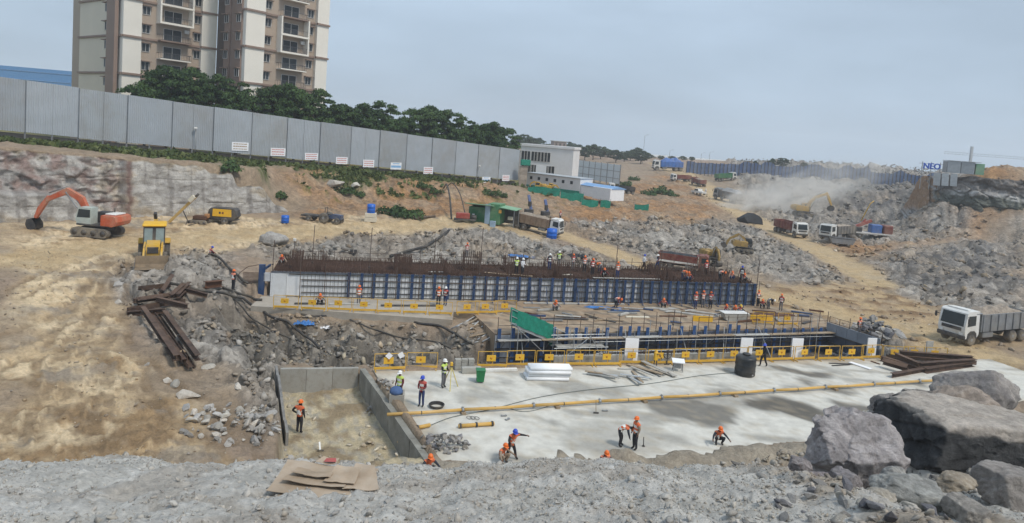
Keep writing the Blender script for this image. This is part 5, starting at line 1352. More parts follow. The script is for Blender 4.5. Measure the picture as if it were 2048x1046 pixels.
# yellow plate boards stacked on the upper deck
for px0, px1, py, lab in [(1385, 1425, 642, 'flat yellow board lying on the upper deck before the workers'), (1500, 1545, 640, 'flat yellow board at the right of the upper deck')]:
    a, b = P(px0, py, 0), P(px1, py+2, 0); d = b-a
    MB().bevbox((0,0,.25), (d.length, .06, .5), .01).build('board', m_plate, label=lab, cat='board', loc=(a+b)/2, rz=math.atan2(d.y, d.x))
for px, py, lab in [(782, 712, 'white diamond sign at the left end of the slab barricades'), (806, 711, 'second white diamond sign beside the first on the barricades')]:
    p = sbp(px-4, .2); o = empty('diamond_sign', (p.x, p.y, 1.0 if px < 790 else 1.03), math.atan2(sbd.y, sbd.x), lab, 'sign')
    MB().box((0, -.05, 0), (.33, .02, .33), rot=Matrix.Rotation(rad(42 if px < 790 else 60), 3, 'Y')).build('plate', m_cleanwhite, o)
# concrete upstand behind the barricades over the middle of the slab
a, b = sbp(1112, -.35), sbp(1520, -.35); d = b-a
ku = empty('upstand', a, math.atan2(d.y, d.x), 'low grey concrete upstand with bar ends behind the middle barricades', 'kerb')
for i in range(8): MB().bevbox(((i+.5)*d.length/8, 0, .3), (d.length/8-.015, .25, .6), .015).build('block', m_conc, ku)
mb = MB()
for i in range(90): x = random.uniform(.1, d.length-.1); mb.bar((x, random.uniform(-.08,.08), .55), (x+random.uniform(-.05,.05), 0, random.uniform(.75, .95)), .03)
mb.build('bar_ends', m_rebar, ku, kind='stuff')
# white notice boards
for px, w, y0, lab in [(1265, .98, 676, 'blank white board at the trench edge right of the stair'), (1495, .95, 675, 'blank white board behind the black water tank'), (1597, .92, 676, 'blank white board between the water tank and the right trench end'), (1746, .78, 675, 'blank white board at the right end of the trench'), (1852, .6, 680, 'small greyish board at the far right of the barricades')]:
    p = sbp(px, -.15 if px < 1800 else .3); top = PD(px, y0, p.y).z
    o = empty('notice_board', (p.x, p.y, 0), math.atan2(sbd.y, sbd.x)-.12, lab, 'board')
    MB().bevbox((0, 0, top-.55*w-.1), (w, .05, 1.25*w), .01).build('board', m_cleanwhite if px < 1800 else m_board, o)
    if px != 1495: MB().bevbox((0, -.03, .42), (w*.98, .03, .7), .01).build('lower_sheet', m_cleanwhite if px < 1800 else m_board, o)
    for s in (-1, 1): MB().bar((s*w*.46, .05, 0), (s*w*.46, .05, top-.1), .05).build('leg', m_white, o)

# ------------------------------------------------------------------ long yellow pipe and pieces
A, B = P(773, 829, .22), P(1925, 757, .22)
d = B-A; L = d.length
pipe = empty('long_pipe', A, math.atan2(d.y, d.x), 'long orange yellow delivery pipe running right across the pale slab', 'pipe')
np_ = 10
for i in range(np_):
    sag = .02*math.sin(i*2.1); MB().tube([(L*i/np_+.03, sag, 0), (L*(i+.5)/np_, -sag, -.02), (L*(i+1)/np_-.03, -sag, 0)], .088, 12).build('length', m_pipe, pipe)
    if i: MB().cyl((L*i/np_, 0, 0), (1,0,0), .13, .14, 12).bevbox((L*i/np_, 0, .15), (.12, .1, .08), .02).build('coupling', m_grey, pipe)
    MB().cyl((L*(i+.45)/np_, 0, -.02), (1,0,0), .098, .05, 12).build('band', m_dark, pipe)
for x in (4.2, 9.8, 15.5, 22, 30): MB().box((x, 0, -.16), (.25, .45, .14)).build('support', m_wood, pipe)
def loose(name, a, b, r, mat, label, cat, ends=None, n=10):
    d = Vector(b)-Vector(a); o = empty(name, a, 0, label, cat)
    MB().tube([(0,0,0), d], r, n).build('tube', mat, o)
    t = d.normalized()
    for f in ends or (): MB().cyl(d*f, t, r*1.35, .1, n).build('collar', m_dark, o)
    return o
loose('pipe_piece', P(917, 852, .12), P(988, 847, .12), .10, m_pipe, 'short orange pipe lying near the left of the slab below the long pipe', 'pipe', (.05, .5, .95))
loose('pipe_piece', P(832, 856, .12), P(860, 850, .14), .10, m_pipe, 'stub of orange pipe between the pit wall and the stone pile', 'pipe', (.1,))
loose('pipe_piece', P(797, 882, -.9), P(808, 901, -1.2), .09, m_pipe, 'short yellow tube leaning in the small pit against its wall', 'pipe')
def cable(pts, r, mat, label, name='cable', cat='cable', zo=.03, snap=False):
    """smooth line through ground points"""
    P3 = [Vector(p) for p in pts]; out = []
    for i in range(len(P3)-1):
        p0, p1, p2, p3 = P3[max(0,i-1)], P3[i], P3[i+1], P3[min(len(P3)-1,i+2)]
        for k in range(6):
            t = k/6; out.append(.5*((2*p1)+(p2-p0)*t+(2*p0-5*p1+4*p2-p3)*t*t+(3*p1-p0-3*p2+p3)*t**3)+Vector((0,0,zo)))
    out.append(P3[-1]+Vector((0,0,zo)))
    if snap:
        hz = hfull([p.x for p in out], [p.y for p in out])
        zz = np.maximum([p.z for p in out], hz+r*.9); n_ = len(zz)
        up_ = np.array([zz[max(0,i-3):i+4].max() for i in range(n_)]); up_ = np.array([up_[max(0,i-3):i+4].mean() for i in range(n_)])
        for p, h in zip(out, up_): p.z = float(h)-.06
    o = out[0].copy()
    return MB().tube([p-o for p in out], r, 6).build(name, mat, label=label, cat=cat, loc=o)
m_cable = M('grey_cable', (.16, .18, .17), .7)
cable([P(*q, 0) for q in ((860,852),(905,835),(980,820),(1080,795),(1180,780),(1300,768),(1400,752),(1480,745))], .022, m_cable, 'thin grey cable snaking over the slab beyond the long pipe')
cable([P(*q, 0) for q in ((1020,818),(1045,824),(1075,820),(1110,808))], .018, m_cable, 'short loop of thin cable just below the long pipe')
# coiled hose
p = P(873, 814, 0); mb = MB()
for k in range(3): mb.tube([(math.cos(i*.42)*(.36+.03*k), math.sin(i*.42)*(.36+.03*k), .05+.05*k) for i in range(16)], .035, 6)
mb.build('coiled_hose', m_black, label='coil of black hose lying on the slab left of the long pipe joint', cat='hose', loc=p)
for px, py, lab in ((946, 838, 'small curl of thin rod above the short orange pipe'),):
    p = P(px, py, 0); mb = MB()
    for k in range(3): mb.tube([(k*.2-.2+math.cos(i*.8)*.16, math.sin(i*.8)*.14, .03+.06*abs(math.sin(i*.5))) for i in range(8)], .015, 5)
    mb.build('wire_curl', m_dark, label=lab, cat='wire', loc=p)
for px, py, rz, lab in ((1008, 833, .3, 'small grey shackle left of the pipe trestle'), (1210, 823, .1, 'small grey clip below the long pipe'), (1016, 840, .9, 'little grey clamp near the short orange pipe')):
    p = P(px, py, 0); MB().bar((-.15,0,.04), (.15,0,.05), .06).bar((-.15,0,.04), (-.12,.12,.04), .05).bar((.15,0,.05), (.12,.12,.04), .05).build('pipe_clamp', m_grey, label=lab, cat='clamp', loc=p, rz=rz)
p = P(1192, 827, 0); o = empty('hand_tool', p, 0, 'thin handled tool standing on the slab below the long pipe', 'tool'); MB().tube([(0,0,.02), (-.05,.1,.75)], .02, 5).build('handle', m_wood, o); MB().bevbox((0,0,.05), (.3,.08,.08), .01).build('head', m_dark, o)
p = P(1287, 893, 0); o = empty('steel_peg', p, 0, 'upright steel peg standing beside the bending workers', 'peg'); MB().tube([(0,0,-.1), (-.03,0,.5)], .025, 6).build('rod', m_dark, o); MB().cyl((0,0,.02), (0,0,1), .08, .05, 8).build('foot', m_dark, o)

# ------------------------------------------------------------------ things standing on the slab
p = P(1489, 749, 0); o = empty('water_tank', p, .3, 'black plastic water tank standing on the slab', 'water tank')
MB().lathe((0,0,0), [(.66,.02),(.70,.08),(.69,.3),(.71,.33),(.71,.38),(.69,.42),(.69,.7),(.71,.73),(.71,.78),(.69,.82),(.69,1.12),(.70,1.2),(.66,1.3),(.5,1.36),(.32,1.42),(.3,1.42)], 24).build('tank', m_tank, o)
MB().lathe((0,0,1.42), [(.26,0),(.27,.08),(.22,.12),(.1,.14)], 16).build('lid', m_tank, o)
MB().cyl((.1,-.71,.18), (0,1,0), .05, .12, 8).build('outlet', m_grey, o)
p = P(960, 764, 0); o = empty('waste_bin', p, .1, 'small green wheeled bin standing at the slab edge', 'bin')
MB().prism([(-.22,.1),(.22,.1),(.28,.75),(-.28,.75)], .5).build('body', m_bin, o); MB().bevbox((0,0,.79), (.6,.56,.07), .02).build('lid', m_bin, o)
for s in (-1,1): MB().cyl((s*.2,.22,.09), (1,0,0), .09, .06, 10).build('wheel', m_black, o)
# white pipe bundle
a, b = P(1055, 761, 0), P(1136, 762, 0); d = b-a; rz = math.atan2(d.y, d.x)
random.seed(4); L = 2.75; R_ = .115
mep = None
for row in range(4):
    for j in range(5 - (row > 2)):
        n_ = 14; prof = []
        mb = MB(); mb.tube([(0,0,0), (L,0,0)], R_, 12)
        if mep is None: mep = shared(mb, 'white_pipe', m_pvc)
        q = a + Vector((math.cos(rz), math.sin(rz), 0))*(random.uniform(-.12,.12)+(.05 if row else .0)) + Vector((-math.sin(rz), math.cos(rz), 0))*(j*2*R_+(row % 2)*R_) + Vector((0,0,R_+row*R_*1.82))
        o = link_mesh('white_pipe', mep, None, q, (0, 0, rz), label='white plastic pipe in the stacked bundle on the slab', cat='pipe', group='white pipes in the stacked bundle')
# block stack behind the bin, kerb blocks
random.seed(12)
for i in range(3):
    for j in range(3):
        p = sbp(916+i*13, .25); MB().bevbox((0,0,.14+j*.235), (.40, .3, .225), .015).build('concrete_block', m_conc, label='grey concrete block in the small stack at the slab edge left of the bin', cat='block', group='blocks stacked left of the bin', loc=(p.x, p.y, 0), rz=.27+random.uniform(-.06,.06))
a, b = sbp(920, .9), sbp(958, .9)
MB().bevbox((0,0,.2), ((b-a).length, .35, .38), .02).build('kerb_block', m_conc, label='long grey kerb block lying before the block stack', cat='block', loc=(a+b)/2, rz=.27)
a, b = sbp(965, .75), sbp(1030, .75)
MB().bevbox((0,0,.1), ((b-a).length, .22, .2), .02).build('kerb_block', m_white, label='long pale kerb piece between the bin and the white pipes', cat='block', loc=(a+b)/2, rz=.27)
# cube with a blue sack by the worker
p = P(793, 806, 0); o = empty('concrete_cube', p, .12, 'square pale concrete box beside the worker with a white helmet', 'box')
for s in (-1, 1): MB().bevbox((s*.36, .1, .3), (.1, .8, .6), .01).build('side', m_conc, o)
MB().bevbox((0, -.27, .29), (.64, .08, .56), .01).build('front', m_conc, o); MB().bevbox((0, .47, .29), (.64, .08, .56), .01).build('back', m_conc, o)
MB().lathe((0,0,0), [(.33,0),(.38,.1),(.34,.26),(.2,.36),(.05,.38)], 12).build('blue_sack', M('dull_blue_cloth', (.07,.13,.28), .8, var=.2, bump=.05), label='dull blue sack slumped over the pale concrete box', cat='sack', loc=p+Vector((-.05,.0,.56)))
# planks and formwork scrap
random.seed(31); PL = [(1236,737,1330,742),(1255,728,1325,748),(1262,733,1310,752),(1240,748,1300,756),(1285,722,1335,744),(1265,742,1285,765),(1300,738,1322,752),(1175,745,1235,752),(1190,742,1240,756),(1170,742,1215,748),(1320,742,1352,752),(1255,752,1282,766),(1330,738,1348,752)]
PLL = ['long pale plank at the back of the scrap heap','plank slanting across the scrap heap middle','short plank in front of the heap middle','low plank at the front left of the scrap heap','uppermost dark panel leaning on the scrap heap','brown plank pointing toward the viewer from the heap','short board right of the heap middle','brown board left of the heap, lying flat','second brown board left of the heap','thin board at the far left of the heap','board right of the heap near the white topped stand','shortest plank at the very front of the heap','narrow board at the right end of the heap']
for i, (x0, y0, x1, y1) in enumerate(PL):
    z = .04+.05*(i % 5); a, b = P(x0, y0, z), P(x1, y1, z+.08*(i % 3)); d = b-a
    MB().bar((0,0,0), d, .2+.14*(i % 3 == 1), .045).build('plank', (m_board, m_wood, m_board, m_galv)[i % 4], label=PLL[i], cat='plank', group='boards in the scrap heap on the slab', loc=a)
p = P(1310, 733, 0); o = empty('yellow_pump', p, .2, 'small upright yellow pump standing behind the scrap boards', 'pump')
MB().bevbox((0,0,.75), (.26,.24,.62), .04).build('body', m_plate, o); MB().bar((-.1,0,0), (-.08,0,.5), .06).bar((.1,0,0), (.08,0,.5), .06).build('stand', m_dark, o); MB().tube([(0,-.1,.9), (.2,-.2,.95), (.35,-.2,.6)], .03, 6).build('spout', m_dark, o)
MB().bevbox((.0,0,1.1), (.2,.18,.1), .03).build('cap', m_plate, o)
p = P(1355, 742, 0); o = empty('covered_stand', p, -.1, 'small steel stand with a tilted white top right of the scrap heap', 'stand')
MB().box((0,0,.72), (.85,.6,.06), rot=Matrix.Rotation(.22, 3, 'X')).build('top', m_cleanwhite, o); MB().bevbox((-.05,.05,.42), (.5,.4,.4), .03).build('engine', m_grey, o)
for sx in (-1,1):
    for sy in (-1,1): MB().bar((sx*.32, sy*.2, 0), (sx*.28, sy*.18, .66), .05).build('leg', m_grey, o)
p = P(1328, 715, 0); 
o = empty('fan_unit', sbp(1332, .3), .2, 'dark round bladed fan on a stand beside the yellow pump', 'fan'); MB().tube([(math.cos(i*.5)*.3, 0, .75+math.sin(i*.5)*.3) for i in range(14)], .03, 5).build('ring', m_dark, o)
for i in range(4): MB().bar((0,0,.75), (math.cos(i*1.57)*.27, .03, .75+math.sin(i*1.57)*.27), .16, .02).build('blade', m_dark, o)
MB().bar((0,.02,0), (0,.02,.5), .06).bar((-.2,0,.03), (.2,0,.03), .06).build('stand', m_dark, o)
# frame lengths and white strip near the right beams
for i, (x0,y0,x1,y1,w,mt,lab) in enumerate([(1658,726,1705,728,.1,m_dark,'thin dark bar lying on the slab left of the white strip'),(1664,731,1700,729,.09,m_dark,'second thin dark bar beside the first'),(1700,724,1742,738,.42,m_cleanwhite,'white flat strip lying on the slab near the right beams'),(1742,722,1760,728,.12,m_rust,'short rusty bar between the white strip and the beams')]):
    a, b = P(x0,y0,.05), P(x1,y1,.05); MB().bar((0,0,0), b-a, w, .04).build('flat_bar', mt, label=lab, cat='bar', loc=a)

# ------------------------------------------------------------------ steel beams
def ibeam(a, b, label, group, w=.28, roll=0.0, mat=m_beam):
    a, b = Vector(a), Vector(b); d = b-a; L = d.length; o = empty('steel_beam', a, 0, label, 'steel beam', group)
    rot = d.to_track_quat('X', 'Z').to_matrix() @ Matrix.Rotation(roll, 3, 'X')
    mb = MB(); h = w
    for z in (-h/2, h/2): mb.box(rot @ Vector((L/2, 0, z)), (L, w, .03), rot=rot)
    mb2 = MB().box(rot @ Vector((L/2, 0, 0)), (L, .025, h-.03), rot=rot)
    for z in (-h/2, h/2): MB().box(rot @ Vector((L/2, 0, z)), (L, w, .03), rot=rot).build('flange', mat, o)
    mb2.build('web', mat, o); return o
def gp(px, py, up): p = G(px, py); p.z += up; return p
def gbeam(x0, y0, x1, y1, up, *a, **k):
    p, q = G(x0, y0), G(x1, y1); f = np.linspace(0, 1, 9); lift = max(0.0, float(np.max(hfull(p.x+(q.x-p.x)*f, p.y+(q.y-p.y)*f)-(p.z+(q.z-p.z)*f)))*.85); p.z += lift; q.z += lift; p.z += up; q.z += up; return ibeam(p, q, *a, **k)
LG = 'rusty beams in the left pile'
for i, (x0,y0,x1,y1,up,lab,rl) in enumerate([(285,636,352,740,.2,'leftmost of the long rusty beams pointing toward the viewer',0),(298,634,368,738,.24,'second long rusty beam pointing toward the viewer, beside the leftmost',1.57),(328,646,395,742,.2,'right hand long dark beam pointing toward the viewer',0),
      (316,642,382,744,.15,'dark beam between the long pair and the right one',1.57),(266,610,372,594,.3,'rusty beam lying level near the top of the left pile',0),(256,626,368,606,.2,'dark beam under the level one in the left pile',1.57),(254,630,330,624,.1,'lowest dark beam at the front left of the pile',0),
      (312,622,374,638,.5,'thick short beam on the front right of the left pile',0),(322,604,343,570,.75,'beam tilted up in the middle of the left pile',.5),(340,612,366,588,.7,'slanted beam right of the tilted one',.3),(354,614,378,588,.6,'second slanted beam at the right of the pile',0),
      (366,592,414,604,.5,'beam sticking out to the right of the left pile',0),(272,618,350,606,.45,'dark beam between the level ones',.8),(280,580,338,573,.1,'flat dark beam behind the left pile',1.57)]):
    gbeam(x0,y0,x1,y1,up, lab, LG, roll=rl, w=.30)
o = gbeam(410,578,443,575,.25, 'short reddish box beam near the hose joint', LG, w=.5, mat=m_rust)
RG = 'dark beams in the right stack'
for i, (x0,y0,x1,y1,z,lab,rl) in enumerate([(1762,716,1832,737,.2,'leftmost slanting beam of the right stack',0),(1775,712,1842,734,.25,'second slanting beam of the right stack',1.57),(1790,710,1838,730,.55,'upper slanting beam of the right stack',0),(1800,706,1945,717,.6,'long level beam across the back of the right stack',0),
      (1812,713,1950,724,.3,'long beam below the level one in the right stack',1.57),(1784,752,1860,738,.15,'low front beam of the right stack pointing left',0),(1850,741,1945,727,.2,'front beam running right behind the boulders',0),(1838,730,1950,722,.45,'middle beam of the right stack',0),(1766,722,1815,736,.5,'short slanting beam on the left of the right stack',.6)]):
    ibeam(P(x0,y0,z), P(x1,y1,z), lab, RG, roll=rl, w=.36)
# black hoses
def ghose(pts, r, label): return cable([G(*q) for q in pts], r*1.25, m_black, label, 'black_hose', 'hose', zo=r, snap=True)
ghose([(421,509),(440,528),(463,548),(480,563),(496,578)], .09, 'thick black hose slanting down past the orange vested worker')
ghose([(340,583),(393,588),(443,592),(470,605),(490,618),(512,618)], .09, 'black hose lying from the beam pile to the hose joint')
ghose([(446,576),(480,594),(508,609),(528,611),(556,614),(592,627),(622,634),(657,632),(707,628),(760,628),(810,639),(840,648),(880,660),(913,673),(939,693)], .08, 'long black hose curving across the rubble pit to the trench')
ghose([(516,612),(530,628),(548,646),(580,667),(612,686),(638,697)], .08, 'black hose running down into the rubble pit')
def ahose(p0, p1, up, r, label):
    a, b = G(*p0), G(*p1); m = (a+b)/2+Vector((0,0,up)); return cable([a, a.lerp(m,.6)+Vector((0,0,up*.3)), m.lerp(b,.4)+Vector((0,0,up*.25)), b], r, m_black, label, 'black_hose', 'hose', zo=.05)
ahose((888,376), (903,440), 2.2, .14, 'bent black hose hanging down the dirt bank, left of two')
ahose((892,378), (932,436), 2.6, .09, 'thinner bent black hose on the dirt bank, right of two')
ghose([(780,520),(815,508),(850,497),(880,480),(898,462)], .13, 'grey hose curving over the rubble behind the raft')
ghose([(470,600),(490,640),(520,665),(560,676),(600,690)], .05, 'thin dark cable along the left side of the rubble pit')
ghose([(700,640),(730,668),(790,680),(850,700),(900,712)], .05, 'thin dark cable across the floor of the rubble pit')
# hose joint
p = G(515, 612); o = empty('hose_joint', p, 0, 'black hose junction on a short stand at the raft corner', 'pipe joint'); MB().cyl((0,0,.3), (0,0,1), .16, .6, 10).build('body', m_black, o); MB().cyl((0,0,.55), (1,0,0), .11, .7, 10).build('branch', m_black, o)
# tarps
def tarp(px, py, w, d, label, mat=m_bluetarp, seed=0, h=.14, z=None):
    p = G(px, py) if z is None else P(px, py, z); rg = random.Random(seed); n, m = 14, 8; vs = []; hh = [[rg.uniform(0, h) for _ in range(m+1)] for _ in range(n+1)]
    for i in range(n+1):
        for j in range(m+1):
            x = (i/n-.5)*w*(1+.15*math.sin(j*1.1+seed)); y = (j/m-.5)*d*(1+.25*math.sin(i*.8+seed)); e = min(i, n-i, j, m-j)
            vs.append((x, y, .02+hh[i][j]*(.3 if e == 0 else 1)))
    mb = MB(); mb.add(vs, [(i*(m+1)+j, (i+1)*(m+1)+j, (i+1)*(m+1)+j+1, i*(m+1)+j+1) for i in range(n) for j in range(m)])
    return mb.build('tarpaulin', mat, label=label, cat='tarpaulin', loc=p)
tarp(611, 648, 1.5, .9, 'crumpled blue tarpaulin lying in the rubble pit', seed=1, h=.25)
tarp(1043, 513, 3.0, 1.2, 'flat blue tarpaulin on the rubble behind the raft', seed=2)
tarp(1155, 515, 2.6, 1.6, 'dark tarpaulin heap behind the workers on the raft', m_tarp, 3, .5)
tarp(1210, 617, 3.6, 1.0, 'blue sheet lying on the upper deck before the blue uprights', seed=4, h=.12, z=0)
tarp(648, 656, .9, .5, 'white crumpled sheet right of the blue one in the pit', m_cleanwhite, 5, .15)
for i, (px, py, L, rz, mt, lab) in enumerate([(1150,607,10,.2,m_board,'long pale timber along the upper deck right of the green net'),(1340,618,5,.05,m_board,'pale board lying on the upper deck left of the worker trio'),(1362,625,4,-.35,m_board,'slanting pale board on the upper deck'),(1385,622,4.5,-.3,m_board,'second slanting pale board on the upper deck'),
     (1120,637,2.6,.25,m_dark,'thick dark pipe lying on the deck right of the net'),(1250,622,3,.3,m_blue,'blue steel waler lying on the upper deck'),(1545,629,4.5,.25,m_rust,'rusty plate lying at the right end of the upper deck'),(1275,634,2.2,.15,m_cream,'pale yellow board on the middle of the upper deck'),(700,608,3.4,.22,m_board,'pale board behind the left barricades'),(820,611,5,.22,m_dark,'dark beam behind the left barricades'),(620,607,2.5,.22,m_dark,'dark beam at the left end behind the barricades')]):
    p = P(px, py, .06); MB().bevbox((0,0,0), (L, .32 if i != 6 else .9, .1), .01).build('deck_timber', mt, label=lab, cat='board', group='boards and bars lying on the deck', loc=p, rz=rz+.05)
# concrete trough on the deck with workers behind it
p = P(1467, 640, 0); o = empty('mixing_trough', p, .2, 'pale rounded trough standing on the upper deck before two workers', 'trough'); MB().prism([(-1.2,.7),(-1.0,.1),(-.7,0),(.7,0),(1.0,.1),(1.2,.7)], .9).build('body', m_conc, o); MB().bevbox((0,0,.72), (2.5,1.0,.07), .02).build('rim', m_white, o)
# cardboard on the gravel heap
def cardboard():
    o = empty('cardboard_box', G(662, 976), -.03, 'flattened brown cardboard boxes lying on the grey gravel', 'cardboard')
    o.location.z += .03
    def sheetp(pts, zo, bend, seed):
        rg = random.Random(seed); n = 10; mb = MB(); (ax,ay),(bx,by),(cx,cy),(dx,dy) = pts; vs = []
        for i in range(n+1):
            for j in range(n+1):
                u, v = i/n, j/n; x = (ax*(1-u)+bx*u)*(1-v)+(dx*(1-u)+cx*u)*v; y = (ay*(1-u)+by*u)*(1-v)+(dy*(1-u)+cy*u)*v
                e = .012*math.sin(7*u+seed)*math.cos(5*v+seed)
                vs.append((x+rg.uniform(-.006,.006), y+rg.uniform(-.006,.006), zo+bend*(abs(u-.5)*2)**2*.3+e+bend*(1-v)**3*.4-.04*y))
        nn = n+1; fs = [(i*nn+j, (i+1)*nn+j, (i+1)*nn+j+1, i*nn+j+1) for i in range(n) for j in range(n)]
        mb.add(vs, fs); q = mb.build('flap', m_card, o); s = q.modifiers.new('thick', 'SOLIDIFY'); s.thickness = .008; return q
    sheetp([(-.62,-.28),(.40,-.30),(.45,.33),(-.66,.36)], .05, .04, 1)
    sheetp([(-.50,-.36),(.66,-.26),(.62,-.05),(-.46,-.14)], .02, .03, 2)
    sheetp([(.18,-.16),(.58,-.12),(.40,.36),(.16,.38)], .085, .03, 3)
    sheetp([(-.52,-.12),(.20,-.16),(.16,.26),(-.48,.30)], .10, .05, 4)
    sheetp([(-.06,-.10),(.30,-.10),(.26,.22),(-.02,.24)], .14, .03, 5)
    sheetp([(-.46,-.02),(-.02,-.06),(.0,.06),(-.44,.10)], .15, .05, 7)
    sheetp([(-.30,.28),(-.05,.28),(-.06,.42),(-.26,.44)], .10, .06, 6)
    o.scale = (1.3, 1.55, 1.0)
    q = MB().add([(-.20,.28,.135),(-.05,.29,.14),(-.08,.37,.14),(-.19,.36,.135)], [(0,1,2,3)]).build('red_print', M('faded_red_print', (.40,.10,.09), .8), o)
cardboard()
p = G(640, 903); o = empty('angle_piece', p+Vector((0,0,.1)), 0, 'grey angle of metal strip sticking up behind the cardboard', 'metal strip'); MB().bar((0,0,0), (-.12,.25,.28), .08, .02).build('upright', m_galv, o); MB().bar((-.12,0,-.02), (.2,0,-.02), .07, .02).build('foot', m_dark, o)

# timber and bars tumbled where the raft corner meets the rubble pit
random.seed(44)
for i in range(16):
    x0, y0 = random.uniform(900, 965), random.uniform(655, 700); x1, y1 = x0+random.uniform(35, 75), y0-random.uniform(8, 42)
    a = G(x0, y0); b = G(x1, y1); a.z += .12; b.z = max(b.z, a.z)+random.uniform(.1, .45); MB().tube([(0,0,0), (b-a)], .045 if i % 3 else .07, 6).build('loose_pole', m_galv if i % 3 else m_wood, label='loose grey pole tumbled where the raft corner meets the rubble pit', cat='pole', group='loose poles at the raft corner', loc=a)

random.seed(52)
ts = empty('trench_standards', bw(0, .95, -2.25), math.atan2(BDIR.y, BDIR.x), 'line of thin grey scaffold standards and ledgers before the dark trench formwork', 'scaffold')
for i in range(24):
    x = 8+i*.95+random.uniform(-.2,.2); MB().tube([(x, random.uniform(-.1,.1), 0), (x+random.uniform(-.12,.12), 0, random.uniform(2.5, 3.6))], .026, 5).build('standard', m_galv if i % 3 else m_pole, ts)
for z in (.9, 1.75): MB().tube([(8, -.05, z), (BLEN, -.05, z)], .024, 5).build('ledger', m_galv, ts)

random.seed(61)
# odds and ends strewn over the upper deck: short boards, bars and bundles
for i in range(46):
    px = random.uniform(1060, 1640); py = 612+(px-1060)*.012+random.uniform(0, 30); p = P(px, py, .05+.02*(i % 4)); L = random.uniform(.8, 3.2); th = random.choice((.06, .1, .16))
    mt = (m_rust, m_board, m_dark, m_wood, m_grey, m_blue)[i % 6]
    MB().bevbox((0,0,0), (L, .1+.25*random.random(), th), .008).build('deck_timber', mt, label='short %s on the upper deck among the strewn offcuts' % ('rusty bar','pale board','dark bar','brown timber','grey bar','blue bar')[i % 6], cat='board', group='%s strewn on the upper deck' % ('rusty bars','pale boards','dark bars','brown timbers','grey bars','blue bars')[i % 6], loc=p, rz=random.gauss(.2, .5))
# ------------------------------------------------------------------ vehicles and machines (local +x is forward)
_wheel = {}
def wheel(par, x, y, r, w, mt=None):
    k = (round(r,2), round(w,2))
    if k not in _wheel:
        t = MB(); pr = [(r*.62,-w/2),(r*.9,-w/2),(r,-w*.36),(r,w*.36),(r*.9,w/2),(r*.62,w/2)]
        t.lathe((0,0,0), pr, 18); h = MB(); h.lathe((0,0,0), [(r*.2,-w*.52),(r*.6,-w*.42),(r*.62,0),(r*.6,w*.42),(r*.22,w*.52)], 12)
        _wheel[k] = (shared(t, 'tyre', m_tyre), shared(h, 'hub', m_grey))
    a, b = _wheel[k]
    o = link_mesh('wheel', a, par, (x, y, r), (math.pi/2, 0, 0)); link_mesh('hub', b, o)
    return o
def place(o, p, rz, pitch=0.0, roll=0.0): o.location = p; o.rotation_euler = (roll, pitch, rz)
def slope_place(o, x, y, rz, L=2.0, Wd=1.0, lift=.0):
    c, s = math.cos(rz), math.sin(rz)
    zf, zb = hsm(x+c*L, y+s*L), hsm(x-c*L, y-s*L); zl, zr = hsm(x-s*Wd, y+c*Wd), hsm(x+s*Wd, y-c*Wd)
    o.location = (x, y, max((zf+zb)/2, .5*hsm(x, y)+.5*hgt(x, y))+.06+lift); o.rotation_euler = (math.atan2(zl-zr, 2*Wd)*.5, -math.atan2(zf-zb, 2*L)*.8, rz)
m_head = M('headlamp', (.7,.7,.68), .2, spec=.6)
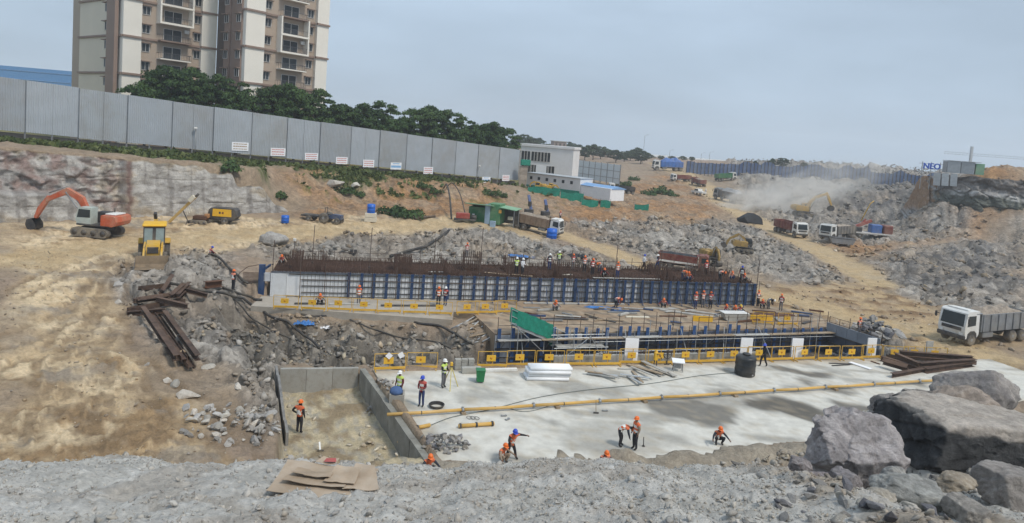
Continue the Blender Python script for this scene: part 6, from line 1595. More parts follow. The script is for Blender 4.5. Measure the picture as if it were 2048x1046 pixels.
def dump_truck(p, rz, label, cabm=m_white, bodym=m_brownred, load=None, loadm=None, cover=False, stripe=None, low=False, name='dump_truck', cat='truck', sc=1.0, group=None):
    o = empty(name, (0,0,0), 0, label, cat, group)
    MB().bar((-3.9,.42,.85), (3.9,.42,.85), .12, .28).bar((-3.9,-.42,.85), (3.9,-.42,.85), .12, .28).build('chassis', m_dark, o)
    c = MB().prism([(2.5,.95),(2.75,.62),(4.12,.62),(4.22,1.25),(4.18,1.75),(3.98,2.72),(3.75,2.86),(2.55,2.86)], 2.3).build('cab', cabm, o)
    MB().add([(4.205,-1.0,1.62),(4.205,1.0,1.62),(4.015,.94,2.62),(4.015,-.94,2.62)], [(0,1,2,3)]).build('windscreen', m_glass, o)
    for s in (-1,1):
        MB().add([(2.95,s*1.162,1.7),(3.95,s*1.162,1.62),(3.82,s*1.162,2.5),(2.95,s*1.162,2.5)], [(0,1,2,3)]).build('side_window', m_glass, o)
        MB().bevbox((4.24,s*.85,1.0), (.06,.32,.2), .02).build('headlight', m_head, o)
        MB().bar((3.95,s*1.18,2.45), (4.2,s*1.42,2.4), .04).bevbox((4.2,s*1.42,2.15), (.08,.2,.45), .03).build('mirror', m_dark, o)
        MB().prism([(2.75,.62),(2.85,1.05),(3.1,1.25),(3.55,1.25),(3.85,1.05),(3.95,.62),(3.75,.62),(3.6,.95),(3.1,.95),(2.95,.62)], .12, off=s*1.13).build('mudguard', m_dark, o)
    MB().bevbox((4.2,0,.72), (.22,2.36,.34), .05).build('bumper', m_dark, o); MB().bevbox((4.225,0,1.38), (.05,1.7,.28), .02).build('grille', m_dark, o)
    MB().bevbox((3.5,0,2.92), (.3,1.8,.1), .03).build('visor', cabm, o)
    for s in (-1,1):
        wheel(o, 3.3, s*1.02, .5, .32)
        for x in (-1.9, -3.2): wheel(o, x, s*.92, .5, .55)
        MB().bevbox((1.2,s*.85,.8), (1.3,.5,.5), .06).build('fuel_tank', m_grey, o)
    h = 1.05 if low else 1.35
    b = MB(); b.box((-.75,0,1.16), (6.1,2.35,.1))
    for s in (-1,1): b.box((-.75,s*1.15,1.2+h/2), (6.1,.07,h))
    b.box((2.26,0,1.25+h/2), (.08,2.35,h+.15)).box((-3.78,0,1.2+h/2), (.08,2.35,h)).box((2.55,0,1.3+h), (.7,2.35,.07))
    bo = b.build('tipper_body', bodym, o)
    for s in (-1,1):
        for i in range(7): MB().bar((-3.6+i*.95,s*1.215,1.15), (-3.6+i*.95,s*1.215,1.2+h), .1, .08).build('rib', bodym, bo)
    if stripe: 
        for s in (-1,1): MB().box((-.75,s*1.28,1.36), (6.1,.03,.3)).build('stripe', stripe, o)
    if load:
        rg = random.Random(len(label)); n, m = 10, 6; vs = []
        for i in range(n+1):
            for j in range(m+1):
                e = min(i, n-i, j, m-j); vs.append((-3.7+5.9*i/n, -1.1+2.2*j/m, 1.2+h*.85+load*min(1, e/2)*rg.uniform(.7,1.2)))
        mb = MB(); mb.add(vs, [(i*(m+1)+j, (i+1)*(m+1)+j, (i+1)*(m+1)+j+1, i*(m+1)+j+1) for i in range(n) for j in range(m)]).build('cover' if cover else 'load', loadm or m_load, o)
    o.scale = (sc,)*3
    slope_place(o, p.x, p.y, rz, 2.6*sc, 1.0*sc)
    return o
def tracks(par, L, gauge, w, h, mt=m_tyre):
    for s in (-1,1):
        pr = []
        for i in range(9): a = math.pi/2+math.pi*i/8; pr.append((-L/2+h/2+h/2*math.cos(a), h/2+h/2*math.sin(a)))
        for i in range(9): a = -math.pi/2+math.pi*i/8; pr.append((L/2-h/2+h/2*math.cos(a), h/2+h/2*math.sin(a)))
        t = MB().prism(pr, w, off=s*gauge/2).build('track', mt, par)
        for i in range(4): MB().cyl((-L/2+h/2+(L-h)*i/3, s*(gauge/2+w/2+.0), h*.5), (0,1,0), h*.33, .05, 10).build('roller', m_dark, t)
def excavator(p, rz, label, col, boom, stick, bucket, cabm=m_dark, swing=0.0, sc=1.0, dress=None):
    """boom/stick: lists of (x,z) in the plane of the arm"""
    o = empty('excavator', (0,0,0), 0, label, 'excavator')
    tracks(o, 3.9, 2.3, .6, .9); MB().bevbox((0,0,.75), (2.6,1.7,.4), .08).build('undercarriage', m_dark, o)
    S = Matrix.Rotation(swing, 4, 'Z')
    def up(ob): ob.matrix_local = S; return ob
    up(MB().cyl((0,0,1.0), (0,0,1), .75, .2, 16).build('slew_ring', m_dark, o))
    up(MB().bevbox((-.3,0,1.2), (3.6,2.5,.2), .05).build('deck', m_dark, o))
    up(MB().prism([(-2.55,1.35),(-2.7,1.7),(-2.6,2.2),(-2.3,2.3),(-1.1,2.3),(-1.1,1.2),(-2.3,1.2)], 2.5).build('counterweight', col, o))
    up(MB().bevbox((-.35,-.72,1.85), (1.45,1.0,1.1), .06).build('engine_cover', m_dark if dress else col, o))
    up(MB().bevbox((-1.75,-.1,2.38), (1.1,1.7,.14), .05).build('hood', m_white if dress else col, o))
    cb = up(MB().prism([(-.05,1.3),(1.45,1.3),(1.6,1.75),(1.35,2.85),(1.2,2.95),(-.05,2.95)], 1.0, off=.72).build('cab', cabm, o))
    for s in (.215, 1.225): up(MB().add([(.05,s,1.95),(1.45,s,1.9),(1.27,s,2.75),(.05,s,2.75)], [(0,1,2,3)]).build('cab_window', m_glass, o))
    up(MB().add([(1.6,.3,1.8),(1.6,1.15,1.8),(1.375,1.15,2.8),(1.375,.3,2.8)], [(0,1,2,3)]).build('windscreen', m_glass, o))
    up(MB().cyl((-1.3,-.6,2.65), (0,0,1), .07, .5, 8).build('exhaust', m_dark, o))
    def arm(pts, w, hs, nm):
        mb = MB(); vs = []; n = len(pts)
        for i, (x, z) in enumerate(pts):
            x0, z0 = pts[max(0,i-1)]; x1, z1 = pts[min(n-1,i+1)]; tx, tz = x1-x0, z1-z0; L = math.hypot(tx,tz); nx, nz = -tz/L*hs[i]/2, tx/L*hs[i]/2
            for s in (-1,1): vs += [(x+nx, s*w/2, z+nz), (x-nx, s*w/2, z-nz)]
        fs = [(0,1,3,2), tuple(4*(n-1)+k for k in (2,3,1,0))]
        for i in range(n-1): a, b = 4*i, 4*i+4; fs += [(a,b,b+1,a+1),(a+2,a+3,b+3,b+2),(a,a+2,b+2,b),(a+1,b+1,b+3,a+3)]
        return up(mb.add(vs, fs).build(nm, col, o))
    arm(boom, .42, [.45]+[.62]*(len(boom)-2)+[.4], 'boom'); arm(stick, .34, [.34, .5, .28][:len(stick)] if len(stick) == 3 else [.45,.3], 'stick')
    b2 = Vector((boom[len(boom)//2][0], 0, boom[len(boom)//2][1]))
    for s in (-1,1): up(MB().tube([(.9,s*.38,1.4), (b2.x,s*.32,b2.z-.1)], .075, 6).build('ram', m_grey, o))
    up(MB().tube([(b2.x+.1,0,b2.z+.45), (stick[0][0],0,stick[0][1]+.4)], .075, 6).build('ram', m_grey, o))
    bx, bz, ba = bucket
    Rb = Matrix.Rotation(ba, 3, 'Y'); pr = [(0,.1),(.55,.25),(.95,-.1),(1.0,-.6),(.75,-.95),(.2,-1.0),(-.05,-.6)]
    mb = MB(); vs = []
    for s in (-.55,.55):
        for x, z in pr: v = Rb @ Vector((x, s, z)); vs.append((bx+v.x, v.y, bz+v.z))
    n = len(pr); mb.add(vs, [list(range(n)), [n+i for i in range(n)][::-1]]+[(i, n+i, n+(i+1) % n, (i+1) % n) for i in range(n-2)]); up(mb.build('bucket', m_dark, o))
    o.scale = (sc,)*3; slope_place(o, p.x, p.y, rz, 1.5*sc, 1.0*sc); return o
m_ochre = M('dusty_ochre', (.34,.22,.07), .7, var=.25, dirt=(.2,.16,.11), dirt_amt=.6)
# --- left orange excavator
p = G(196, 471); 
excavator(p, rad(176), 'orange red excavator with its boom reaching past the left edge of the photo', m_orange, [(.7,1.5),(1.9,3.6),(3.4,4.3),(5.6,3.2)], [(5.4,3.5),(6.3,2.2),(6.8,1.2)], (6.8,1.1,.6), cabm=M('pale_green_cab', (.45,.50,.46), .5, dirt=DUST, dirt_amt=.3), dress=True, sc=1.0)
# --- far yellow excavator in the dust
p = G(1606, 434); p = P(1606, 434, hgt(p.x, p.y))
excavator(p, rad(8), 'yellow excavator with raised arm working in the dust cloud', m_yellow, [(.4,1.5),(1.0,3.4),(2.2,4.6),(4.6,5.6)], [(4.5,5.9),(5.3,4.6),(6.2,3.2)], (6.2,3.1,.9), cabm=m_yellow, sc=1.2)
excavator(G(1488, 502), rad(-20), 'dusty yellow excavator among the grey rubble below the haul road', m_ochre, [(.3,1.5),(-.5,3.0),(-1.6,3.6),(-3.2,2.6)], [(-3.1,2.8),(-3.6,1.8),(-3.8,1.0)], (-3.7,1.0,2.6), cabm=m_dark, swing=.2, sc=.7)
excavator(G(1420, 531), rad(-75), 'yellow excavator standing head on beside the maroon truck', m_ochre, [(.5,1.5),(1.0,3.0),(1.6,3.4),(2.5,2.8)], [(2.4,3.0),(2.9,1.9),(3.0,1.0)], (3.0,1.0,.8), cabm=m_dark, sc=.66)
for px, py, rz, lab in ((1078, 381, 170, 'small yellow machine under the green net below the annex'), (1097, 382, 10, 'second yellow machine beside the first under the annex')):
    excavator(G(px, py), rad(rz), lab, m_yellow, [(.5,1.5),(1.2,2.4),(2.2,2.6),(3.2,2.0)], [(3.1,2.1),(3.4,1.3),(3.3,.8)], (3.3,.8,.6), cabm=m_yellow, sc=.62)
# --- trucks
dump_truck(Vector((43.5, 60.0, 0)), rad(-158), 'white truck cab at the right edge by the stone heap', m_white, m_grey, .5, sc=1.05)
dump_truck(G(1072, 466), rad(-22), 'white cabbed dump truck with brown load beside the green cabin', m_white, M('dusty_brown_body', (.22,.15,.10), .8, dirt=DUST, dirt_amt=.4), .45, sc=.92)
dump_truck(G(1578, 470), rad(-80), 'white tipper truck coming down the haul road', m_white, m_brownred)
dump_truck(G(1676, 474), rad(-146), 'white tipper truck facing left on the pit floor', m_white, M('dusty_grey_body', (.16,.15,.14), .8, dirt=DUST, dirt_amt=.4), .3)
dump_truck(G(1456, 404), rad(116), 'grey tipper heaped with pale stone seen from behind on the haul road', m_grey, M('grey_tipper', (.2,.19,.18), .8, dirt=DUST, dirt_amt=.5), .9, M('pale_stone_load', (.42,.41,.40), .95, var=.4, scale=3, bump=.15), sc=1.15)
dump_truck(G(1362, 363), rad(195), 'small white cabbed truck with brown body near the top of the haul road', m_white, m_brownred, sc=.9)
dump_truck(G(1397, 372), rad(100), 'brown tipper seen from behind near the top of the haul road', m_brownred, m_brownred, .4, sc=.9)
dump_truck(G(1450, 361), rad(20), 'green bodied tipper at the rim below the far blue fence', m_white, m_green, sc=1.0)
dump_truck(G(1243, 387), rad(186), 'white cabbed truck facing left below the white shed', m_white, m_dark, low=True, sc=.85)
dump_truck(G(1336, 342), rad(183), 'white cabbed truck with long blue container at the top of the haul road', m_white, M('blue_container', (.04,.14,.42), .6, dirt=DUST, dirt_amt=.25), 1.2, bpy.data.materials['blue_container'], cover=True, sc=1.55)
dump_truck(G(1363, 541), rad(-18), 'maroon truck with black cover and white stripe behind the raised raft', m_brownred, m_brownred, .35, m_tarp, cover=True, stripe=m_white, sc=.78)
# grey trough trailer and the black covered heap
p = G(1683, 491); o = empty('skip_trailer', p, rad(-15), 'low grey skip standing in front of the left facing tipper', 'skip'); MB().prism([(-2.0,1.3),(-1.6,.4),(1.6,.4),(2.0,1.3)], 1.9).build('body', m_grey, o); MB().bevbox((0,0,1.33), (4.1,2.0,.1), .03).build('rim', m_dark, o)
for x in (-.9,.9):
    for s in (-1,1): wheel(o, x, s*.8, .34, .22)
# truck mounted drill rig
p = G(1735, 476); o = empty('drill_truck', p, rad(-8), 'red drilling rig mounted on a long flat truck at the pit floor', 'drill truck')
MB().bevbox((0,0,1.0), (8.5,2.2,.3), .04).build('bed', M('dirty_white_bed', (.5,.48,.45), .6, dirt=DUST, dirt_amt=.4), o); MB().bevbox((1.2,.1,1.9), (1.9,1.9,1.6), .1).build('engine_box', M('rig_blue', (.05,.12,.32), .6, dirt=DUST, dirt_amt=.3), o)
MB().bevbox((3.2,0,1.9), (1.6,2.1,1.7), .12).build('cab', m_brownred, o); MB().bar((-3.4,0,1.5), (.4,.1,3.4), .55, .5).bar((-2.2,.3,1.3), (-.6,.3,3.6), .3).build('mast', m_red, o); MB().tube([(-1.5,0,3.2), (-.2,0,6.6), (.4,0,7.2)], .1, 6).build('derrick_arm', m_yellow, o)
MB().bevbox((-2.2,-.4,1.6), (1.6,1.0,.9), .08).build('tool_box', m_dark, o); MB().add([(4.02,-.8,1.9),(4.02,.8,1.9),(4.0,.8,2.6),(4.0,-.8,2.6)], [(0,1,2,3)]).build('windscreen', m_glass, o)
for x in (-3, -1.8, 3):
    for s in (-1,1): wheel(o, x, s*.95, .48, .35)
# small white pickup at the top of the road
p = G(1397, 389); o = empty('pickup', p, rad(120), 'tiny white pickup on the haul road bend', 'pickup'); MB().prism([(-2.2,.5),(2.2,.5),(2.2,1.0),(1.2,1.1),(.7,1.65),(-.5,1.65),(-.6,1.05),(-2.2,1.05)], 1.7).build('body', m_white, o)
for x in (-1.4,1.4):
    for s in (-1,1): wheel(o, x, s*.75, .35, .2)
for s in (-1,1): MB().add([(-.45,s*.86,1.1),(1.05,s*.86,1.1),(.65,s*.86,1.58),(-.45,s*.86,1.58)], [(0,1,2,3)]).build('window', m_glass, o)
# --- backhoe loader facing the camera
p = G(303, 536)
p = P(303, 530, hgt(p.x, p.y)); o = empty('backhoe_loader', p+Vector((-1.0,2.2,0)), rad(-64), 'yellow backhoe loader facing the camera with a wide brown front bucket', 'backhoe loader')
o.scale = (1.1,)*3
MB().prism([(-1.6,.7),(2.3,.7),(2.4,1.25),(2.3,1.6),(.4,1.7),(.4,1.3),(-1.6,1.3)], .95).build('bonnet', m_yellow, o); MB().bevbox((2.36,0,1.2), (.08,.8,.5), .02).build('grille', m_dark, o)
MB().prism([(-1.6,1.3),(.55,1.3),(.4,2.75),(-1.4,2.75)], 1.55).build('cab', m_dark, o); MB().bevbox((-.5,0,2.86), (2.15,1.75,.2), .08).build('roof', m_plate, o)
for y0, y1 in ((-.7,-.12),(.12,.7)): MB().add([(.56,y0,1.45),(.56,y1,1.45),(.42,y1,2.65),(.42,y0,2.65)], [(0,1,2,3)]).build('windscreen', M('pale_glass', (.20,.25,.25), .15, spec=.6) if 'pale_glass' not in bpy.data.materials else bpy.data.materials['pale_glass'], o)
for s in (-1,1):
    MB().add([(-1.3,s*.782,1.7),(.4,s*.782,1.7),(.3,s*.782,2.6),(-1.25,s*.782,2.6)], [(0,1,2,3)]).build('side_window', m_glass, o)
    wheel(o, -1.2, s*.95, .72, .42); wheel(o, 1.75, s*.85, .48, .34)
    MB().bar((.5,s*.62,1.45), (2.0,s*.62,1.25), .14, .24).bar((2.0,s*.62,1.25), (3.1,s*.62,.55), .14, .22).build('loader_arm', m_yellow, o)
    MB().prism([(-1.95,1.1),(-1.7,1.5),(-1.0,1.62),(-.45,1.3),(-.6,1.2),(-1.0,1.48),(-1.6,1.38)], .4, off=s*.97).build('mudguard', m_yellow, o)
    MB().bevbox((.45,s*.5,2.88), (.1,.18,.12), .02).build('work_lamp', m_head, o)
pr = [(3.0,.9),(3.15,.15),(3.4,.02),(4.0,.0),(3.95,.08),(3.45,.12),(3.25,.3),(3.12,.9)]
bk = MB().prism(pr, 2.3).build('front_bucket', M('worn_bucket', (.23,.17,.11), .7, .2, var=.3), o)
for s in (-1,1): MB().prism([(3.0,.9),(3.15,.15),(3.4,.02),(4.0,0)], .04, off=s*1.15).build('bucket_side', m_dark, bk)
MB().bar((-1.7,0,1.2), (-2.3,0,3.0), .3, .35).build('rear_boom', m_yellow, o); MB().bar((-2.3,0,3.0), (-2.0,-.05,3.55), .22, .3).bar((-2.3,0,3.0), (-2.8,0,1.4), .2, .25).build('rear_stick', m_dark, o)
# --- compressor trailer
p = G(448, 447); o = empty('air_compressor', p, rad(2), 'yellow and black towed air compressor at the foot of the rock cut', 'compressor')
MB().prism([(-1.5,.65),(1.5,.65),(1.75,1.0),(1.6,1.7),(1.35,1.95),(-1.35,1.95),(-1.6,1.7),(-1.75,1.0)], 1.5).build('canopy', m_dark, o); MB().prism([(-1.15,.95),(1.15,.95),(1.1,1.85),(-1.1,1.85)], 1.58).build('door_panel', m_plate, o)
MB().box((-.25,-.80,1.4), (.22,.02,.26)).build('badge', m_dark, o); MB().box((.1,-.80,1.4), (.22,.02,.22)).build('badge', m_brownred, o)
MB().bevbox((0,0,.55), (3.3,1.3,.16), .03).build('chassis', m_dark, o)
for s in (-1,1): wheel(o, .35, s*.8, .42, .24)
MB().tube([(-1.7,0,.55), (-2.6,0,.4), (-2.7,0,0)], .05, 6).build('drawbar', m_dark, o)
# --- drill mast leaning against the cut
p = G(338, 448); q = PD(393, 392, p.y); o = empty('drill_mast', p, 0, 'slim yellow drill mast slanting up in front of the rock cut', 'drill'); d = q-p
MB().bar((0,0,.2), d, .22, .28).build('mast', M('ochre_paint', (.50,.32,.09), .6, dirt=DUST, dirt_amt=.4), o); MB().bar(d*.78+Vector((0,-.2,.15)), d*.95+Vector((0,-.2,.15)), .4, .45).build('drifter', m_cream, o); MB().cyl(d*1.02, d, .16, .5, 8).build('head', m_dark, o)
MB().tube([d*.5, d*.5+Vector((.5,.2,-1.2)), d*.3+Vector((1.0,0,-1.2)), Vector((3.2,0,.3))], .06, 6).build('hose', m_black, o)
for i in range(3): MB().tube([d*(.62+.05*i), d*(.62+.05*i)+Vector((.25+.1*i,-.1,-.9))], .035, 5).build('lever', m_cream, o)
tr = empty('drill_crawler', G(398, 447), rad(5), 'low rusty drill crawler beside the slanting mast', 'drill'); tracks(tr, 2.2, 1.3, .3, .5); MB().bevbox((.2,0,.75), (1.6,1.0,.5), .08).build('engine', m_rust, tr); MB().bevbox((.9,0,1.0), (.5,.6,.5), .06).build('pump', M('copper_brown', (.35,.18,.08), .6) , tr)
# --- tractor
o = empty('tractor', G(664, 446), rad(-12), 'small dark tractor with trailer parked at the foot of the dirt bank', 'tractor'); MB().prism([(-1.3,.6),(1.4,.6),(1.45,1.15),(.2,1.25),(-.2,1.0),(-1.3,1.0)], .7).build('bonnet', M('tractor_blue', (.05,.08,.16), .5, dirt=DUST, dirt_amt=.3), o)
MB().bar((-.9,.35,1.0), (-.9,.35,2.0), .06).bar((-.9,-.35,1.0), (-.9,-.35,2.0), .06).bar((-.9,.35,2.0), (-.9,-.35,2.0), .06).build('roll_bar', m_dark, o); MB().bevbox((-.5,0,1.15), (.5,.5,.14), .04).build('seat', m_dark, o)
for s in (-1,1): wheel(o, -.85, s*.75, .68, .36); wheel(o, 1.0, s*.65, .4, .24)
MB().bevbox((-3.0,0,.75), (2.4,1.5,.25), .03).build('trailer_bed', m_dark, o)
for s in (-1,1): wheel(o, -3.0, s*.8, .4, .22)
MB().bar((-1.3,0,.6), (-1.9,0,.7), .08).build('hitch', m_dark, o)
# --- drums, tank base, blue tank
def drum(p, r, h, label):
    MB().lathe((0,0,0), [(r*.96,0),(r,.04),(r,h*.32),(r*1.04,h*.34),(r,h*.36),(r,h*.64),(r*1.04,h*.66),(r,h*.68),(r,h*.94),(r*.7,h*.98),(r*.3,h)], 18).build('blue_drum', m_bluedrum, label=label, cat='drum', loc=p)
drum(G(570, 446), .48, 1.0, 'blue drum standing at the right foot of the rock cut')
p = G(741, 443); o = empty('tank_stand', p, .1, 'cream block stand carrying a blue drum at the foot of the dirt bank', 'stand')
for i in range(2): MB().bevbox((0,0,.3+i*.62), (1.6-.1*i,1.2,.58), .03).build('block', m_cream, o)
drum(p+Vector((0,0,1.22)), .55, 1.25, 'blue drum standing on top of the cream block stand')
drum(G(1103, 477), .75, 1.5, 'large blue drum beside the white cabbed dump truck')
# --- green cabin
p = G(972, 447); o = empty('site_cabin', p, rad(-16), 'green metal site cabin with pale green roof and blue grey door', 'cabin')
MB().bevbox((-1.4,1.4,1.15), (3.0,2.4,2.3), .03).build('wall', m_green, o); MB().bevbox((1.05,1.3,1.5), (1.9,2.6,3.0), .03).build('wall', M('mid_green_wall', (.06,.20,.09), .6, dirt=DUST, dirt_amt=.3), o)
MB().box((-1.0,.9,2.55), (4.2,4.0,.12), rot=Matrix.Rotation(-.16, 3, 'X')).build('roof', m_greenlt, o); MB().box((3.2,1.4,2.5), (2.6,3.2,.1), rot=Matrix.Rotation(.10, 3, 'Y')).build('canopy', m_greenlt, o)
MB().box((.15,-.12,1.45), (.75,.1,2.9)).build('door', m_bluegrey, o)
for x, y in ((4.2,0),(4.2,2.6)): MB().bar((x,y,-.2), (x,y,2.4), .08).build('canopy_post', m_grey, o)
MB().bevbox((3.0,2.7,1.2), (2.4,.15,2.3), .02).build('back_wall', m_dark, o); MB().box((-2.1,.16,.9), (.35,.04,.7)).build('white_sign', m_cleanwhite, o)
MB().box((2.06,-.04,2.0), (.4,.1,.5)).build('orange_box', M('orange_box_paint', (.55,.30,.07), .6), o); MB().bevbox((3.2,1.6,.95), (.7,.5,.5), .05).build('generator', m_cream, o)
p = G(985, 454); MB().bevbox((0,0,.45), (.8,.5,.9), .03).build('pale_crate', m_bluegrey, label='pale blue grey crate standing in front of the green cabin', cat='crate', loc=p, rz=-.2)
o = empty('red_pump', G(925, 444), rad(5), 'low red pump set left of the green cabin', 'pump'); MB().bevbox((0,0,.95), (2.0,1.0,.8), .06).build('housing', m_red, o); MB().bevbox((.3,0,.4), (3.2,1.1,.25), .03).build('skid', m_dark, o); MB().cyl((1.6,0,.8), (1,0,0), .35, .8, 10).build('motor', m_dark, o)
# --- blue drill rigs behind the truck
for px, py, lab, h in ((1057, 432, 'dark drill rig with a stubby blue mast on the bank right of the cabin', 3.0), (1090, 436, 'blue drill rig leaning behind the white cabbed truck', 2.6)):
    o = empty('drill_rig', G(px, py), rad(30), lab, 'drill'); tracks(o, 1.8, 1.2, .3, .5); MB().bevbox((0,0,.85), (1.4,1.0,.7), .08).build('engine', m_dark, o); MB().bar((.6,0,.5), (-.2,.1,h+.6), .35, .4).build('mast', M('rig_mast_blue', (.10,.16,.36), .6, dirt=DUST, dirt_amt=.3) if 'rig_mast_blue' not in bpy.data.materials else bpy.data.materials['rig_mast_blue'], o); MB().bevbox((.1,0,h*.7), (.5,.5,.9), .06).build('drifter', m_dark, o)
# --- site lamp posts on the rubble
for px, py, lab in ((588, 514, 'small site lamp on a thin pole behind the raft, left of the first bar cage'),):
    o = empty('site_lamp', G(px, py), 0, lab, 'lamp'); MB().tube([(0,0,0), (0,0,1.7)], .035, 6).build('pole', m_dark, o); MB().bevbox((0,-.05,1.8), (.3,.15,.3), .04).build('head', m_white, o)
p = G(707, 512); o = empty('site_lamp', p, 0, 'small dark twin lamp on the ground behind the raft', 'lamp'); MB().bevbox((.2,0,.5), (.3,.3,.4), .04).build('head', m_dark, o); MB().bevbox((-.25,0,.5), (.3,.3,.4), .04).build('head', m_dark, o); MB().tube([(-.3,0,.3), (.3,0,.3)], .04, 5).tube([(0,0,0), (0,0,.35)], .04, 5).build('stand', m_dark, o)
# log and sheet metal on the bank
for x0,y0,x1,y1,lab in ((830,441,870,436,'dark log lying at the foot of the dirt bank'),):
    a, b = G(x0,y0), G(x1,y1); MB().tube([(0,0,.25), (b-a)*.5+Vector((0,0,.32)), (b-a)+Vector((0,0,.25))], [.22,.2,.16], 8).build('log', m_bark, label=lab, cat='log', loc=a)
# street lamps and crane jib on the skyline
for i, (px, py) in enumerate(((1340, 300), (1403, 306), (1420, 304), (1290, 270))):
    p = PD(px, py, 330); zg = hgt(p.x, p.y); o = empty('street_lamp', (p.x, p.y, zg-.3), 0, ['thin street lamp above the blue container truck','thin street lamp over the start of the far blue fence','second street lamp over the start of the far blue fence','pale thin mast over the end of the far wood'][i], 'street lamp', 'lamps on the skyline')
    MB().tube([(0,0,0), (0,0,p.z-zg), (1.3,0,p.z-zg+.5)], .09, 5).build('mast', m_grey, o); MB().bevbox((1.6,0,p.z-zg+.5), (.8,.25,.12), .03).build('lamp_head', m_grey, o)
p = PD(1915, 309, 300); o = empty('crane', (p.x+6, p.y, hgt(p.x+6, p.y)), 0, 'distant tower crane jib at the right edge of the sky', 'crane'); hz = p.z-o.location.z
MB().bar((0,0,0), (0,0,hz+4), .9).build('mast', m_galv, o)
mb = MB()
for z in (0, .9): mb.bar((-12,0,hz+z), (26,0,hz+z), .14)
for i in range(24): mb.bar((-12+i*1.6,0,hz), (-11.2+i*1.6,0,hz+.9), .1)
mb.build('jib', m_galv, o)
# ------------------------------------------------------------------ people
m_skin = M('brown_skin', (.16,.085,.055), .6, var=.08)
m_hair = M('black_hair', (.015,.013,.012), .7)
m_boot = M('dark_boots', (.03,.026,.022), .7)
VEST = {'orange': M('orange_vest', (.70,.15,.055), .75, var=.2, scale=6, dirt=(.35,.2,.12), dirt_amt=.4, dscale=3), 'salmon': M('faded_orange_vest', (.72,.25,.16), .8, var=.1, scale=6), 'lime': M('lime_vest', (.52,.66,.14), .75, var=.08, scale=6),
        'red': M('red_vest', (.50,.085,.07), .75, var=.2, scale=6, dirt=(.3,.17,.12), dirt_amt=.4, dscale=3), 'white': M('pale_shirt', (.62,.62,.64), .8, var=.08), 'none': None, 'dark': M('dark_overall', (.03,.035,.05), .8)}
HELM = {'orange': M('orange_helmet', (.80,.17,.03), .4, var=.05), 'white': M('white_helmet', (.80,.80,.78), .4, var=.03), 'blue': M('blue_helmet', (.04,.08,.48), .4, var=.05), 'yellow': M('yellow_helmet', (.75,.5,.06), .4, var=.05)}
CLOTH = {'dark': M('dark_cloth', (.028,.028,.034), .85, var=.2), 'navy': M('navy_cloth', (.03,.05,.14), .85, var=.2), 'maroon': M('maroon_cloth', (.16,.03,.035), .85, var=.2), 'grey': M('grey_cloth', (.14,.14,.15), .85, var=.2),
         'tan': M('tan_cloth', (.30,.23,.17), .85, var=.2), 'black': M('black_cloth', (.018,.018,.022), .85, var=.2)}
m_strip = M('reflective_strip', (.75,.76,.72), .35, var=.05)
V3 = Vector
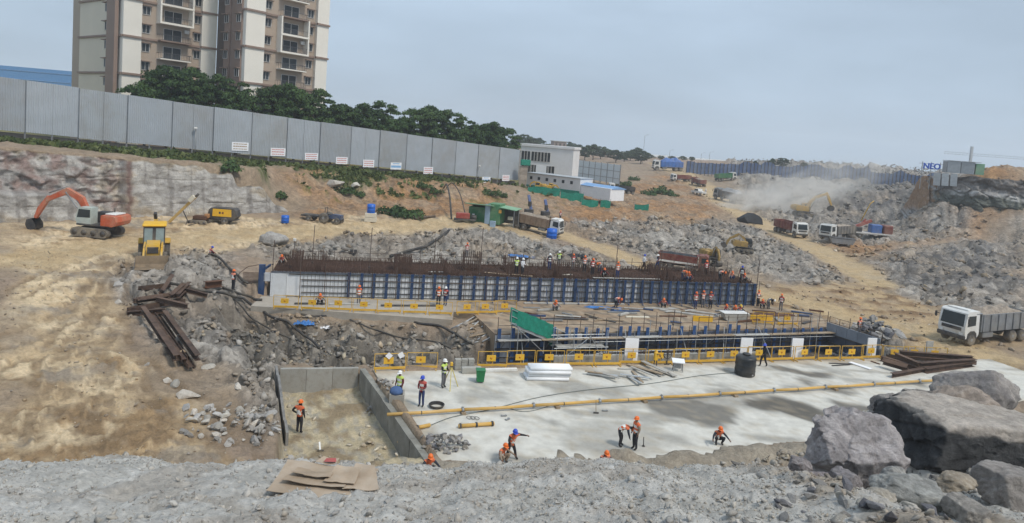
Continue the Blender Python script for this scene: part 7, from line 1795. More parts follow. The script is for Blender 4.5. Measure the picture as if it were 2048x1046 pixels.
def joints(pose):
    J = dict(pel=(0,0,.93), sp=(0,.01,1.12), ch=(0,.015,1.32), nk=(0,0,1.46), hb=(0,-.015,1.53), hd=(0,-.02,1.61), ht=(0,-.015,1.69))
    for s, n in ((-1,'r'),(1,'l')):
        J.update({'sh'+n:(s*.175,.015,1.39),'el'+n:(s*.235,.035,1.12),'wr'+n:(s*.235,-.06,.90),'ha'+n:(s*.23,-.085,.83),
                  'hp'+n:(s*.09,0,.89),'kn'+n:(s*.10,-.025,.50),'an'+n:(s*.105,.02,.09),'to'+n:(s*.115,-.13,.045)})
    if pose == 'akimbo': J.update(ell=(.40,.09,1.17), wrl=(.22,-.02,1.02), hal=(.16,-.05,.99))
    if pose == 'hold': J.update(elr=(-.22,-.02,1.12), wrr=(-.12,-.24,1.10), har=(-.06,-.30,1.12), ell=(.22,-.02,1.12), wrl=(.13,-.24,1.08), hal=(.07,-.30,1.10))
    if pose == 'walk': J.update(knr=(-.10,-.16,.52), anr=(-.10,-.20,.10), tor=(-.10,-.34,.06), knl=(.10,.06,.50), anl=(.10,.26,.13), tol=(.10,.14,.05), elr=(-.22,.14,1.14), wrr=(-.21,.10,.93), har=(-.21,.07,.86), ell=(.23,-.06,1.13), wrl=(.20,-.26,1.0), hal=(.19,-.31,.96))
    if pose == 'lean':   # reaching sideways, legs apart
        J.update(pel=(0,0,.88), sp=(.03,-.04,1.06), ch=(.05,-.10,1.24), nk=(.05,-.15,1.37), hb=(.05,-.18,1.43), hd=(.05,-.21,1.50), ht=(.05,-.23,1.58), shr=(-.12,-.09,1.31), shl=(.22,-.09,1.31), ell=(.46,-.12,1.26), wrl=(.68,-.20,1.22), hal=(.76,-.23,1.20),
                 elr=(-.26,-.20,1.10), wrr=(-.24,-.38,.98), har=(-.22,-.44,.94), hpr=(-.09,0,.84), hpl=(.09,0,.84), knr=(-.18,-.05,.47), knl=(.22,-.02,.47), anr=(-.24,.03,.09), anl=(.34,.05,.09), tor=(-.26,-.12,.045), tol=(.38,-.10,.045))
    if pose == 'bend':
        J.update(pel=(0,.16,.88), sp=(0,.04,1.02), ch=(0,-.18,1.08), nk=(0,-.34,1.05), hb=(0,-.41,1.03), hd=(0,-.48,1.00), ht=(0,-.55,.97), shr=(-.17,-.26,1.06), shl=(.17,-.26,1.06), elr=(-.20,-.30,.80), ell=(.20,-.30,.80), wrr=(-.12,-.38,.56), wrl=(.12,-.38,.56), har=(-.08,-.40,.48), hal=(.08,-.40,.48),
                 hpr=(-.09,.14,.84), hpl=(.09,.14,.84), knr=(-.11,.05,.46), knl=(.12,-.02,.47), anr=(-.12,.10,.09), anl=(.14,.02,.09), tor=(-.12,-.05,.045), tol=(.15,-.13,.045))
    if pose == 'squat':
        J.update(pel=(0,.12,.27), sp=(0,.09,.44), ch=(0,.0,.62), nk=(0,-.08,.75), hb=(0,-.11,.82), hd=(0,-.14,.89), ht=(0,-.15,.97), shr=(-.17,-.02,.69), shl=(.17,-.02,.69), elr=(-.34,-.14,.52), ell=(.34,-.14,.52), wrr=(-.44,-.32,.40), wrl=(.44,-.32,.40), har=(-.47,-.39,.35), hal=(.47,-.39,.35),
                 hpr=(-.10,.08,.25), hpl=(.10,.08,.25), knr=(-.22,-.28,.48), knl=(.22,-.28,.48), anr=(-.16,-.08,.10), anl=(.16,-.08,.10), tor=(-.18,-.22,.045), tol=(.18,-.22,.045))
    return {k: V3(v) for k, v in J.items()}
BONES = [('pel','sp','t'),('sp','ch','t'),('ch','nk','t'),('nk','hb','k'),('hb','hd','k'),('hd','ht','k')]
for n in 'rl': BONES += [('ch','sh'+n,'t'),('sh'+n,'el'+n,'s'),('el'+n,'wr'+n,'s'),('wr'+n,'ha'+n,'k'),('pel','hp'+n,'l'),('hp'+n,'kn'+n,'l'),('kn'+n,'an'+n,'l'),('an'+n,'to'+n,'b')]
RADI = dict(pel=(.165,.125), sp=(.16,.122), ch=(.175,.13), nk=(.058,.058), hb=(.07,.078), hd=(.083,.098), ht=(.06,.07), sh=(.085,.082), el=(.06,.058), wr=(.042,.038), ha=(.035,.022), hp=(.11,.108), kn=(.078,.076), an=(.058,.06), to=(.05,.038))
_poses = {}
def pose_meshes(pose):
    if pose in _poses: return _poses[pose]
    J = joints(pose); names = list(J); idx = {n: i for i, n in enumerate(names)}
    me = bpy.data.meshes.new('skeleton'); me.from_pydata([J[n] for n in names], [(idx[a], idx[b]) for a, b, _ in BONES], [])
    ob = bpy.data.objects.new('skeleton', me); COL.objects.link(ob)
    sk = ob.modifiers.new('skin', 'SKIN'); sk.branch_smoothing = .6; sk.use_smooth_shade = True
    for i, n in enumerate(names):
        r = RADI.get(n) or RADI[n[:2]]; v = me.skin_vertices[0].data[i]; v.radius = r; v.use_root = (n == 'pel')
    sb = ob.modifiers.new('sub', 'SUBSURF'); sb.levels = 1; sb.render_levels = 1
    bpy.context.view_layer.update()
    dgx = bpy.context.evaluated_depsgraph_get(); m = bpy.data.meshes.new_from_object(ob.evaluated_get(dgx)); bpy.data.objects.remove(ob)
    segs = [(J[a], J[b], t) for a, b, t in BONES]
    co = np.empty(len(m.vertices)*3); m.vertices.foreach_get('co', co); co = co.reshape(-1,3)
    cen = np.array([tuple(p.center) for p in m.polygons]); D = []
    for a, b, t in segs:
        a_, b_ = np.array(a), np.array(b); e = b_-a_; tt = np.clip(((cen-a_)@e)/(e@e+1e-9), 0, 1); D.append(np.linalg.norm(cen-a_-tt[:,None]*e, axis=1) - (.05 if t == 't' else 0))
    near = np.argmin(np.array(D), 0); tag_ = np.array([segs[i][2] for i in near])
    m.materials.clear()
    mi = {'l':0,'t':1,'s':1,'k':2,'b':3}; m.polygons.foreach_set('material_index', np.array([mi[t] for t in tag_], np.int32)); m.polygons.foreach_set('use_smooth', np.ones(len(m.polygons), bool))
    nv = np.empty(len(m.vertices)*3); m.vertices.foreach_get('normal', nv); nv = nv.reshape(-1,3)
    faces = [list(p.vertices) for p in m.polygons]
    up = np.array(J['nk']-J['pel']); Lt = np.linalg.norm(up); up = up/Lt; base = np.array(J['pel'])
    hgt_ = (cen-base)@up/Lt
    def shell(sel, off, nm):
        used = sorted({v for i in sel for v in faces[i]}); mp_ = {v: k for k, v in enumerate(used)}
        q = bpy.data.meshes.new(nm); q.from_pydata([tuple(co[v]+nv[v]*off) for v in used], [], [[mp_[v] for v in faces[i]] for i in sel]); q.polygons.foreach_set('use_smooth', [True]*len(sel)); q.update(); return q
    tors = [i for i in range(len(faces)) if tag_[i] == 't' and -.08 < hgt_[i] < .97]
    # finer bands for the strips
    vest = shell(tors, .016, 'vest')
    strip = [i for i in tors if .12 < hgt_[i] < .30 or .46 < hgt_[i] < .60]
    st_ = shell(strip, .021, 'reflective_strip') if strip else None
    hd, ht, hb = J['hd'], J['ht'], J['hb']; ax = (ht-hb).normalized(); fw_ = V3((0,-1,0)); fw_ = (fw_-ax*fw_.dot(ax)).normalized() if abs(ax.dot(fw_)) < .97 else V3((0,0,1)); sd_ = fw_.cross(ax)
    Rm = Matrix((sd_, -fw_, ax)).transposed()
    hm = MB(); n = 16; prof = [(.118,.0),(.120,.03),(.114,.07),(.092,.108),(.055,.13),(.02,.138)]
    vs = []; fs = []
    for r, z in prof:
        for k in range(n): a = 2*math.pi*k/n; vs.append(hd + Rm @ V3((r*.92*math.cos(a), r*1.08*math.sin(a), z+.01)))
    for i in range(len(prof)-1):
        for k in range(n): fs.append((i*n+k, i*n+(k+1) % n, (i+1)*n+(k+1) % n, (i+1)*n+k))
    fs.append([(len(prof)-1)*n+k for k in range(n)])
    b0 = len(vs)
    for k in range(n): a = 2*math.pi*k/n; fr = max(0, -math.sin(a)); vs.append(hd + Rm @ V3(((.132)*math.cos(a), .142*math.sin(a)-.05*fr, .0)))
    for k in range(n): fs.append((k, b0+k, b0+(k+1) % n, (k+1) % n))
    hm.smooth = True; hm.add(vs, fs); helm = shared(hm, 'helmet', m_white)
    # hands: five short unequal fingers and a thumb; nose, ears
    hn = MB()
    for q in 'rl':
        w, h = J['wr'+q], J['ha'+q]; d = (h-w).normalized(); s = d.cross(V3((0,1,0))); s = s.normalized() if s.length > .1 else V3((1,0,0)); c = d.cross(s)
        for k, (o_, L) in enumerate(((-.03,.055),(-.012,.068),(.008,.07),(.027,.06))):
            r0 = h+s*o_*.9; hn.tube([r0, r0+d*L*.6+c*.006, r0+d*L+c*.022], [.0095,.009,.006], 5)
        hn.tube([w+d*.03+s*.03, w+d*.055+s*.052+c*.01, w+d*.085+s*.058+c*.02], [.011,.010,.007], 5)
    hands = shared(hn, 'hands', m_skin)
    fc_ = MB(); f0 = hd+Rm @ V3((0,-.088,-.02)); fc_.tube([f0+Rm @ V3((0,.0,.03)), f0+Rm @ V3((0,-.025,-.01)), f0+Rm @ V3((0,0,-.022))], [.008,.016,.012], 6)
    for s in (-1,1): fc_.cyl(hd+Rm @ V3((s*.082,.0,-.03)), Rm @ V3((1,0,0)), .025, .02, 8)
    face = shared(fc_, 'face_features', m_skin)
    eyes = MB()
    for s in (-1,1): eyes.cyl(hd+Rm @ V3((s*.032,-.086,.0)), Rm @ V3((0,1,0)), .012, .02, 8)
    eyes.bar(hd+Rm @ V3((-.025,-.088,-.062)), hd+Rm @ V3((.025,-.088,-.062)), .01, .012); eye = shared(eyes, 'eyes_and_mouth', m_hair)
    _poses[pose] = (m, vest, st_, helm, hands, face, eye); return _poses[pose]
_bodyc = {}
def person(p, rz, pose, vest, helmet, trousers, shirt, label, group=None, near=False, sc=1.0):
    m, vm_, st_, hm, hands, face, eye = pose_meshes(pose)
    key = (pose, trousers, shirt)
    if key not in _bodyc:
        c = m.copy(); c.name = 'body'
        for mt in (CLOTH[trousers], VEST[shirt] if shirt in VEST and VEST[shirt] else CLOTH[shirt], m_skin, m_boot): c.materials.append(mt)
        _bodyc[key] = c
    o = empty('person', p, rz, label, 'person', group); o.scale = (sc,)*3
    b = link_mesh('body', _bodyc[key], o)
    def var(me, mt, nm):
        k = (me.name, mt.name)
        if k not in _bodyc: c = me.copy(); c.name = nm; c.materials.clear(); c.materials.append(mt); _bodyc[k] = c
        return _bodyc[k]
    if VEST.get(vest): 
        v = link_mesh('vest', var(vm_, VEST[vest], 'vest'), o)
        if st_ and vest != 'white': link_mesh('reflective_strip', var(st_, m_strip, 'reflective_strip'), v)
    if helmet: link_mesh('helmet', var(hm, HELM[helmet], 'helmet'), o)
    if near:
        link_mesh('hands', hands, b, kind='stuff'); link_mesh('face_features', face, b, kind='stuff'); link_mesh('eyes_and_mouth', eye, b, kind='stuff')
    return o
# rz 0 faces the camera side (-Y); positive turns towards picture right... measured counter-clockwise from above
PPL = [(598,866,-1.35,2.85,'akimbo','orange','orange','dark','black','person in orange vest standing in the small pit with one hand on the hip',1.06),
 (1020,921,0,.5,'lean','orange','blue','dark','black','person in blue helmet and orange vest reaching an arm to the right',1.0),
 (1004,926,0,.9,'squat','orange','orange','tan','tan','person in orange helmet crouching low beside the one in blue helmet',1.0),
 (1242,893,0,1.45,'bend','orange','orange','dark','dark','person in orange helmet bending down to the slab',1.02),
 (1269,899,0,-1.1,'stand','orange','orange','dark','tan','person in orange helmet standing beside the bending one',1.0),
 (1208,940,0,.3,'squat','salmon','orange','dark','dark','person behind the gravel heap, only orange helmet and shoulders showing',1.0),
 (1436,888,0,.1,'squat','orange','orange','dark','dark','person squatting alone on the slab with both arms out',1.0),
 (857,949,0,.4,'squat','orange','orange','dark','dark','person hidden behind the ridge with only an orange helmet showing',1.0),
 (797,801,0,-.5,'stand','lime','white','dark','maroon','person in white helmet and lime vest standing behind the pale concrete box',1.0),
 (842,813,0,-.3,'hold','red','blue','navy','maroon','person in blue helmet, maroon shirt and blue trousers on the slab',1.02),
 (886,775,0,1.0,'hold','lime','white','grey','black','person in white helmet and lime vest working at the survey tripod',1.02),
 (1526,733,0,-1.2,'walk','none','blue','black','black','person in blue helmet and dark clothes walking beside the water tank',.98),
 (466,580,None,2.6,'stand','salmon','orange','dark','black','person in salmon vest standing on the slope left of the raft',1.0),
 (421,512,None,2.2,'squat','red','blue','dark','maroon','person with purple blue helmet crouched by the hose at the ridge',1.0)]
m_trip = M('tripod_yellow', (.62,.52,.16), .6)
for px, py, z, rz, pose, ve, he, tr_, sh_, lab, sc in PPL:
    p = G(px, py) if z is None else P(px, py, z)
    if z == 0: p.z = 0
    person(p, rz, pose, ve, he, tr_, sh_, lab, near=True, sc=sc)
p = P(900, 776, 0); o = empty('survey_tripod', p, .2, 'yellow survey tripod with instrument on the slab', 'tripod')
for a in (.4, 2.5, 4.6): MB().bar((math.cos(a)*.55, math.sin(a)*.55, 0), (0,0,1.35), .05, .04).build('leg', m_trip, o)
MB().bevbox((0,0,1.48), (.16,.16,.24), .03).build('instrument', m_plate, o); MB().cyl((0,0,1.36), (0,0,1), .1, .05, 10).build('head', m_dark, o)
GD = 'workers along the upper deck'; GM = 'workers on and behind the bar mat'
MID = [(640,609,0,.2,'squat','orange','orange','person crouching behind the left barricades before the white panels',GD),(717,609,0,.3,'stand','orange','orange','person standing behind the left barricades before the white panels',GD),(876,611,0,.1,'stand','orange','orange','person in orange helmet standing low beside the white helmeted one',GD),
 (890,611,0,-.4,'hold','red','white','person in white helmet and red vest before the blue uprights',GD),(1109,621,0,.5,'squat','orange','orange','person crouching on the pale timber right of the green net',GD),(1232,617,0,.9,'bend','salmon','orange','person bending in pink orange before the blue uprights',GD),
 (1327,616,0,-.4,'squat','salmon','orange','person crouched against the blue uprights left of the standing trio',GD),(1390,618,0,.4,'stand','red','orange','person in red vest, left of the trio before the blue uprights',GD),(1405,615,0,0,'stand','salmon','orange','person in faded vest, middle of the trio before the blue uprights',GD),
 (1420,617,0,-.5,'hold','red','orange','person in red vest, right of the trio before the blue uprights',GD),(1450,628,0,.3,'squat','red','orange','person sitting behind the pale trough, left of two close together',GD),(1469,630,0,-.2,'squat','orange','orange','person sitting behind the right half of the pale trough',GD),(1478,629,0,.6,'squat','red','yellow','person with yellow helmet beside the ones at the trough',GD),
 (1515,613,0,.4,'hold','salmon','orange','person standing at the right end of the blue formwork',GD),(1524,617,0,-.3,'squat','red','orange','person crouching at the right end of the blue formwork',GD),(1537,618,0,.9,'bend','dark','white','dark clothed person with white helmet bending by the rusty plate',GD),(1561,621,0,-.6,'stand','red','orange','person in red standing at the far right of the upper deck',GD),
 (1717,672,0,.4,'stand','salmon','orange','person in salmon vest before the right hand stone heap',None),
 (1032,550,2.2,.2,'stand','lime','white','person in lime vest and white helmet on the bar mat, left of a pair',GM),(1044,552,2.2,.8,'hold','white','white','person in white shirt and white helmet on the bar mat, right of a pair',GM),(563,531,2.2,.3,'squat','red','orange','person in red at the first bar cage on the mat',GM),
 (1098,541,2.2,.3,'stand','dark','white','dark clothed person left of the lime vested one behind the mat',GM),(1117,535,2.2,-.3,'stand','lime','white','person in lime vest behind the middle of the mat',GM),(1145,541,2.2,.5,'hold','red','orange','person in red right of the lime vested one behind the mat',GM),(1168,545,2.2,.1,'stand','salmon','orange','person in faded orange in the middle of the mat',GM),
 (1184,551,2.2,.4,'stand','red','orange','taller person in red in the middle of the mat',GM),(1198,546,2.2,-.6,'bend','orange','orange','person bending over the bars in mid mat',GM),(1207,556,2.2,.2,'squat','dark','orange','dark crouching person at the rim of the mat',GM),(1234,558,2.2,.3,'stand','orange','orange','person in orange standing alone on the right half of the mat',GM),
 (1287,541,2.2,1.2,'walk','white','blue','person in pale shirt and blue helmet behind the right rail',GM),(1314,541,2.2,-1.2,'walk','dark','white','dark person striding behind the right rail left of the maroon truck',GM),(1366,562,2.2,.3,'bend','orange','orange','person bending before the maroon truck on the mat',GM),(1386,567,2.2,-.3,'squat','orange','orange','person crouching at the rim of the mat below the truck',GM),
 (1411,553,2.2,.4,'stand','red','orange','person in red below the truck cab',GM),(1440,563,2.2,.8,'bend','salmon','orange','person bending at the right end of the mat, first of three',GM),(1462,561,2.2,.2,'squat','salmon','orange','person crouching at the right end of the mat, second of three',GM),(1484,566,2.2,-.3,'stand','dark','blue','person in dark blue at the right end of the mat',GM),(1492,568,2.2,.5,'squat','red','orange','last person crouching at the right end of the mat',GM),
 (933,515,None,.4,'stand','red','orange','person in red walking on the rubble behind the raft',None),(1411,389,None,.2,'stand','tan','white','tiny person beside the white pickup on the haul road',None),(1120,441,None,.6,'stand','red','orange','person in red standing behind the white truck cab',None)]
for px, py, z, rz, pose, ve, he, lab, g in MID:
    p = G(px, py) if z is None else P(px, py, z)
    if z == 2.2: # keep them on the raft
        r = p - WA0; t = r.dot(ADIR); dd = -r.dot(ANRM); dd = min(max(dd, .35), 5.3); t = min(max(t, .3), ALEN-.3); p = aw(t, dd, RTOP+.08)
    tr_ = ('dark','grey','navy','black')[px % 4]; person(p, rz, pose, ve if ve in VEST else 'white', he, tr_, ('black','grey','maroon','tan')[(px//3) % 4] if ve != 'white' else 'white', lab, g, sc=.98)
# ------------------------------------------------------------------ stones
m_stone = bpy.data.materials.new('broken_stone'); m_stone.use_nodes = True
def _stone_mat():
    n, l = m_stone.node_tree.nodes, m_stone.node_tree.links; b = n['Principled BSDF']; b.inputs['Roughness'].default_value = .95; b.inputs['Specular IOR Level'].default_value = .2
    at = n.new('ShaderNodeAttribute'); at.attribute_name = 'soil'; t = n.new('ShaderNodeTexCoord'); oi = n.new('ShaderNodeObjectInfo')
    q = n.new('ShaderNodeTexNoise'); q.inputs['Scale'].default_value = 5; q.inputs['Detail'].default_value = 8; q.inputs['Roughness'].default_value = .7; l.new(t.outputs['Object'], q.inputs['Vector'])
    r = n.new('ShaderNodeMapRange'); r.inputs['From Min'].default_value = .3; r.inputs['From Max'].default_value = .7; r.inputs['To Min'].default_value = .75; r.inputs['To Max'].default_value = 1.25; l.new(q.outputs['Fac'], r.inputs['Value'])
    r2 = n.new('ShaderNodeMapRange'); r2.inputs['To Min'].default_value = .72; r2.inputs['To Max'].default_value = 1.28; l.new(oi.outputs['Random'], r2.inputs['Value'])
    m_ = n.new('ShaderNodeMath'); m_.operation = 'MULTIPLY'; l.new(r.outputs[0], m_.inputs[0]); l.new(r2.outputs[0], m_.inputs[1])
    v = n.new('ShaderNodeVectorMath'); v.operation = 'SCALE'; l.new(at.outputs['Color'], v.inputs[0]); l.new(m_.outputs[0], v.inputs['Scale']); l.new(v.outputs[0], b.inputs['Base Color'])
    bp = n.new('ShaderNodeBump'); bp.inputs['Distance'].default_value = .03; l.new(q.outputs['Fac'], bp.inputs['Height']); l.new(bp.outputs[0], b.inputs['Normal'])
_stone_mat()
def hull(seed, npt=13):
    rg = np.random.default_rng(seed); p = rg.normal(size=(npt,3)); p /= np.linalg.norm(p, axis=1)[:,None]; p *= rg.uniform(.75, 1.1, (npt,1)); p *= np.array([1.15, .9, .7])
    bm = bmesh.new(); [bm.verts.new(v) for v in p]; r = bmesh.ops.convex_hull(bm, input=bm.verts)
    bmesh.ops.delete(bm, geom=[g for g in r['geom_interior'] if isinstance(g, bmesh.types.BMVert)], context='VERTS')
    bmesh.ops.triangulate(bm, faces=bm.faces); bm.verts.index_update()
    V = np.array([v.co[:] for v in bm.verts]); Fc = np.array([[v.index for v in f.verts] for f in bm.faces]); bm.free(); return V, Fc
HULL = [hull(200+i, 12+i % 4) for i in range(12)]
def rotm(rg, n, flat=.5):
    a = rg.uniform(0, 2*np.pi, n); b = rg.normal(0, flat, n); c = rg.normal(0, flat, n)
    ca, sa, cb, sb, cc, sc = np.cos(a), np.sin(a), np.cos(b), np.sin(b), np.cos(c), np.sin(c); R = np.zeros((n,3,3))
    R[:,0,0]=ca*cb; R[:,0,1]=ca*sb*sc-sa*cc; R[:,0,2]=ca*sb*cc+sa*sc; R[:,1,0]=sa*cb; R[:,1,1]=sa*sb*sc+ca*cc; R[:,1,2]=sa*sb*cc-ca*sc; R[:,2,0]=-sb; R[:,2,1]=cb*sc; R[:,2,2]=cb*cc; return R
def stone_stuff(name, x, y, z, size, col, rg, label=None, flat=.5, sink=.25):
    n = len(x); R = rotm(rg, n, flat); st = rg.uniform(.65, 1.3, (n,3)); st[:,2] *= rg.uniform(.35, .9, n); kind = rg.integers(0, len(HULL), n); VV = []; FF = []; CC = []; off = 0
    pos = np.stack([x, y, z+size*(.5-sink)*.7], -1)
    for k in range(len(HULL)):
        i = np.where(kind == k)[0]
        if not len(i): continue
        V, Fc = HULL[k]; v = (V[None]*st[i][:,None,:])*size[i][:,None,None]*.5
        v = np.einsum('nij,nkj->nki', R[i], v)+pos[i][:,None,:]; VV.append(v.reshape(-1,3)); FF.append((Fc[None]+(np.arange(len(i))*len(V))[:,None,None]+off).reshape(-1,3)); CC.append(np.repeat(col[i], len(V), 0)); off += len(i)*len(V)
    V = np.concatenate(VV); Fc = np.concatenate(FF); C = np.concatenate(CC); me = bpy.data.meshes.new(name)
    me.vertices.add(len(V)); me.vertices.foreach_set('co', V.ravel().astype(np.float32)); me.loops.add(len(Fc)*3); me.loops.foreach_set('vertex_index', Fc.ravel().astype(np.int32))
    me.polygons.add(len(Fc)); me.polygons.foreach_set('loop_start', np.arange(0, len(Fc)*3, 3, dtype=np.int32)); me.polygons.foreach_set('loop_total', np.full(len(Fc), 3, np.int32)); me.update(); me.validate()
    a = me.attributes.new('soil', 'FLOAT_COLOR', 'POINT'); a.data.foreach_set('color', np.concatenate([np.clip(C,.01,.85), np.ones((len(C),1))],1).ravel().astype(np.float32)); me.materials.append(m_stone)
    return link_mesh(name, me, kind='stuff', label=label)
def scatter(name, poly, dens, smin, smax, cols, seed, power=2.6, mask=None, mix=.5, label=None, flat=.5, sink=.25):
    rg = np.random.default_rng(seed); xs = [p[0] for p in poly]; ys = [p[1] for p in poly]
    A = (max(xs)-min(xs))*(max(ys)-min(ys)); n = int(A*dens); x = rg.uniform(min(xs), max(xs), n); y = rg.uniform(min(ys), max(ys), n)
    d = sdist(x, y, poly); cl = fbm(x*.16, y*.16, seed % 50, 3); keep = (d < -.2) & (cl > rg.uniform(-.5, .45, n)); x, y = x[keep], y[keep]
    z, gc, rock, calm, gr = ground_fields(x, y)
    k = (calm < .6) if mask is None else mask(x, y, calm)
    x, y, z, gc = x[k], y[k], z[k], gc[k]; n = len(x)
    size = smin+(smax-smin)*rg.random(n)**power; c = cols[rg.integers(0, len(cols), n)]*rg.uniform(.75, 1.25, (n,1)); c = c*(1-mix)+gc*mix
    return stone_stuff(name, x, y, z, size, c, rg, label, flat, sink)
GREYS = np.array([srgb(h) for h in ('8f8a84','a5a099','b8b3ab','7a7672','9c9284','6c6863')]); TANS = np.array([srgb(h) for h in ('a08b70','b7a284','8d7a66','c2b59c','938a80')]); DARKS = np.array([srgb(h) for h in ('5f5d5c','787572','8d8983','4e4c4c','9c968c')])
PALE = np.array([srgb(h) for h in ('b9afa0','c9c1b2','a79d8e','978f86','d0c9bd')])
scatter('rubble', Z_GREY[0], 7, .08, .85, np.concatenate([GREYS, TANS[:3]]), 1, power=6, mask=lambda x,y,c: (c < .5) & (sdist(x,y,DECK) > .6))
scatter('rubble', Z_GREY[1], 5, .1, 1.1, GREYS, 2, power=6)
scatter('rubble', Z_GREY[2], 2.6, .12, 1.2, np.concatenate([DARKS, TANS[:2]]), 3, power=6.5)
scatter('rubble', Z_GREY[3], 9, .06, .6, GREYS, 4, power=4)
scatter('rubble', Z_GREY[4], 16, .06, .7, np.concatenate([TANS, GREYS, GREYS]), 5, power=3.5, mask=lambda x,y,c: (sdist(x,y,PIT) > .6) & (x < -9.6))
scatter('rubble', Z_GREY[5], .35, .3, 1.7, GREYS, 6, power=4)
scatter('rubble', Z_DARK[0], .35, .4, 1.7, DARKS, 7, power=4)
scatter('rubble', RUB, 22, .05, .65, np.concatenate([DARKS, GREYS, TANS]), 8, power=4, mask=lambda x,y,c: (sdist(x,y,PIT) > .5) & (sdist(x,y,DECK) > .3) & (sdist(x,y,SLAB) > .3))
scatter('dirt_clods', Z_ORNG[0], 1.3, .15, 1.2, TANS, 9, power=3, mix=.6)
scatter('dirt_clods', Z_ORNG[1], .9, .2, 1.3, np.concatenate([TANS, GREYS[:3]]), 10, power=3, mix=.5)
scatter('sand_stones', Z_SAND[0], 5, .03, .26, np.concatenate([TANS, GREYS[:3]]), 11, power=3.5, mask=lambda x,y,c: (y < 60) & (sdist(x,y,PIT) > .5), mix=.5)
scatter('bank_stones', PP([(100,925),(560,925),(560,780),(300,700),(100,760)], .8), 5, .03, .14, PALE, 12, mask=lambda x,y,c: sdist(x,y,PIT) > .5, mix=.5)
scatter('pit_stones', PIT, 14, .03, .42, PALE, 13, power=4, mask=lambda x,y,c: sdist(x,y,PIT) < -.5, mix=.5)
scatter('site_stones', SITE, 1.2, .08, .5, np.concatenate([TANS, GREYS]), 14, mask=lambda x,y,c: sdist(x,y,SLAB) > .5)
for p, s, nm in ((ROAD1, 21, 'verge_stones'), (ROAD2, 22, 'verge_stones')):
    for side in (-1, 1):
        q = np.array(p); t = np.gradient(q, axis=0); t /= np.linalg.norm(t, axis=1)[:,None]; nn = np.stack([-t[:,1], t[:,0]], 1)*side
        scatter(nm, [tuple(a) for a in (q+nn*2.4)]+[tuple(a) for a in (q+nn*4.6)[::-1]], 1.6, .12, .7, np.concatenate([GREYS, TANS]), s+side*3, mask=lambda x,y,c: (sdist(x,y,DECK) > .6) & (sdist(x,y,SLAB) > .6))
FOREP = [(-9.5,6.2),(9.5,6.2),(14,18.5),(6,18.5),(5,15),(-10,15)]
scatter('gravel', FOREP, 270, .008, .055, np.concatenate([GREYS, PALE, TANS]), 31, power=2.2, mask=lambda x,y,c: y > 0, mix=.6, sink=.3)
scatter('gravel', FOREP, 24, .04, .16, np.concatenate([GREYS, DARKS]), 32, power=3, mask=lambda x,y,c: y > 0, mix=.55, sink=.35)
scatter('gravel', [(2.2,6.4),(9.5,6.4),(11,15.5),(5.2,15)], 45, .03, .22, np.concatenate([GREYS, DARKS, GREYS]), 33, power=2.4, mask=lambda x,y,c: y > 0, mix=.25, sink=.2)
HP = [(-1,29),(2,29.2),(9,30.6),(17,34.4),(24,38.8),(24,37),(17,31.5),(9,28),(-2,26)]
scatter('heap_stones', HP, 60, .05, .4, np.concatenate([GREYS, TANS]), 34, power=3, mask=lambda x,y,c: y > 0, mix=.4)

# heaps of broken stone: every stone its own object
me_hull = []
for i, base in enumerate(['8d8b88','a09d99','7c7a7b','b3aca2','98948f','6f6e72','aba69d','88837c']):
    V, Fc = hull(300+i, 20); V = V*(1+.06*np.random.default_rng(i).normal(size=V.shape)); me = bpy.data.meshes.new('stone'); me.from_pydata(V.tolist(), [], Fc.tolist()); c = srgb(base)
    a = me.attributes.new('soil', 'FLOAT_COLOR', 'POINT'); a.data.foreach_set('color', np.tile(np.array([*c,1.0], np.float32), (len(V),1)).ravel()); me.materials.append(m_stone); me.update(); me_hull.append(me)
def heap(cx, cy, rx, ry, h, n, smin, smax, group, label, seed, rot=0.0, kinds=range(8)):
    rg = random.Random(seed); zc_ = hgt(cx, cy); kinds = list(kinds)
    for i in range(n):
        a = rg.uniform(0, 2*math.pi); r = rg.random()**.6; dx, dy = rx*r*math.cos(a), ry*r*math.sin(a); x = cx+dx*math.cos(rot)-dy*math.sin(rot); y = cy+dx*math.sin(rot)+dy*math.cos(rot)
        s = smin+(smax-smin)*rg.random()**1.8; g_ = max(hgt(x, y), 0 if sdist(np.array([x]), np.array([y]), SLAB)[0] < 0 else -9); z = g_+h*(1-r)*rg.uniform(.3, 1)+s*.12
        link_mesh('stone', me_hull[kinds[rg.randrange(len(kinds))]], None, (x, y, z), (rg.gauss(0,.5), rg.gauss(0,.5), rg.uniform(0,6.28)), (s*.5*rg.uniform(.85,1.25), s*.5, s*.5*rg.uniform(.7,1.1)), label=label, cat='stone', group=group)
p = P(1752, 678, 0); heap(p.x, p.y+1.2, 3.4, 2.0, 1.9, 95, .4, 1.0, 'stones in the right hand heap', 'angular grey stone in the big heap beside the trench return', 1, .2, (0,1,2,4,5,7))
p = P(884, 893, 0); heap(p.x+.1, p.y+.2, 1.25, 1.0, .65, 80, .16, .42, 'stones in the heap by the pit wall', 'grey brown stone in the heap on the slab beside the pit wall', 2, 0, (0,1,2,4,7))
p = P(770, 782, 0); heap(p.x-.1, p.y+.3, 1.1, 1.5, .35, 45, .12, .4, 'stones behind the pale concrete box', 'pale stone in the small heap between the pit wall and the concrete box', 3, .5, (1,3,6,4))
p = G(468, 868); heap(p.x-.2, p.y+.9, 2.6, 2.2, .4, 120, .14, .6, 'stones in the spill left of the pit', 'cream grey stone in the spill on the sand left of the small pit', 4, .2, (1,3,6,4))
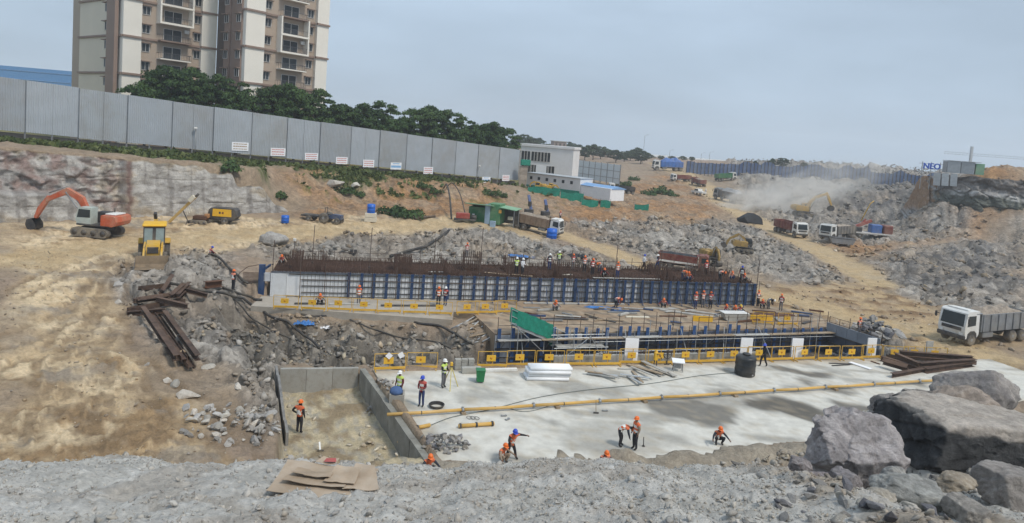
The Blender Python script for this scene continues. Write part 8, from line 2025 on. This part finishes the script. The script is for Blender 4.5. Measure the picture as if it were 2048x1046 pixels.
for i, (px, py, s, sx, k, lab) in enumerate([(374,794,.75,1.7,3,'long tan slab of rock tilted on the sand above the stone spill'),(352,772,.6,1.2,6,'tan boulder left of the long tilted slab'),(336,764,.5,1.0,3,'tan boulder at the left of the three above the spill'),(372,818,.5,1.1,0,'bluish grey boulder below the long tilted slab'),
      (415,738,.6,1.4,6,'pale rounded rock at the foot of the long beams'),(510,887,.6,1.4,4,'flat grey stone at the front of the spill'),(520,838,.6,1.3,1,'flat pale stone at the top right of the spill'),(476,776,.5,1.5,3,'flat pale stone at the edge of the trench'),(237,572,.7,1.2,4,'grey boulder left of the backhoe rubble'),(236,608,.7,1.3,3,'pale stone on the sand left of the beam pile'),
      (295,731,.35,1.1,4,'small grey stone on the sand left of the long beams'),(668,372,2.2,1.6,3,'large pale tan rock slab at the top of the dirt bank'),(712,374,1.8,1.2,6,'rounded tan boulder right of the pale slab on the bank'),(1400,458,1.8,1.8,1,'pale flat slab on the rubble above the maroon truck')]):
    p = G(px, py); link_mesh('boulder', me_hull[k], None, p+Vector((0,0,s*.18)), (.25*math.sin(i*3), .25*math.cos(i*2), i*1.7 if i != 0 else .7), (s*.5*sx, s*.5, s*.55), label=lab, cat='boulder')
# black covered mound by the haul road
p = G(1500, 446); V, Fc = hull(77, 26); mb = MB(); mb.add([(v[0]*2.6, v[1]*1.8, v[2]*2.2+.6) for v in V], Fc.tolist()); mb.build('covered_mound', m_tarp, label='black covered mound at the edge of the haul road', cat='mound', loc=p)

# big boulders on the right of the foreground
m_boulder = bpy.data.materials.new('boulder_rock'); m_boulder.use_nodes = True
def _boulder_mat():
    n, l = m_boulder.node_tree.nodes, m_boulder.node_tree.links; b = n['Principled BSDF']; b.inputs['Roughness'].default_value = .9; b.inputs['Specular IOR Level'].default_value = .25
    at = n.new('ShaderNodeAttribute'); at.attribute_name = 'soil'; t = n.new('ShaderNodeTexCoord')
    def ns(sc, d, r=.7): q = n.new('ShaderNodeTexNoise'); q.inputs['Scale'].default_value = sc; q.inputs['Detail'].default_value = d; q.inputs['Roughness'].default_value = r; l.new(t.outputs['Object'], q.inputs['Vector']); return q
    a, c = ns(2.2, 10), ns(14, 8, .75)
    def mr(s, lo, hi): q = n.new('ShaderNodeMapRange'); q.inputs['From Min'].default_value = .3; q.inputs['From Max'].default_value = .7; q.inputs['To Min'].default_value = lo; q.inputs['To Max'].default_value = hi; l.new(s, q.inputs['Value']); return q
    m_ = n.new('ShaderNodeMath'); m_.operation = 'MULTIPLY'; l.new(mr(a.outputs['Fac'], .62, 1.38).outputs[0], m_.inputs[0]); l.new(mr(c.outputs['Fac'], .75, 1.25).outputs[0], m_.inputs[1])
    v = n.new('ShaderNodeVectorMath'); v.operation = 'SCALE'; l.new(at.outputs['Color'], v.inputs[0]); l.new(m_.outputs[0], v.inputs['Scale']); l.new(v.outputs[0], b.inputs['Base Color'])
    ad = n.new('ShaderNodeMath'); ad.operation = 'ADD'; m2 = n.new('ShaderNodeMath'); m2.operation = 'MULTIPLY'; m2.inputs[1].default_value = 2.5; l.new(a.outputs['Fac'], m2.inputs[0]); l.new(m2.outputs[0], ad.inputs[0]); l.new(c.outputs['Fac'], ad.inputs[1])
    bp = n.new('ShaderNodeBump'); bp.inputs['Distance'].default_value = .05; bp.inputs['Strength'].default_value = .9; l.new(ad.outputs[0], bp.inputs['Height']); l.new(bp.outputs[0], b.inputs['Normal'])
_boulder_mat()
_ico = {}
def ico(sub):
    if sub not in _ico:
        bm = bmesh.new(); bmesh.ops.create_icosphere(bm, subdivisions=sub, radius=1); bm.verts.index_update(); _ico[sub] = (np.array([v.co[:] for v in bm.verts]), [[v.index for v in f.verts] for f in bm.faces]); bm.free()
    return _ico[sub]
def boulder(c, dims, seed, planes, colf, label, rz=0.0, rough=.05, tilt=(0,0), sub=5, extra=()):
    d, fcs = ico(sub); rg = np.random.default_rng(seed)
    N = rg.normal(size=(planes,3)); N /= np.linalg.norm(N, axis=1)[:,None]; H_ = rg.uniform(.62, .95, planes)
    for e in extra: N = np.vstack([N, np.array(e[:3])/np.linalg.norm(e[:3])]); H_ = np.append(H_, e[3])
    dd = d@N.T; r = np.where(dd > .05, H_[None]/np.maximum(dd, .05), 9); r = np.minimum(r.min(1), 1.12)
    dv = np.array(dims)/2; p = d*r[:,None]*dv
    q = p/ dv.mean()*2.0
    n1 = fbm(q[:,0]*1.7+q[:,2]*.9+seed, q[:,1]*1.7-q[:,2]*1.1, 180, 5); hb, eb, tb = cellblock(q[:,0]*2.2+q[:,1]*.7, q[:,2]*2.6+q[:,1]*.9, seed)
    hb3, eb3, tb3 = cellblock(q[:,0]*1.1+q[:,2]*.4+seed, q[:,1]*1.2+q[:,2]*.9, seed+3)
    p = p*(1+(rough*.45*n1+rough*.9*(hb-.5)+rough*1.7*(hb3-.5)))[:,None]
    nrm = p/np.linalg.norm(p, axis=1)[:,None]
    col = colf(p/dv, n1, tb)
    me = bpy.data.meshes.new('boulder'); me.from_pydata(p.tolist(), [], fcs); me.polygons.foreach_set('use_smooth', [True]*len(fcs))
    a = me.attributes.new('soil', 'FLOAT_COLOR', 'POINT'); a.data.foreach_set('color', np.concatenate([np.clip(col,.01,.85), np.ones((len(col),1))],1).ravel().astype(np.float32)); me.materials.append(m_boulder); me.update()
    return link_mesh('boulder', me, None, c, (tilt[0], tilt[1], rz), label=label, cat='boulder')
def c_mix(a, b, s=.8):
    A_, B_ = srgb(a), srgb(b)
    return lambda p, n1, tb: lerp(np.tile(A_, (len(n1),1)), np.tile(B_, (len(n1),1)), np.clip(.5+n1*s+(tb-.5)*.5, 0, 1))
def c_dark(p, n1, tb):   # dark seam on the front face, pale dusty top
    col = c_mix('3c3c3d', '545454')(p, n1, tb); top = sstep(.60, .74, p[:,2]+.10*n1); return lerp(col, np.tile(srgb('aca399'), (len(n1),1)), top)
boulder(PD(1700, 908, 13.4), (2.0,1.6,1.6), 5, 12, c_mix('8c8685','b1abaa'), 'rounded purple grey boulder with a fractured face in the right foreground', .3, .075, (0,.1), 6)
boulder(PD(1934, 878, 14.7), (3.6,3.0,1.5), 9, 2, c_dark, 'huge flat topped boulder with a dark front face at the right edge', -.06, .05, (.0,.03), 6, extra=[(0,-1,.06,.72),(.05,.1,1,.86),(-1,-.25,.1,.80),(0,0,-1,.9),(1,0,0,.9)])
boulder(PD(1948, 778, 17.0), (2.1,1.6,1.3), 14, 9, c_mix('827d7b','9b958f'), 'grey boulder highest up at the right edge', .5, .06)
boulder(PD(1925, 822, 15.8), (1.9,1.4,1.0), 23, 9, c_mix('877b70','a2968b'), 'brownish boulder resting on the huge dark faced one', .9, .07)
boulder(PD(1790, 838, 16.0), (1.5,1.1,1.0), 27, 8, c_mix('88837f','9f9994'), 'grey rock leaning behind the purple grey boulder', .2, .07)
boulder(PD(1752, 842, 16.4), (.75,.6,.5), 31, 7, c_mix('a9a59d','bcb8b0'), 'pale angular rock wedged behind the purple grey boulder', .6, .05)
boulder(PD(1822, 978, 10.6), (1.25,.7,.46), 35, 6, c_mix('85847f','a2a19c'), 'long pale grey slab lying in front of the dark faced boulder', -.28, .05, (.1,.12), 5, extra=[(0,0,1,.6)])
boulder(PD(1757, 1000, 9.9), (.52,.36,.30), 41, 7, c_mix('9c958a','b1aa9e'), 'pale cream rock beside the long slab in front', .1, .06)
boulder(PD(1712, 1000, 10.0), (.30,.22,.22), 43, 7, c_mix('7f7e7c','98968f'), 'small grey wedge left of the cream rock in front', .4, .06)
boulder(PD(1622, 962, 11.9), (.75,.4,.4), 47, 8, c_mix('7b7476','948d8d'), 'small purple grey rock at the left foot of the rounded boulder', .5, .06)
boulder(PD(1905, 965, 11.5), (.8,.5,.3), 51, 7, c_mix('8f8372','a2988a'), 'brown flat rock under the dark faced boulder at the right edge', .2, .06)
boulder(PD(1790, 955, 12.0), (.7,.4,.34), 53, 7, c_mix('8a8884','a3a19c'), 'grey rock between the rounded boulder and the long slab', .9, .07)
boulder(PD(2030, 970, 11.8), (1.3,1.1,.8), 61, 5, c_mix('827c77','9b958f'), 'blocky grey boulder in the lower right corner', .5, .05, extra=[(1,.15,.1,.70),(-1,.2,.05,.74),(.1,-1,.25,.68),(.12,.1,1,.60)])
boulder(PD(1690, 965, 12.2), (.7,.45,.4), 57, 7, c_mix('7d7878','979191'), 'broken grey rock under the front of the rounded boulder', 1.9, .07)
p = G(548, 486); boulder(p+Vector((0,0,.35)), (2.8,2.2,1.9), 91, 10, c_mix('8d8985','a8a49e'), 'rounded grey rock mound behind the left end of the raft', .4, .06, (0,0), 4)
BX = [(1,.15,.1,.70),(-1,.2,.05,.74),(.1,-1,.25,.68),(0,1,0,.75),(.12,.1,1,.60),(0,0,-1,.7)]
for i, (px, py, D, dm, k, cc, lab) in enumerate([(1600,930,12.6,(.5,.4,.4),6,('77706f','979190'),'small broken block at the left edge of the rounded boulder'),
   (1880,1005,10.4,(.6,.45,.3),6,('8b8781','a9a49c'),'pale angular block at the lower right corner'),(1935,1020,9.8,(.9,.6,.4),6,('817c76','a09a92'),'pale block cut by the right edge at the bottom'),(1660,985,11.2,(.5,.4,.26),6,('7f7b78','9d9893'),'flat grey block in the rubble left of the cream rock'),(1840,800,16.6,(1.0,.8,.6),6,('75706b','97918a'),'angular block on the ledge behind the dark faced boulder'),(1880,835,15.6,(.8,.6,.45),6,('7b756e','9a9389'),'tan grey block lying on top of the dark faced boulder')]):
    boulder(PD(px, py, D), dm, 80+i, k, c_mix(*cc), lab, i*.8, .05, (.1*math.sin(i), .12*math.cos(i)), 5, extra=BX)
rg_ = random.Random(8)
for i in range(46):
    px, py = rg_.uniform(1530, 1930), rg_.uniform(940, 1044); p = G(px, py, 4); s = rg_.uniform(.07, .24)
    link_mesh('stone', me_hull[(0,1,2,4,5,6)[i % 6]], None, p+Vector((0,0,s*.15)), (rg_.gauss(0,.5), rg_.gauss(0,.5), rg_.uniform(0,6)), (s*.6, s*.45, s*.35), label='broken grey stone in the rubble before the big boulders', cat='stone', group='stones before the big boulders')

# ------------------------------------------------------------------ air and dust
def volume_mat(name, dens, col, noise=None, aniso=.2):
    m = bpy.data.materials.new(name); m.use_nodes = True; n, l = m.node_tree.nodes, m.node_tree.links; n.clear()
    v = n.new('ShaderNodeVolumePrincipled'); v.inputs['Color'].default_value = (*col, 1); v.inputs['Anisotropy'].default_value = aniso; v.inputs['Density'].default_value = dens
    o = n.new('ShaderNodeOutputMaterial'); l.new(v.outputs[0], o.inputs['Volume'])
    if noise:
        t = n.new('ShaderNodeTexCoord'); q = n.new('ShaderNodeTexNoise'); q.inputs['Scale'].default_value = noise; q.inputs['Detail'].default_value = 4; q.inputs['Distortion'].default_value = .6
        l.new(t.outputs['Object'], q.inputs['Vector'])
        ln = n.new('ShaderNodeVectorMath'); ln.operation = 'LENGTH'; l.new(t.outputs['Object'], ln.inputs[0])
        f = n.new('ShaderNodeMapRange'); f.inputs['From Min'].default_value = .95; f.inputs['From Max'].default_value = .15; f.interpolation_type = 'SMOOTHSTEP'; l.new(ln.outputs['Value'], f.inputs['Value'])
        r = n.new('ShaderNodeMapRange'); r.inputs['From Min'].default_value = .42; r.inputs['From Max'].default_value = .62; l.new(q.outputs['Fac'], r.inputs['Value'])
        a = n.new('ShaderNodeMath'); a.operation = 'MULTIPLY'; l.new(f.outputs[0], a.inputs[0]); l.new(r.outputs[0], a.inputs[1])
        b = n.new('ShaderNodeMath'); b.operation = 'MULTIPLY'; b.inputs[1].default_value = dens; l.new(a.outputs[0], b.inputs[0]); l.new(b.outputs[0], v.inputs['Density'])
    return m
MB().box((0, 700, -8), (3300, 1700, 140)).build('haze', volume_mat('haze_air', .00045, (.90,.95,1.0)), kind='stuff')
for i, (px, py, D, dims, dens, rz) in enumerate([(1500,408,172,(12,10,5.5),.5,.2),(1585,398,180,(18,12,8),.22,.1),(1660,368,198,(26,13,10),.12,.15),(1560,352,212,(22,10,6),.04,0)]):
    d, fcs = ico(3); me = bpy.data.meshes.new('dust_cloud'); me.from_pydata(d.tolist(), [], fcs); me.materials.append(volume_mat('dust_%d' % i, dens, (.97,.93,.87), 1.8))
    link_mesh('dust_cloud', me, None, PD(px, py, D), (0, -.25, rz), dims, kind='stuff')
